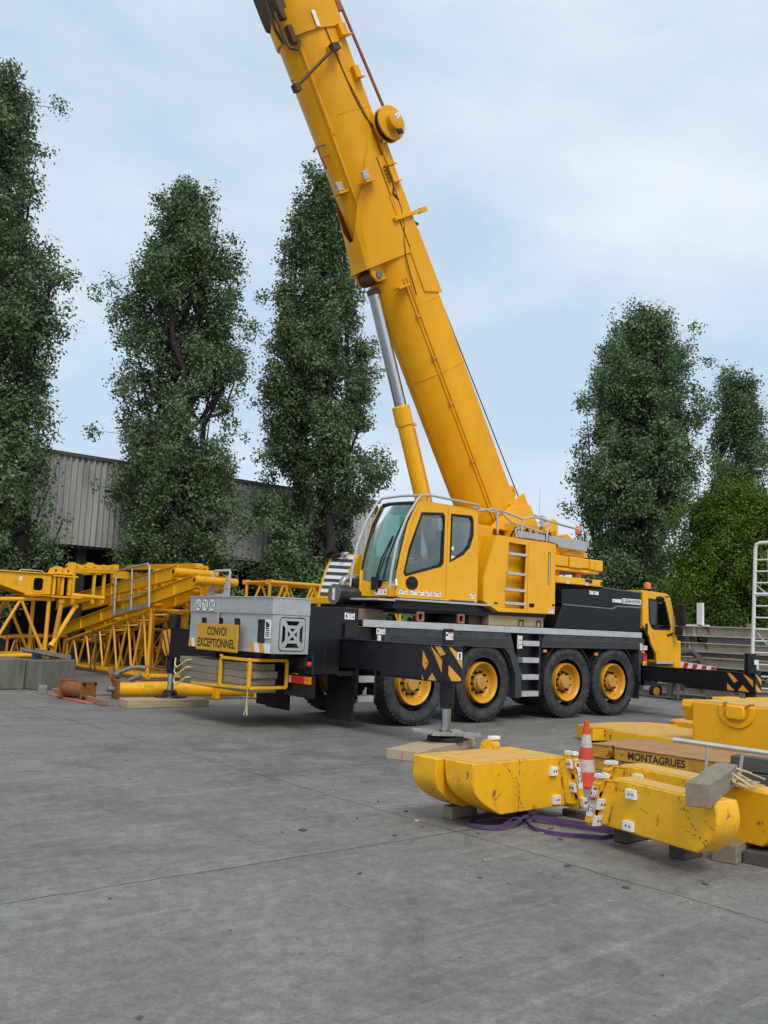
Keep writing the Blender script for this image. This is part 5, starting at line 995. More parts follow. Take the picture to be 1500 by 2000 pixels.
# ------------------------------------------------------------------ single mesh things helper
def solo(b, name, mats, label, cat, base, group=None, bevel=0.0, kind=None, smooth=32):
    o = b.build(name, mats, None, bevel=bevel, loc=base, smooth=smooth); tag(o, label, cat, group, kind); return o
def timber(name, label, a, e, w, h, m, group=None, roll=0.0, cat='timber'):
    """squared timber from a to e (centres of its ends)"""
    a, e = Vector(a), Vector(e); d = e-a; L = d.length; rot = d.to_track_quat('X', 'Z').to_matrix().to_4x4() @ Matrix.Rotation(roll, 4, 'X')
    b = MB(); rr = random.Random(int(abs(a.x*131+a.y*17)*10)); n = 6; vs = []
    for i in range(n+1):
        x = L*i/n; j = lambda: rr.uniform(-.004, .004)
        vs += [(x, -w/2+j(), -h/2+j()), (x, w/2+j(), -h/2+j()), (x, w/2+j(), h/2+j()), (x, -w/2+j(), h/2+j())]
    fs = [(0, 3, 2, 1), (4*n, 4*n+1, 4*n+2, 4*n+3)]+[(4*i+k, 4*i+(k+1) % 4, 4*i+4+(k+1) % 4, 4*i+4+k) for i in range(n) for k in range(4)]
    b.add(vs, fs); o = b.build(name, m, None, bevel=.008, loc=(0, 0, 0)); o.matrix_world = Matrix.Translation(a) @ rot; tag(o, label, cat, group); return o

# timbers under the crane
timber('timber_mat', 'pale squared timber under the near rear outrigger pad, the one nearer the camera', (-2.87, -3.09, .066), (-.95, -2.26, .066), .25, .13, WOODX)
timber('timber_mat', 'pale squared timber under the near rear outrigger pad, the one on the wheel side', (-2.95, -2.85, .066), (-1.05, -2.03, .066), .25, .13, WOODX)
timber('timber_mat', 'brown squared timber under the far rear outrigger pad beside the yellow lattice', (-3.58, 4.40, .075), (-1.86, 4.34, .075), .30, .15, WOODX)
timber('timber_mat', 'hidden back timber of the pair under the far rear outrigger pad', (-3.50, 4.72, .075), (-1.90, 4.66, .075), .30, .148, WOODX)
timber('timber_beam', 'pale timber beam lying on the crane deck under the ladder cabinet, front of the pair', (2.00, .25, 1.985), (3.66, .25, 1.985), .20, .20, WOODX)
timber('timber_beam', 'shorter darker timber beam on the crane deck behind the pale one', (1.72, .52, 1.985), (3.4, .52, 1.985), .20, .20, WOODB)
timber('timber_beam', 'grey timber beam end on the crane deck just right of the black rear housing', (-1.3, .55, 1.97), (-.5, .55, 1.97), .22, .20, WOODB)
for x in (2.95, 3.5):
    b = MB(); b.path([(x-.07, .14, 1.89), (x-.07, .14, 1.99), (x-.05, .14, 2.01), (x+.05, .14, 2.01), (x+.07, .14, 1.99), (x+.07, .14, 1.89)], .012, 6)
    solo(b, 'lashing_ring', BLK, 'black lashing ring on the deck edge, %s of the two before the pale timber' % ('left' if x < 3 else 'right'), 'lashing ring', (x, .14, 1.87), 'lashing rings on the crane deck')
# stack of round composite pads in the rear basket
for k in range(4):
    b = MB(); z0 = .60+.118*k; o_ = [0, .03, -.03, .06][k]
    b.pz([(-2.95+.30*c_, 1.72+o_+s_) for c_, s_ in ((-1, -1.05), (-.8, -1.22), (.8, -1.22), (1, -1.05), (1, 1.12), (.7, 1.3), (-.7, 1.3), (-1, 1.12))], z0, z0+.112)
    o = solo(b, 'support_pad', PADW, 'grey round-ended support pad in the rear basket, %s of four' % ['lowest', 'second from bottom', 'third from bottom', 'topmost'][k], 'support pad', (-2.95, 1.72, z0), 'support pads stacked in the rear basket', bevel=.006)
for k, z in enumerate((.66, .84, .97)):
    b = MB(); b.path([(-3.26, 2.45, z+.06), (-3.30, 2.55, z+.05), (-3.32, 2.72, z-.04), (-3.33, 2.84, z-.10), (-3.32, 2.96, z-.06), (-3.28, 3.02, z+.06)], .014, 6)
    solo(b, 'rope_handle', ROPE, 'pale rope handle hanging from the %s grey pad in the basket' % ['lowest', 'middle', 'upper'][k], 'rope', (-3.1, 2.8, z), 'rope handles of the pads')

# ------------------------------------------------------------------ yellow counterweight blocks in the foreground right
def white_pad(name, o, right, up, w, h, parent):
    right, up = Vector(right).normalized(), Vector(up).normalized(); nn = right.cross(up); o = Vector(o); b = MB()
    b.obox(o+nn*.016, right*w/2, up*h/2, nn*.016, 0)
    for s in (-.12, .25): b.tube(o+nn*.032+right*w*s, o+nn*.034+right*w*s, h*.14, 12, m=1)
    return b.build(name, [WHITE, STEEL], parent, bevel=.006)
def slant(parts, k, zp, near):
    """lean the end of a block: shift along its length in proportion to height, on vertices near the square end"""
    for o in parts:
        for v in o.data.vertices:
            w = o.location.x+v.co.x; z = o.location.z+v.co.z
            if near(w): v.co.x += k*(z-zp)
def cw_profile(L, z0, z1, rtop, n=12, bul=.06):
    """side outline, u along the block: square at u=0, rounded nose at u=L"""
    nose = []
    for i in range(n+1):
        t = i/n; z = z1-(z1-z0)*t; u = L-bul*((1-t/.35)**2 if t < .35 else 0)-(rtop*((t-.35)/.65)**2 if t > .35 else 0); nose.append((u, z))
    return [(0, z0), (0, z1)]+nose[:-1]+[(nose[-1][0], z0)]
def counterweight(name, label, org, ang, L, T, z0, z1, notch, tilt=0.0, group='spare counterweight blocks on the yard', mm=None):
    """org: foot of the square end of the visible face; u runs along ang, depth runs to the left of u"""
    t = thing(name, label, 'counterweight', org, ang, group); OFF[0] = V(0, 0, 0)
    prof = cw_profile(L, z0, z1, .19, bul=.03)
    b = MB(); N = len(prof)
    ys = [0, T] if not notch else [0, T*.44, T*.52, T]
    def half(y0, y1, pr):
        b.plate(pr, [], (0, y0, 0), (1, 0, 0), (0, 0, 1), (0, y1-y0, 0), 0)
    if notch:
        cut = [(u if u < L-.30 else u-(.22 if z < z1-.05 else .0)*(1 if True else 0), z) for u, z in prof]
        half(0, T*.50, prof); half(T*.50, T*.56, [(u-.14 if u > L-.6 else u, z) for u, z in prof]); half(T*.56, T, [(u-.02 if u > L-.6 else u, z) for u, z in prof])
    else: half(0, T, prof)
    bd = b.build('body', mm or CWY, t, bevel=.014)
    b = MB(); b.box(-.0+.012, L-.36, .012, T-.012, z1+.001, z1+.0035); b.build('scuffed_top', CWTOP, t)
    # bolting flange: a plate across the square end that stands proud of the broad side
    fz0, fz1 = z0-.01, z1+.0; PR = .12
    fl = [(-PR, fz0+.03), (-PR+.03, fz0), (T-.02, fz0), (T-.02, fz1-.12), (T*.5, fz1-.08), (.03, fz1-.03), (-.02, fz1), (-PR+.05, fz1), (-PR, fz1-.05)]
    hl = [arc(-.07, fz0+(fz1-fz0)*f, .030, 0, 360, 12)[:-1] for f in (.30, .66)]
    b = MB(); b.plate(fl, hl, (-.09, 0, 0), (0, 1, 0), (0, 0, 1), (.09, 0, 0)); fo = b.build('bolt_flange', CWY, t, bevel=.010)
    b = MB()
    for f in (.30, .66): b.plate(arc(-.07, fz0+(fz1-fz0)*f, .030, 0, 360, 12)[:-1], [], (-.03, 0, 0), (0, 1, 0), (0, 0, 1), (.004, 0, 0))
    b.build('bolt_hole', INK_SHADE, fo)
    b = MB(); b.plate([(0, 0), (.09, 0), (0, -.07)], [], (.001, 0, z0+.02), (1, 0, 0), (0, 1, 0), (0, 0, z1-z0-.04)); b.build('weld_fillet', CWY, t)
    for f in (.47, .13): white_pad('spacer_pad', (.001, -.07, fz0+(fz1-fz0)*f), (0, -1, 0) if False else (0, 1, 0), (0, 0, 1), .085, .085, fo)
    white_pad('spacer_pad', (-.045, -.07, fz1+.001), (1, 0, 0), (0, 1, 0), .08, .11, fo)
    sticker('warning_sticker', (-.045, -PR-.001, fz0+.17), (1, 0, 0), (0, 0, 1), .075, .17, t); sticker('warning_sticker', (-.045, -PR-.001, fz1-.15), (1, 0, 0), (0, 0, 1), .075, .14, t)
    slant([c for p in (t, fo) for c in p.children if c is not bd]+[bd], .28, z0, lambda x: x < .12)
    return t
angA = math.pi
# block A: long axis along -X, its visible long side faces the camera's right (y = -6.53)
def mirror_block(name, label, x_end, y0, L, T, z0, z1, group):
    t = thing(name, label, 'counterweight', (x_end, y0, 0), 0, group); OFF[0] = V(0, 0, 0)
    prof = [(-u, z) for u, z in cw_profile(L, z0, z1, .38, bul=.0)]
    b = MB(); uc = -L+.62     # solid body, then two nose lobes that part towards the ground
    b.box(uc, 0, 0, T, z0, z1)
    nose = [p for p in prof if p[0] < -L+.6]
    def lobe(ya, yb, du):
        P3 = [(uc, z1)]+[(u+du*min(1, (uc-u)/.4), z) for u, z in nose]+[(uc, z0)]; N = len(P3)
        vs = [(u, ya(z), z) for u, z in P3]+[(u, yb(z), z) for u, z in P3]
        fs = [tuple(range(N)), tuple(range(2*N-1, N-1, -1))]+[(i+N, (i+1) % N+N, (i+1) % N, i) for i in range(N)]
        b.add(vs, fs)
    dz = lambda z: (z1-z)/(z1-z0)
    lobe(lambda z: 0, lambda z: T*.53-.10*dz(z)**1.3, 0); lobe(lambda z: T*.535+.05*dz(z)**1.3, lambda z: T, -.09)
    b.build('body', CWY, t, bevel=.012)
    b = MB(); b.pz([(-L+.07, .012), (-.02, .012), (-.02, T-.22), (-.26, T-.14), (-.48, T-.012), (-L+.03, T-.012)], z1+.001, z1+.0035); b.build('scuffed_top', CWTOP, t)
    fz0, fz1 = z0-.03, z1+.02; PR = .12
    fl = [(-PR, fz0+.03), (-PR+.03, fz0), (T-.25, fz0), (T-.25, fz1-.10), (T*.4, fz1-.08), (.03, fz1-.03), (-.02, fz1), (-PR+.05, fz1), (-PR, fz1-.05)]
    hl = [arc(-.07, fz0+(fz1-fz0)*f, .030, 0, 360, 12)[:-1] for f in (.24, .60)]
    b = MB(); b.plate(fl, hl, (-.01, 0, 0), (0, 1, 0), (0, 0, 1), (.09, 0, 0)); fo = b.build('bolt_flange', CWY, t, bevel=.010)
    b = MB()
    for f in (.24, .60): b.plate(arc(-.07, fz0+(fz1-fz0)*f, .030, 0, 360, 12)[:-1], [], (.02, 0, 0), (0, 1, 0), (0, 0, 1), (.004, 0, 0))
    b.build('bolt_hole', INK_SHADE, fo)
    b = MB(); b.plate([(0, 0), (-.09, 0), (0, -.07)], [], (-.011, 0, z0+.02), (1, 0, 0), (0, 1, 0), (0, 0, z1-z0-.04)); b.build('weld_fillet', CWY, t)
    for f in (.40, .84): white_pad('spacer_pad', (-.011, -.065, fz0+(fz1-fz0)*f), (0, -1, 0), (0, 0, 1), .08, .085, fo)
    white_pad('spacer_pad', (.035, -.07, fz1+.001), (1, 0, 0), (0, 1, 0), .08, .11, fo)
    white_pad('spacer_pad', (.035, -PR-.001, fz0+.07), (1, 0, 0), (0, 0, 1), .06, .09, fo)
    white_pad('spacer_pad', (-.27, -.001, z1-.13), (1, 0, 0), (0, 0, 1), .095, .08, t); white_pad('spacer_pad', (-.22, -.001, z0+.07), (1, 0, 0), (0, 0, 1), .095, .08, t)
    sticker('warning_sticker', (.035, -PR-.001, (z0+z1)/2+.06), (1, 0, .0), (0, 0, 1), .07, .25, t)
    b = MB(); b.lathe([(-.06, .0), (-.06, .08), (.06, .08), (.06, .0)], (-.42, T-.02, z1+.02), (1, .2, 0), 16, cap=False); b.build('lifting_lug', CWY, t)
    white_pad('spacer_pad', (-.40, T-.05, z1+.095), (1, 0, 0), (0, 1, 0), .12, .06, t)
    # long scratches through the paint on the visible side
    b = MB(); rr = random.Random(4)
    for (u0, z_0, u1, z_1) in ((-.97, z1-.01, -.78, z0+.30), (-.94, z1-.02, -.80, z0+.26), (-.78, z0+.30, -.70, z0+.01), (-.80, z0+.18, -.66, z0+.02)):
        for k in range(6):
            f = k/6+rr.uniform(0, .05); g_ = f+rr.uniform(.05, .14); p = Vector((u0+(u1-u0)*f, 0, z_0+(z_1-z_0)*f)); q = Vector((u0+(u1-u0)*g_, 0, z_0+(z_1-z_0)*g_)); d_ = (q-p)/2
            b.obox((p+q)/2+Vector((0, -.0012, 0)), d_, (0, .001, 0), d_.normalized().cross(Vector((0, 1, 0)))*rr.uniform(.001, .0035))
    slant([c for p in (t, fo) for c in p.children], -.26, z0+.10, lambda x: x > -.12)
    b.build('paint_scratches', mat('scratched dark primer', (.20, .10, .025), .8, var=.3, scale=20), t)
    return t
mirror_block('counterweight_block', 'bright yellow counterweight block with a split rounded nose, lying in front of the crane wheels', -3.86, -6.53, 1.36, .70, .13, .60, 'spare counterweight blocks on the yard')
SCR = MATS['scratched dark primer']
def edge_block(label, x, y0, L, T, z0, z1, rz, worn=True):
    """block on edge, long axis along -Y, visible broad side towards -X"""
    t = counterweight('counterweight_block', label, (x, y0, 0), -math.pi/2+rz, L, T, z0, z1, False)
    OFF[0] = V(0, 0, 0)
    for (u, z) in ((.36, z1-.09), (.33, z0+.06)): white_pad('spacer_pad', (u, -.001, z), (1, 0, 0), (0, 0, 1), .105, .075, t)
    b = MB(); rr = random.Random(9)
    for (u0, z_0, u1, z_1) in ((.84, z1-.02, .96, z0+.22), (.96, z0+.22, 1.16, z0+.02), (.92, z0+.14, 1.22, z0+.1), (.62, z0+.12, .64, z0+.22), (.86, z0+.3, .95, z0+.3), (.45, z0+.22, .52, z0+.2), (1.1, z0+.25, 1.2, z0+.2)):
        for k in range(5):
            f = k/5+rr.uniform(0, .05); g_ = f+rr.uniform(.05, .16); p = Vector((u0+(u1-u0)*f, 0, z_0+(z_1-z_0)*f)); q = Vector((u0+(u1-u0)*g_+.004, 0, z_0+(z_1-z_0)*g_+rr.uniform(-.01, .01))); d_ = (q-p)/2
            b.obox((p+q)/2+Vector((0, -.0012, 0)), d_, (0, .001, 0), d_.normalized().cross(Vector((0, 1, 0)))*rr.uniform(.001, .004))
    b.build('paint_scratches', SCR, t)
    return t
edge_block('scratched yellow counterweight block with a rounded nose, nearest the camera', -4.50, -7.38, 1.21, .27, .17, .58, R(-10))
edge_block('scratched yellow counterweight block behind the nearest one, under the split timber', -3.70, -6.88, 1.80, .33, .14, .57, R(-6))
timber('timber_block', 'dark timber packer under the nose end of the nearest yellow block', (-4.33, -8.0, .08), (-4.05, -8.0, .08), .15, .15, WOODD)
timber('timber_block', 'dark timber packer under the flange end of the nearest yellow block', (-4.28, -7.42, .08), (-3.5, -7.36, .08), .15, .15, WOODD)
timber('timber_block', 'flat black timber sticking out beside the purple sling', (-3.72, -6.38, .03), (-3.74, -6.98, .03), .13, .06, WOODD)
timber('timber_block', 'grey packer under the near edge of the split-nosed yellow block', (-4.30, -6.45, .062), (-4.30, -5.9, .062), .10, .12, WOOD)
timber('timber_block', 'dark packer under the left nose of the split-nosed yellow block', (-4.95, -5.95, .06), (-4.6, -5.95, .06), .12, .115, WOOD)
timber('timber_beam', 'grey split timber lying across the two scratched yellow blocks', (-5.02, -8.60, .665), (-3.72, -8.10, .655), .17, .165, WOOD)
b = MB(); rr = random.Random(3)
for k in range(14):
    p = Vector((-3.85+rr.uniform(-.2, .12), -8.22+rr.uniform(-.06, .06), .68+rr.uniform(-.06, .05))); d_ = Vector((rr.uniform(-.12, .08), -rr.uniform(.05, .24), -rr.uniform(.0, .10))); b.bar(p, p+d_, rr.uniform(.01, .04), .008)
solo(b, 'wood_splinters', SPLINT, 'pale fresh wood splinters torn from the end of the split timber', 'splinters', (-4.0, -8.3, .7))
timber('timber_beam', 'grey timber lying on the ground in the lower right, beside the yellow nose', (-4.09, -8.28, .075), (-2.6, -7.98, .075), .20, .15, WOOD)
timber('timber_beam', 'black timber on the ground at the right edge of the picture', (-3.93, -8.49, .05), (-2.6, -8.25, .05), .26, .10, WOODD)
timber('timber_beam', 'upright dark timber end cut off by the right edge, on the black timber', (-3.74, -8.58, .19), (-3.2, -8.50, .19), .18, .17, WOODD)
# purple sling
b = MB()
def sl(pts, up=(0, 0, 1)):
    P = [Vector(p) for p in pts]; out = []
    for i in range(len(P)-1):
        p0, p1, p2, p3 = P[max(0, i-1)], P[i], P[i+1], P[min(len(P)-1, i+2)]
        for k in range(6):
            t = k/6; out.append(.5*((2*p1)+(-p0+p2)*t+(2*p0-5*p1+4*p2-p3)*t*t+(-p0+3*p1-3*p2+p3)*t**3))
    out.append(P[-1]); return out
zz = .02
b.path(sl([(-4.98, -6.20, zz), (-4.90, -6.42, zz+.01), (-4.62, -6.46, zz+.03), (-4.42, -6.38, zz+.05), (-4.30, -6.22, zz+.04), (-4.45, -6.06, .05), (-4.75, -6.05, zz), (-4.98, -6.20, zz)]), 0, flat=(.010, .034, (0, 0, 1)))
b.path(sl([(-4.66, -6.22, .05), (-4.5, -6.42, .07), (-4.36, -6.36, .08), (-4.28, -6.24, .10), (-4.40, -6.20, .12), (-4.50, -6.32, .08), (-4.7, -6.4, .03)]), 0, flat=(.045, .010, (.2, .3, 1)))
b.path(sl([(-4.42, -6.38, .05), (-4.55, -6.62, zz), (-4.52, -6.86, zz), (-4.36, -7.05, zz), (-4.26, -7.16, zz), (-4.05, -7.14, zz), (-4.02, -7.0, zz), (-4.16, -6.80, .03), (-4.20, -6.55, .03), (-4.30, -6.35, .06)]), 0, flat=(.010, .036, (0, 0, 1)))
b.path(sl([(-4.30, -6.30, .06), (-4.16, -6.55, .045), (-4.05, -6.75, .04), (-3.95, -7.0, .03), (-3.9, -7.2, .02)]), 0, flat=(.010, .036, (0, 0, 1)))
b.path(sl([(-4.8, -6.15, .03), (-4.6, -6.2, .03), (-4.45, -6.28, .05), (-4.3, -6.25, .07)]), 0, flat=(.05, .012, (0, .2, 1)))
b.v = [(x-.05+.0*y, y-.10, z) for x, y, z in b.v]
solo(b, 'lifting_sling', SLING, 'purple webbing sling lying in loose loops on the ground', 'sling', (-4.5, -6.4, 0), smooth=50)
# cone
cone = thing('traffic_cone', 'dirty red and white traffic cone between the yellow blocks', 'traffic cone', (-2.15, -5.42, 0)); OFF[0] = V(0, 0, 0)
b = MB(); b.plate(rrect(-.19, .19, -.19, .19, .04), [], (0, 0, 0), (1, 0, 0), (0, 1, 0), (0, 0, .035)); b.build('base', CONER, cone, bevel=.008)
rz_ = lambda z: .135-.105*(z/.74)
for (z0, z1, mm) in ((.03, .17, CONER), (.17, .31, CONEW), (.31, .45, CONER), (.45, .60, CONEW), (.60, .76, CONER)):
    b = MB(); b.lathe([(z0, rz_(z0)), (z1, rz_(z1))], (0, 0, 0), (0, 0, 1), 24); b.build('band', mm, cone)
# stencilled platform stack
def tread_platform(label, org, rz, z0, h, L, Dp, lettering):
    t = thing('steel_platform', label, 'platform', (org[0], org[1], z0), rz, 'stacked steel platforms'); OFF[0] = V(0, 0, 0)
    # u (local x) runs along the front, v (local y) to the back
    b = MB()
    b.box(0, .24, 0, Dp, 0, h-.012); b.box(.34, L*.80, 0, Dp, 0, h-.012); b.box(L*.86, L, 0, Dp, 0, h-.012); b.box(.24, .34, .14, Dp, .02, h-.02); b.box(L*.80, L*.86, .14, Dp, .02, h-.02)
    b.build('frame', PLY, t, bevel=.008)
    b = MB(); b.pz([(-.01, -.01), (.25, -.01), (.25, .10), (.33, .10), (.33, -.012), (L*.8+.01, -.012), (L*.8+.01, .1), (L*.86, .1), (L*.86, -.01), (L+.01, -.01), (L+.01, Dp+.01), (-.01, Dp+.01)], h-.010, h); b.build('tread_top', RUSTTOP, t)
    if lettering:
        b = MB(); b.text(lettering, (.95, -.0012, h*.48), (1, 0, 0), (0, 0, 1), .80, h*.56, .0012, 0, .028)
        b.build('lettering', INK_SHADE, t)
    return t
rzp = -math.pi/2+R(3)
tread_platform('lower rusty yellow steel platform of the stack, without lettering in view', (-.98, -4.66), rzp, .0, .155, 2.35, 1.15, None)
tread_platform('upper rusty yellow steel platform with a black stencilled name on its front', (-1.0, -4.64), rzp, .165, .175, 2.35, 1.15, 'MONTAGRUES')
# flat counterweight plates behind
def flat_plate(label, poly, z0, z1):
    t = thing('counterweight_plate', label, 'counterweight', (poly[0][0], poly[0][1], z0), 0, 'flat counterweight plates'); 
    b = MB(); b.pz(poly, z0, z1-.004); b.build('body', CWY, t, bevel=.012)
    cx = sum(p[0] for p in poly)/len(poly); cy = sum(p[1] for p in poly)/len(poly)
    b = MB(); b.pz([(cx+(x-cx)*.985, cy+(y-cy)*.985) for x, y in poly], z1-.003, z1); b.build('scuffed_top', CWTOP, t); return t
flat_plate('low flat yellow plate with notched edges, left of the tall yellow block', [(1.55, -2.40), (1.40, -2.85), (1.62, -2.92), (1.60, -3.18), (1.40, -3.22), (1.37, -7.55), (3.1, -7.55), (3.1, -4.9), (3.6, -4.9), (3.6, -4.1), (3.1, -3.9), (3.2, -3.3), (3.5, -3.1), (3.3, -2.6), (2.5, -2.35)], .03, .25)
flat_plate('low rounded yellow plate lying behind the notched one', [(3.9, -2.75)]+[(4.4+.8*math.cos(R(a)), -3.3+.75*math.sin(R(a))) for a in range(150, -40, -15)]+[(5.2, -4.6), (3.8, -4.6)], .03, .27)
# tall block with a rope lug
t = thing('counterweight_block', 'tall yellow cast counterweight with a moulded lug at the right edge of the picture', 'counterweight', (1.35, -4.6, .25), 0, 'spare counterweight blocks on the yard')
OFF[0] = V(1.35, -4.6, .25); x0 = 1.35; ztop = .865
b = MB(); b.box(x0, x0+1.5, -7.6, -4.70, .255, ztop); b.build('body', YEL, t, bevel=.03)
b = MB(); b.px([(x0+.14, .55), (x0+.5, .55), (x0+.5, ztop-.005), (x0+.08, ztop-.005), (x0+.06, ztop-.1)], -4.695, -4.48); b.build('side_lug', YEL, t, bevel=.02)
b = MB(); b.box(x0+.9, x0+1.45, -4.695, -4.5, .6, ztop+.02); b.build('side_lug', YEL, t, bevel=.02)
b = MB(); cy = -5.42
rim = arc(cy, ztop-.10, .28, 180, 360, 18, .24); 
rim = [(cy-.28, ztop-.015)]+[(p[0], p[1]) for p in rim]+[(cy+.28, ztop-.015)]; inn = [(cy+.19, ztop-.015)]+[(cy+.19*math.cos(R(a)), ztop-.10+.16*math.sin(R(a))) for a in range(0, -181, -12)]+[(cy-.19, ztop-.015)]
b.py(rim+inn, x0-.028, x0+.01); b.build('lug_recess_rim', YEL, t, bevel=.025, seg=3)
b = MB(); b.py(rrect(cy-.145, cy+.145, ztop-.21, ztop-.012, .06, 5), x0-.075, x0-.001); b.build('rope_lug', YEL, t, bevel=.022, seg=3)
b = MB(); b.box(x0+.02, x0+1.48, -7.58, -4.72, ztop+.001, ztop+.004); b.build('scuffed_top', CWTOP, t)
for s in (-1, 1):
    b = MB(); b.path([(x0-.05, cy+s*.15, ztop-.03), (x0-.02, cy+s*.19, ztop+.01), (x0+.1, cy+s*.21, ztop+.015)], .012, 6); b.build('lug_wire', RUST, t)
b = MB(); b.box(3.2, 5.2, -6.6, -4.55, .03, .86); solo(b, 'counterweight_plate', YEL, 'smooth yellow slab just showing behind the top of the tall yellow block', 'counterweight', (4.2, -5.5, .03), 'flat counterweight plates', bevel=.02)
# grey tube railing leaning in the stack and dark timbers at the right edge
b = MB(); p0, p1 = Vector((-2.45, -6.78, .715)), Vector((-2.05, -7.75, .665)); b.path([p0, p0.lerp(p1, .5), p1], .026, 8)
for f, dz in ((.34, .36), (.66, .32), (1.0, .36)): q = p0.lerp(p1, f); b.tube(q, q+Vector((.0, .05, -dz)), .018, 8)
q0, q1 = p0.lerp(p1, .3)+Vector((0, .05, -.36)), p1+Vector((0, .05, -.36)); b.tube(q0, q1, .02, 8)
for f in (.34, 1.0): q = p0.lerp(p1, f)+Vector((0, .05, -.36)); b.tube(q, Vector((q.x, q.y+.02, .0)), .018, 8)
solo(b, 'tube_railing', TUBE, 'grey tubular railing section standing in front of the stencilled platform', 'railing', (-2.2, -7.3, 0))
for k in range(3):
    timber('timber_beam', 'dark timber at the right edge behind the railing, %s of its pile' % ['lowest', 'middle', 'topmost'][k], (-1.25, -6.82+.01*k, .09+.165*k), (-1.1+.05*k, -8.6, .09+.165*k), .2, .155, WOODD)

# ------------------------------------------------------------------ heap of lattice boom parts on the left
def lattice(name, label, A0, B0, side, wA, wB, hA, hB, n, rc=.05, rb=.028, mm=None, group='lattice boom sections', up=(0, 0, 1), endframes=True, rails=None):
    """lattice section between stations A0 and B0 (lower near chord), side = horizontal direction of its width"""
    mm = mm or LATY; A0, B0, sd, u = Vector(A0), Vector(B0), Vector(side).normalized(), Vector(up)
    t = thing(name, label, 'lattice section', A0, 0, group)
    def st(f): p = A0.lerp(B0, f); w = wA+(wB-wA)*f; h = hA+(hB-hA)*f; return [p, p+sd*w, p+sd*w+u*h, p+u*h]
    a, e = st(0), st(1)
    for k in range(4):
        b = MB(); b.tube(a[k], e[k], rc, 12); d = (e[k]-a[k]).normalized()
        for P_, s in ((a[k], 1), (e[k], -1)): b.lathe([(-.02, rc*1.25), (.10, rc*1.25)], P_, d*s, 12); b.obox(P_-d*s*.07, d*.07, sd*.02, u*rc*1.1)
        b.build('chord', mm, t)
    for i in range(n):
        s0, s1, sm = st(i/n), st((i+1)/n), st((i+.5)/n)
        for (p, q) in ((0, 3), (1, 2), (3, 2), (0, 1)):
            for (x_, y_) in ((s0[p], sm[q]), (sm[q], s1[p])):
                b = MB(); b.tube(x_, y_, rb, 8); b.build('brace', mm, t)
    if endframes:
        for s in (a, e):
            for p, q in ((0, 3), (1, 2), (2, 3), (0, 1)):
                b = MB(); b.tube(s[p], s[q], rb*1.35, 8); b.build('end_post', mm, t)
    return t
LX = (1, 0, 0)
# the tapered front section, end frame towards the camera
lattice('lattice_section', 'tapered yellow lattice boom section in front, its open end frame beside the far outrigger', (-.06, 10.90, .12), (-.12, 16.7, .12), LX, 1.25, .95, 1.82, .75, 6, .055, .034)
lattice('lattice_section', 'yellow lattice boom section lying along the ground right behind the far outrigger', (1.25, 11.0, .12), (3.6, 11.0, .12), (0, 1, 0), 1.2, 1.2, 1.80, 1.80, 3, .055, .034)
lattice('lattice_section', 'dull orange lattice section low in the middle of the heap, front of the pair', (1.35, 12.6, .15), (6.2, 12.4, .15), (0, 1, 0), .9, .9, .55, .55, 8, .04, .022, LATD)
lattice('lattice_section', 'dull orange lattice section low in the middle of the heap, back of the pair', (1.35, 13.9, .15), (6.0, 13.7, .15), (0, 1, 0), .8, .8, .55, .55, 7, .04, .022, LATD)
lattice('lattice_section', 'dull orange lattice section stacked on top of the low pair in the heap', (1.35, 12.7, .80), (6.1, 12.5, .80), (0, 1, 0), .9, .9, .55, .55, 8, .04, .022, LATD)
lattice('lattice_section', 'dull orange lattice section lying behind the concrete blocks on the far left', (-3.6, 14.0, .12), (-1.2, 16.2, .12), (1, -1, 0), .8, .8, .9, .9, 4, .045, .026, LATD)
lattice('lattice_section', 'yellow lattice section standing upright on the concrete block at the left edge', (-4.70, 9.55, .70), (-3.35, 9.62, .72), (0, 1, 0), 1.1, 1.1, 1.30, 1.36, 1, .05, .036)
lattice('lattice_section', 'large yellow lattice section seen over the aluminium tail box, upper one', (2.25, 8.6, 1.75), (7.0, 8.6, 1.75), (0, 1, 0), 1.2, 1.2, 1.08, 1.08, 5, .055, .034)
lattice('lattice_section', 'large yellow lattice section hidden mostly by the crane, lower one', (2.4, 8.6, .12), (7.2, 8.6, .12), (0, 1, 0), 1.2, 1.2, 1.4, 1.4, 5, .055, .034)
for k, x in enumerate((2.9, 6.6)):
    timber('timber_beam', 'timber spacer between the two large lattice sections, %s' % ['left', 'right'][k], (x, 8.4, 1.615), (x, 10.0, 1.615), .14, .12, WOODB)
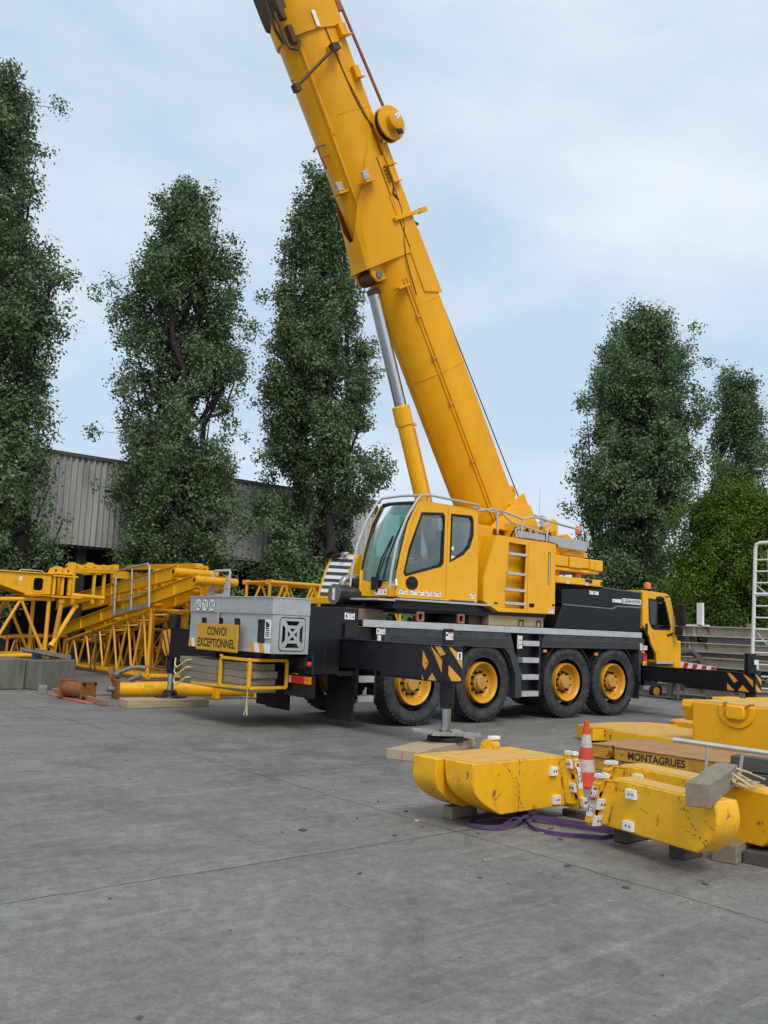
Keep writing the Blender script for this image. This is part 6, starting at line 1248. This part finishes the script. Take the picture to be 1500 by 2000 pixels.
# leaning mast frames
def mast(label, ya, za, yb, zb, x0, x1, h=.36):
    t = thing('mast_frame', label, 'crane mast', (x0, ya, za), 0, 'leaning mast frames')
    A, B = Vector((0, ya, za)), Vector((0, yb, zb)); d = (B-A).normalized(); u = Vector((1, 0, 0)).cross(d); u = u if u.z > 0 else -u
    for x in (x0, x1):
        b = MB(); a, e = A+Vector((x, 0, 0)), B+Vector((x, 0, 0))
        b.obox((a+e)/2, (e-a)/2, (.018, 0, 0), u*(h/2-.02)); b.obox((a+e)/2+u*(h/2-.01), (e-a)/2, (.065, 0, 0), u*.01); b.obox((a+e)/2-u*(h/2-.01), (e-a)/2, (.065, 0, 0), u*.01)
        for f in (.18, .35, .52, .7, .86): q = a.lerp(e, f); b.obox(q, d*.012, (.055, 0, 0), u*(h/2-.02))
        b.build('beam', LATY, t)
    b = MB(); b.tube(B+Vector((x0-.10, 0, .0)), B+Vector((x1+.30, 0, 0)), .115, 18); b.tube(B+Vector((x0-.13, 0, 0)), B+Vector((x0-.10, 0, 0)), .125, 18); b.build('cross_tube', LATY, t)
    b = MB(); b.tube(B+Vector((x0-.135, 0, 0)), B+Vector((x0-.13, 0, 0)), .06, 14); b.build('bore', INK_SHADE, t)
    for f in (.3, .6, .85):
        b = MB(); q = A.lerp(B, f); b.tube(q+Vector((x0, 0, 0)), q+Vector((x1, 0, 0)), .05, 10); b.build('cross_brace', LATY, t)
    for f in (.5, .8, .93):
        b = MB(); q = A.lerp(B, f)-u*.2; b.obox(q+Vector((x1, 0, -.12)), d*.10, (.03, 0, 0), u*.16); b.tube(q+Vector((x1-.15, 0, -.16)), q+Vector((x1+.15, 0, -.16)), .045, 10); b.build('hanger_lug', LATD, t)
    return t
mast('yellow mast frame leaning over the front lattice section, its round head nearest the crane', 17.4, 1.16, 8.3, 2.72, -.08, .72)
mast('yellow mast frame leaning behind the front one, its round head a little farther away', 18.0, 2.02, 9.45, 2.95, -.10, .78)
b = MB(); b.bar((1.15, 10.6, 3.22), (1.0, 17.5, 3.30), .22, .16); b.box(.95, 1.35, 10.45, 10.6, 3.14, 3.24); b.box(.5, 1.7, 12.0, 12.2, 2.9, 3.14); b.box(.5, 1.7, 15.0, 15.2, 2.9, 3.14)
solo(b, 'box_girder', LATY, 'long flat yellow box girder lying on top of the heap', 'girder', (1.1, 14, 3.1), bevel=.01)
for k, (y, xx) in enumerate(((12.1, .55), (12.1, 1.62), (15.1, .55), (15.1, 1.62))):
    b = MB(); b.box(xx-.06, xx+.06, y-.06, y+.06, .1, 2.9); solo(b, 'prop_post', LATD, 'orange square post propping the flat girder, %s' % ['front left', 'front right', 'back left', 'back right'][k], 'post', (xx, y, .1), 'posts under the girder')
# left box beam on the lattice stand
t = thing('box_beam', 'yellow box beam with a dark rounded window at its end, at the left edge', 'box beam', (-3.4, 9.5, 2.2))
b = MB(); b.px([(-7.0, 2.36), (-4.6, 2.36), (-3.95, 2.16), (-3.38, 2.18), (-3.38, 2.66), (-7.0, 2.66)], 9.5, 9.53, 0, [rrect(-3.80, -3.57, 2.26, 2.56, .06, 4)]); b.px([(-7.0, 2.36), (-4.6, 2.36), (-3.95, 2.16), (-3.38, 2.18), (-3.38, 2.66), (-7.0, 2.66)], 10.3, 10.33); b.box(-7, -3.40, 9.531, 10.299, 2.62, 2.65); b.box(-7, -3.36, 9.45, 10.38, 2.661, 2.69); b.box(-3.98, -3.36, 9.45, 10.38, 2.13, 2.157)
b.build('body', LATY, t, bevel=.008)
b = MB(); b.px(rrect(-3.84, -3.53, 2.22, 2.60, .08, 4), 9.488, 9.499, 0, [rrect(-3.80, -3.57, 2.26, 2.56, .06, 4)]); b.build('window_rim', LATY, t)
b = MB(); b.box(-3.95, -3.41, 9.9, 9.92, 2.2, 2.6); b.build('hollow_shade', INK_SHADE, t)  # black sheet in place of the shade inside the hollow beam
b = MB(); b.box(-4.14, -4.07, 9.492, 9.499, 2.47, 2.56); b.build('label_plate', WHITE, t)
for x in (-3.3, -3.1, -2.92):
    b = MB(); b.box(x-.035, x+.035, 9.5, 9.6, 2.18, 2.62); b.build('end_plate', LATY, t)
    b = MB(); b.box(x-.03, x+.03, 10.2, 10.3, 2.18, 2.62); b.build('end_plate', LATY, t)
b = MB(); b.box(-3.36, -2.75, 9.45, 9.7, 2.62, 2.66); b.box(-3.36, -2.6, 9.45, 9.7, 2.12, 2.16); b.tube((-2.85, 9.55, 2.20), (-1.95, 9.7, 2.16), .05, 10); b.build('end_flange', LATY, t)
for x in (-3.25, -2.95):
    b = MB(); b.px([(x-.16, 2.69), (x+.14, 2.69), (x+.16, 2.86), (x+.02, 2.88), (x-.10, 2.82)], 9.6, 9.75, 0, [arc(x, 2.77, .035, 0, 360, 10)[:-1]]); b.build('lifting_lug', LATY, t)
b = MB(); b.path([(-4.1, 9.7, 2.69), (-4.05, 9.7, 2.74), (-3.55, 9.7, 2.74), (-3.5, 9.7, 2.69)], .012, 6); b.build('grab_rail', TUBE, t)
# upper yellow frame running right from it
t = thing('frame_girder', 'yellow open frame girder on top of the heap between the box beam and the masts', 'girder', (-2.0, 10.6, 2.3))
b = MB(); b.bar((-2.6, 10.4, 2.84), (-1.1, 11.1, 2.93), .18, .13); b.bar((-2.6, 11.2, 2.84), (-1.1, 11.9, 2.93), .18, .13); b.build('rail', LATY, t, bevel=.008)
for k in (0, 2, 3):
    b = MB(); f = k/4; p = Vector((-2.5, 10.4, 2.78)).lerp(Vector((-1.15, 11.08, 2.87)), f); b.box(p.x-.035, p.x+.035, p.y-.03, p.y+.03, p.z-.8, p.z); b.build('upright', LATY, t)
    b = MB(); b.bar(p, p+Vector((0, .8, 0)), .1, .08); b.build('cross_piece', LATY, t)
for k in range(6):
    b = MB(); f = k/5+.02; p = Vector((-2.6, 10.4, 2.92)).lerp(Vector((-1.2, 11.0, 3.0)), f); rr = random.Random(k); b.box(p.x-.08, p.x+.10, p.y-.04, p.y+.04, p.z-.05, p.z+.05+.08*rr.random()); b.tube(p+Vector((-.08, -.05, .04)), p+Vector((-.08, .1, .04)), .045, 10); b.build('lifting_lug', LATY, t)
# tangle of struts under the box beam
tang = [((-3.30, 9.3, .72), (-3.12, 9.4, 2.05), .055), ((-3.35, 9.25, .95), (-2.65, 9.7, 1.95), .055), ((-2.85, 10.4, .5), (-2.75, 10.4, 2.1), .05)]
for k, (p, q, r) in enumerate(tang):
    b = MB(); b.tube(p, q, r, 10); d_ = (Vector(q)-Vector(p)).normalized(); b.lathe([(0, r*1.4), (.08, r*1.4)], p, d_, 10); b.lathe([(0, r*1.4), (.08, r*1.4)], q, -d_, 10)
    solo(b, 'loose_strut', LATY if k % 3 else LATD, 'loose yellow tubular strut in the tangle between the concrete block and the masts', 'strut', p, 'loose struts in the heap')
# two guard rails standing on the heap
def rail(label, pts, mids, base):
    b = MB(); P = [Vector(p) for p in pts]; b.path([P[0], P[1]-(P[1]-P[0])*.06, P[1]+(P[2]-P[1])*.05, P[2]-(P[2]-P[1])*.05, P[2]-(P[2]-P[3])*.06, P[3]], .034, 8)
    for f in (.36, .68): b.tube(P[0].lerp(P[1], f), P[3].lerp(P[2], f), .02, 8)
    for f in mids: b.tube(P[0].lerp(P[3], f), P[1].lerp(P[2], f), .022, 8)
    for f in (0, *mids, 1):
        q = P[0].lerp(P[3], f); d_ = (P[3]-P[0]).normalized(); b.plate([(-.03, 0), (-.17, 0), (-.15, .35), (-.05, .62), (-.03, .62)], [], q, -d_*-1, (0, 0, 1), (0.01, .0, 0))
    b.bar(P[0]+Vector((0, 0, .06)), P[3]+Vector((0, 0, .06)), .01, .12); return solo(b, 'guard_rail', TUBE, label, 'railing', base, 'guard rails on the heap')
rail('wide grey tube guard rail standing on the front lattice section', [(-.26, 12.92, 1.76), (-.26, 13.02, 3.02), (-.26, 10.84, 3.20), (-.26, 10.66, 2.02)], (.5,), (-.26, 12, 1.9))
rail('narrow grey guard rail just left of the aluminium tail box top', [(.46, 8.5, 2.30), (.46, 8.5, 3.0), (.70, 8.1, 3.03), (.70, 8.1, 2.30)], (), (.6, 8.3, 2.3))
# concrete blocks, planks, rusty cylinder parts
b = MB(); b.box(-4.95, -4.06, 8.72, 12.0, 0, .69); solo(b, 'concrete_block', CONC, 'mossy concrete block at the left edge, running away from the camera', 'concrete block', (-4.5, 10, 0), 'concrete blocks', bevel=.03)
b = MB(); b.obox((-3.56, 9.04, .335), Vector((.48, .22, 0)), Vector((-.22, .42, 0)), (0, 0, .335)); solo(b, 'concrete_block', CONC, 'streaked concrete block with a ladder and planks on it', 'concrete block', (-3.4, 9.2, 0), 'concrete blocks', bevel=.03)
b = MB(); A0, A1 = Vector((-3.98, 8.92, .88)), Vector((-3.10, 9.08, .72)); sd_ = Vector((-.2, .42, 0))
for s in (-.5, .5): b.bar(A0+sd_*s, A1+sd_*s, .05, .10)
for k in range(8): q = A0.lerp(A1, (k+.5)/8); b.bar(q-sd_*.5, q+sd_*.5, .05, .025)
solo(b, 'wooden_ladder', WOOD, 'short weathered ladder lying on the streaked concrete block', 'ladder', (-3.3, 9.1, .7))
b = MB(); b.box(-3.86, -3.66, 8.86, 9.0, .68, .84); b.tube((-3.76, 8.85, .78), (-3.76, 8.78, .78), .05, 10); solo(b, 'blue_clamp', BLUEP, 'small blue steel clamp on the concrete block below the lattice foot', 'clamp', (-3.76, 8.9, .68), bevel=.01)
timber('timber_block', 'short grey timber end at the foot of the concrete block', (-3.9, 8.0, .08), (-4.1, 7.42, .08), .18, .16, WOOD)
timber('timber_plank', 'long brown timber on the ground along the pink plank', (-3.75, 7.5, .06), (-3.80, 4.75, .06), .10, .11, WOODB)
b = MB(); b.bar((-3.95, 7.3, .02), (-3.95, 5.15, .02), .16, .03); solo(b, 'pink_plank', PINKP, 'faded pink steel channel lying beside the brown timber', 'plank', (-3.95, 6.2, 0))
timber('timber_plank', 'flat grey plank lying behind the brown timber by the concrete block', (-3.4, 8.4, .03), (-2.9, 6.9, .03), .35, .05, WOOD)
t = thing('rusty_drum', 'rusty flanged steel drum lying left of the yellow cylinder', 'steel drum', (-3.8, 6.2, 0))
def sq(c, d_, h, th):
    d_ = Vector(d_).normalized(); s_ = d_.cross(Vector((0, 0, 1))).normalized(); return c, d_*th/2, s_*h, Vector((0, 0, h))
dr = Vector((.28, -.96, 0)).normalized(); c0 = Vector((-3.95, 6.50, .21))
b = MB(); b.tube(c0, c0+dr*.74, .15, 24); b.build('barrel', RUST, t)
for f in (0.02, .72):
    b = MB(); b.obox(*sq(c0+dr*f, dr, .19, .045)); b.build('flange', RUST, t, bevel=.02)
b = MB(); b.box(-3.80, -3.45, 5.75, 6.2, .0, .05); b.build('foot', RUST, t)
for sx in (-.14, .14):
    for sz in (-.14, .14):
        b = MB(); q = c0+dr*.73+Vector((dr.y*sx, -dr.x*sx, sz)); b.tube(q, q+dr*.05, .03, 8); b.build('bolt', NUT, t)
t = thing('hydraulic_cylinder', 'long yellow hydraulic cylinder lying on the ground behind the timber mat', 'hydraulic cylinder', (-2.5, 6.2, 0))
b = MB(); b.tube((-2.95, 6.22, .19), (-.2, 5.72, .19), .15, 24); b.tube((-.2, 5.72, .19), (.9, 5.55, .17), .13, 20); b.build('barrel', LATY, t)
b = MB(); b.obox(*sq(Vector((-2.98, 6.23, .20)), (1, -.18, 0), .205, .07)); b.build('flange', RUST, t, bevel=.02)
b = MB(); b.tube((-3.15, 6.26, .2), (-3.0, 6.23, .2), .06, 12); b.build('rod', STEEL, t)
b = MB(); b.obox((-2.35, 5.98, .27), (.10, -.018, 0), (0, -.004, -.045), (0, .01, 0)); b.build('yellow_label', MATS['yellow label'], t)
for x in (-.9, .1):
    b = MB(); b.box(x-.05, x+.05, 5.55, 5.72, .02, .30); b.build('clamp', LATY, t)
b = MB(); b.tube((-2.2, 7.0, .16), (.8, 6.6, .16), .14, 20); solo(b, 'yellow_tube', LATY, 'yellow tube lying behind the hydraulic cylinder on the ground', 'tube', (-1, 6.8, 0))
t = thing('hook_swivel', 'rusty ring with a thick grey clevis lying on the yellow cylinder', 'hook swivel', (-2.5, 6.9, .3))
b = MB(); c0 = Vector((-2.72, 7.0, .42)); ax = Vector((.6, -.35, .25)).normalized(); b.lathe([(-.05, .15), (-.05, .21), (.05, .21), (.05, .15), (-.05, .15)], c0, ax, 28, cap=False); b.build('ring', RUST, t)
b = MB(); b.tube(c0, c0+ax*.14, .10, 16); b.path([c0+ax*.1+Vector((0, 0, .04)), c0+ax*.4+Vector((0, 0, .06)), c0+ax*.62+Vector((0, 0, .0)), c0+ax*.72+Vector((0, -.02, -.05))], .05, 10); b.path([c0+ax*.2+Vector((.1, -.2, -.14)), c0+ax*.5+Vector((.05, -.2, -.12))], .055, 10); b.build('clevis', STEEL, t, smooth=60)
b = MB(); q = c0+ax*.7; b.path([q, q+Vector((.15, -.02, -.02)), q+Vector((.3, .02, -.06)), q+Vector((.5, 0, -.08))], .015, 6); b.build('rope_end', WOODB, t)
# webbing strap on the front lattice
b = MB()
for dx in (0, .35): b.path([(-.16, 14.6-dx, 1.30), (-.17, 14.62-dx, .8), (-.17, 14.6-dx, .2), (-.16, 14.55-dx, .1)], 0, flat=(.07, .012, (1, 0, 0)))
solo(b, 'grey_strap', WOODD, 'grey green strap hanging down the side of the front lattice section', 'strap', (-.16, 14.5, .1))

# ------------------------------------------------------------------ right background
def ibeam(label, x, y0, y1, z0, z1):
    t = thing('steel_beam', label, 'steel beam', (x, (y0+y1)/2, z0), 0, 'stacked steel beams'); b = MB(); zm0, zm1 = z0+.03, z1-.03
    b.box(x-.015, x+.015, y0, y1, zm0, zm1); b.box(x-.16, x+.16, y0, y1, z0, zm0); b.box(x-.16, x+.16, y0, y1, zm1, z1)
    for y in (y1-.35, y1-.75, y1-1.1): b.box(x-.14, x-.015, y-.012, y+.012, zm0, zm1)
    b.build('beam', BEAMW, t); return t
for k, (z0, z1) in enumerate(((1.86, 2.17), (1.40, 1.68), (.97, 1.26), (.12, .42))):
    ibeam('cream rusty steel beam, %s in the stack beyond the carrier cab' % ['topmost', 'second from the top', 'third from the top', 'lowest'][k], 13.5, -5.5, 3.6+.15*k, z0, z1)
    ibeam('hidden cream steel beam at the back of the stack, %s layer' % ['top', 'second', 'third', 'lowest'][k], 14.2, -5.5, 3.4, z0, z1)
for k, (z0, z1) in enumerate(((1.685, 1.855), (1.265, 1.395), (.43, .965))):
    for y, nm in ((3.2, 'left'), (-4, 'right')):
        b = MB(); b.box(13.25, 14.5, y-.12, y+.12, z0, z1); solo(b, 'timber_block', WOODD, 'dark timber spacer between the steel beams, %s end, %s gap' % (nm, ['upper', 'middle', 'lower'][k]), 'timber', (13.9, y, z0))
b = MB(); b.box(13.45, 13.5, -5, 2.1, 1.68, 1.86); b.box(13.5, 13.55, -5, 2.9, 1.27, 1.40); solo(b, 'grey_plank', STEEL, 'grey steel strip lying between the top two cream beams', 'steel strip', (13.5, -1, 1.4))
b = MB(); b.box(13.0, 14.6, -5.6, 3.8, 0, .11); solo(b, 'bottom_timber', WOODD, 'dark bottom timber under the stack of steel beams', 'timber base', (13.8, -1, 0))
b = MB(); b.box(13.44, 13.56, 2.28, 2.45, 2.18, 2.86); b.box(13.44, 13.56, 2.1, 2.9, 2.172, 2.21); solo(b, 'white_post', WPAINT, 'white post standing on the topmost steel beam', 'post', (13.5, 2.36, 2.17))
b = MB(); b.box(13.44, 13.56, .75, .88, 2.172, 2.28); solo(b, 'timber_block', WOOD, 'small timber block on top of the steel beam near the white ladder', 'timber', (13.5, .8, 2.17))
# white ladder tower
t = thing('ladder_tower', 'tall white tubular ladder tower at the right edge behind the front outrigger', 'ladder tower', (10.6, -1.1, 0))
def fr_(x, dy, lean, mm, nm):
    ya, yb = -.72+dy, -2.0+dy
    b = MB(); b.path([(x, ya, 0), (x+lean, ya-.10, 2.2), (x+lean*2, ya-.17, 4.12), (x+lean*2, ya-.20, 4.22), (x+lean*2, ya-.28, 4.26), (x+lean*2, yb+.28, 4.26), (x+lean*2, yb+.20, 4.2), (x+lean*2, yb+.17, 4.1), (x, yb, 0)], .045, 10); b.build(nm, mm, t)
fr_(10.6, 0, 0, WPAINT, 'ladder_frame'); fr_(11.9, .10, -.2, TUBE, 'back_frame')
for k in range(13):
    z = .35+.29*k; f = z/4.2
    b = MB(); b.tube((10.6, -.72-.17*f, z), (10.6, -2.0+.17*f, z), .02 if k != 9 else .045, 8); b.build('rung', WPAINT, t)
for z0, z1 in ((.4, 2.0), (2.0, 3.2)):
    b = MB(); b.tube((10.7, -.85, z1), (11.8, -1.8, z0), .022, 8); b.build('diagonal_brace', TUBE, t)
# scrap and cable clutter on the ground beyond the carrier cab
t = thing('scrap_grab', 'dark bent steel scrap lying in front of the cream beams', 'scrap', (12.75, 2.2, .0)); OFF[0] = V(11.2, 2.0, 0)
b = MB(); b.path([(10.8, 2.5, .0), (10.9, 2.4, .9), (11.0, 2.3, 1.35), (11.2, 2.0, 1.42), (11.3, 1.8, 1.2), (11.4, 1.5, .8), (11.5, 1.2, .6)], .09, 8); b.path([(10.9, 2.2, .3), (10.9, 2.0, 1.1), (11.1, 1.7, 1.2), (11.2, 1.5, .7)], .10, 8); b.path([(10.9, 1.9, .85), (11.1, 1.5, .75), (11.3, 1.1, .6), (11.5, .7, .3)], .05, 8); b.build('bent_plates', WOODD, t, smooth=60)
t = thing('striped_board', 'red and white striped board lying beyond the carrier cab', 'warning board', (12.3, 1.95, .93)); OFF[0] = V(10.3, 1.6, .85)
b = MB(); b.bar((10.2, 2.2, .92), (10.4, .9, .80), .03, .30, 0)
for k in range(5):
    p = Vector((10.2, 2.2, .92)).lerp(Vector((10.4, .9, .80)), (k+.25)/5); q = p+Vector((.02, -.13, -.012)); b.plate([(0, -.14), (.13, -.14), (.23, .14), (.10, .14)], [], p+Vector((-.018, 0, 0)), (.15, -.98, -.09), (0, 0, 1), (-.003, 0, 0), 1)
b.build('board', [WHITE, REDP], t)
b = MB(); b.box(10.22, 10.27, 1.95, 2.0, -.08, .80); b.build('leg', STEEL, t)
b = MB(); b.box(10.34, 10.39, 1.1, 1.15, -.08, .72); b.build('leg', STEEL, t)
b = MB(); rr = random.Random(12)
for k in range(16):
    x = 12.3+.14*k; p = [(x+rr.uniform(-.2, .2), 5.2-1.1*i+rr.uniform(-.25, .25), .04+.03*rr.random()) for i in range(6)]; b.path(sl(p), .028, 6)
tag(solo(b, 'hose_tangle', WOODD, 'dark hoses and cables spread on the ground beyond the front wheels', 'hoses', (13.4, 2.4, 0), smooth=60), kind='stuff')
t = thing('trolley_wheel', 'small yellow wheel with a dark tyre on the ground under the front outrigger beam', 'wheel', (12.6, 3.3, .2)); OFF[0] = V(12.2, 3.0, .2)
b = MB(); b.lathe([(-.06, .13), (-.06, .2), (.06, .2), (.06, .13), (-.06, .13)], (12.2, 3.0, .2), (.3, 1, 0), 24, cap=False); b.build('tyre', RUB, t); b = MB(); b.lathe([(-.04, .02), (-.04, .13), (.04, .13), (.04, .02)], (12.2, 3.0, .2), (.3, 1, 0), 20); b.build('rim', RIMY, t)
# far radio mast, distance haze mixed into its grey, and small litter
b = MB(); p0 = Vector((95, 78, 0)); b.tube(p0, p0+Vector((0, 0, 24)), .12, 6, .03)
for z, r in ((15.5, 1.3), (18.5, 1.2)):
    for a in (0, 2.1, 4.2): b.box(p0.x+r*math.cos(a)-.2, p0.x+r*math.cos(a)+.2, p0.y+r*math.sin(a)-.2, p0.y+r*math.sin(a)+.2, z-1, z+1); b.tube(p0+Vector((0, 0, z)), p0+Vector((r*math.cos(a), r*math.sin(a), z)), .06, 5)
solo(b, 'radio_mast', mat('grey steel paled for haze', (.42, .46, .52), .8, var=.05), 'thin radio mast far away beside the broad poplar', 'radio mast', (95, 78, 0))
# small chips of wood, paper and gravel scattered over the yard
b = MB(); rr = random.Random(21)
for k in range(170):
    x = rr.uniform(-9, 6); y = rr.uniform(-9.5, 4); near = rr.random() < .45
    if near: x = rr.gauss(-4.2, 1.2); y = rr.gauss(-6.6, 1.1)
    if x < -10 or (x+11.1)**2+(y+12.2)**2 < 6: continue
    s = rr.uniform(.003, .011) if not near else rr.uniform(.005, .028); a = rr.uniform(0, math.pi); e = rr.uniform(.25, 1)
    u = Vector((math.cos(a), math.sin(a), 0))*s; w = Vector((-math.sin(a), math.cos(a), 0))*s*e
    b.obox((x, y, .004+s*.12), u, w, (0, 0, s*.12+.002), rr.choice((0, 0, 1, 1, 2)))
tag(solo(b, 'litter', [WOOD, WOODD, SPLINT], 'small chips of wood and grit scattered on the concrete', 'litter', (-2, -4, 0)), kind='stuff')
# remove helper template that is never linked
if W0.users == 0: bpy.data.objects.remove(W0)
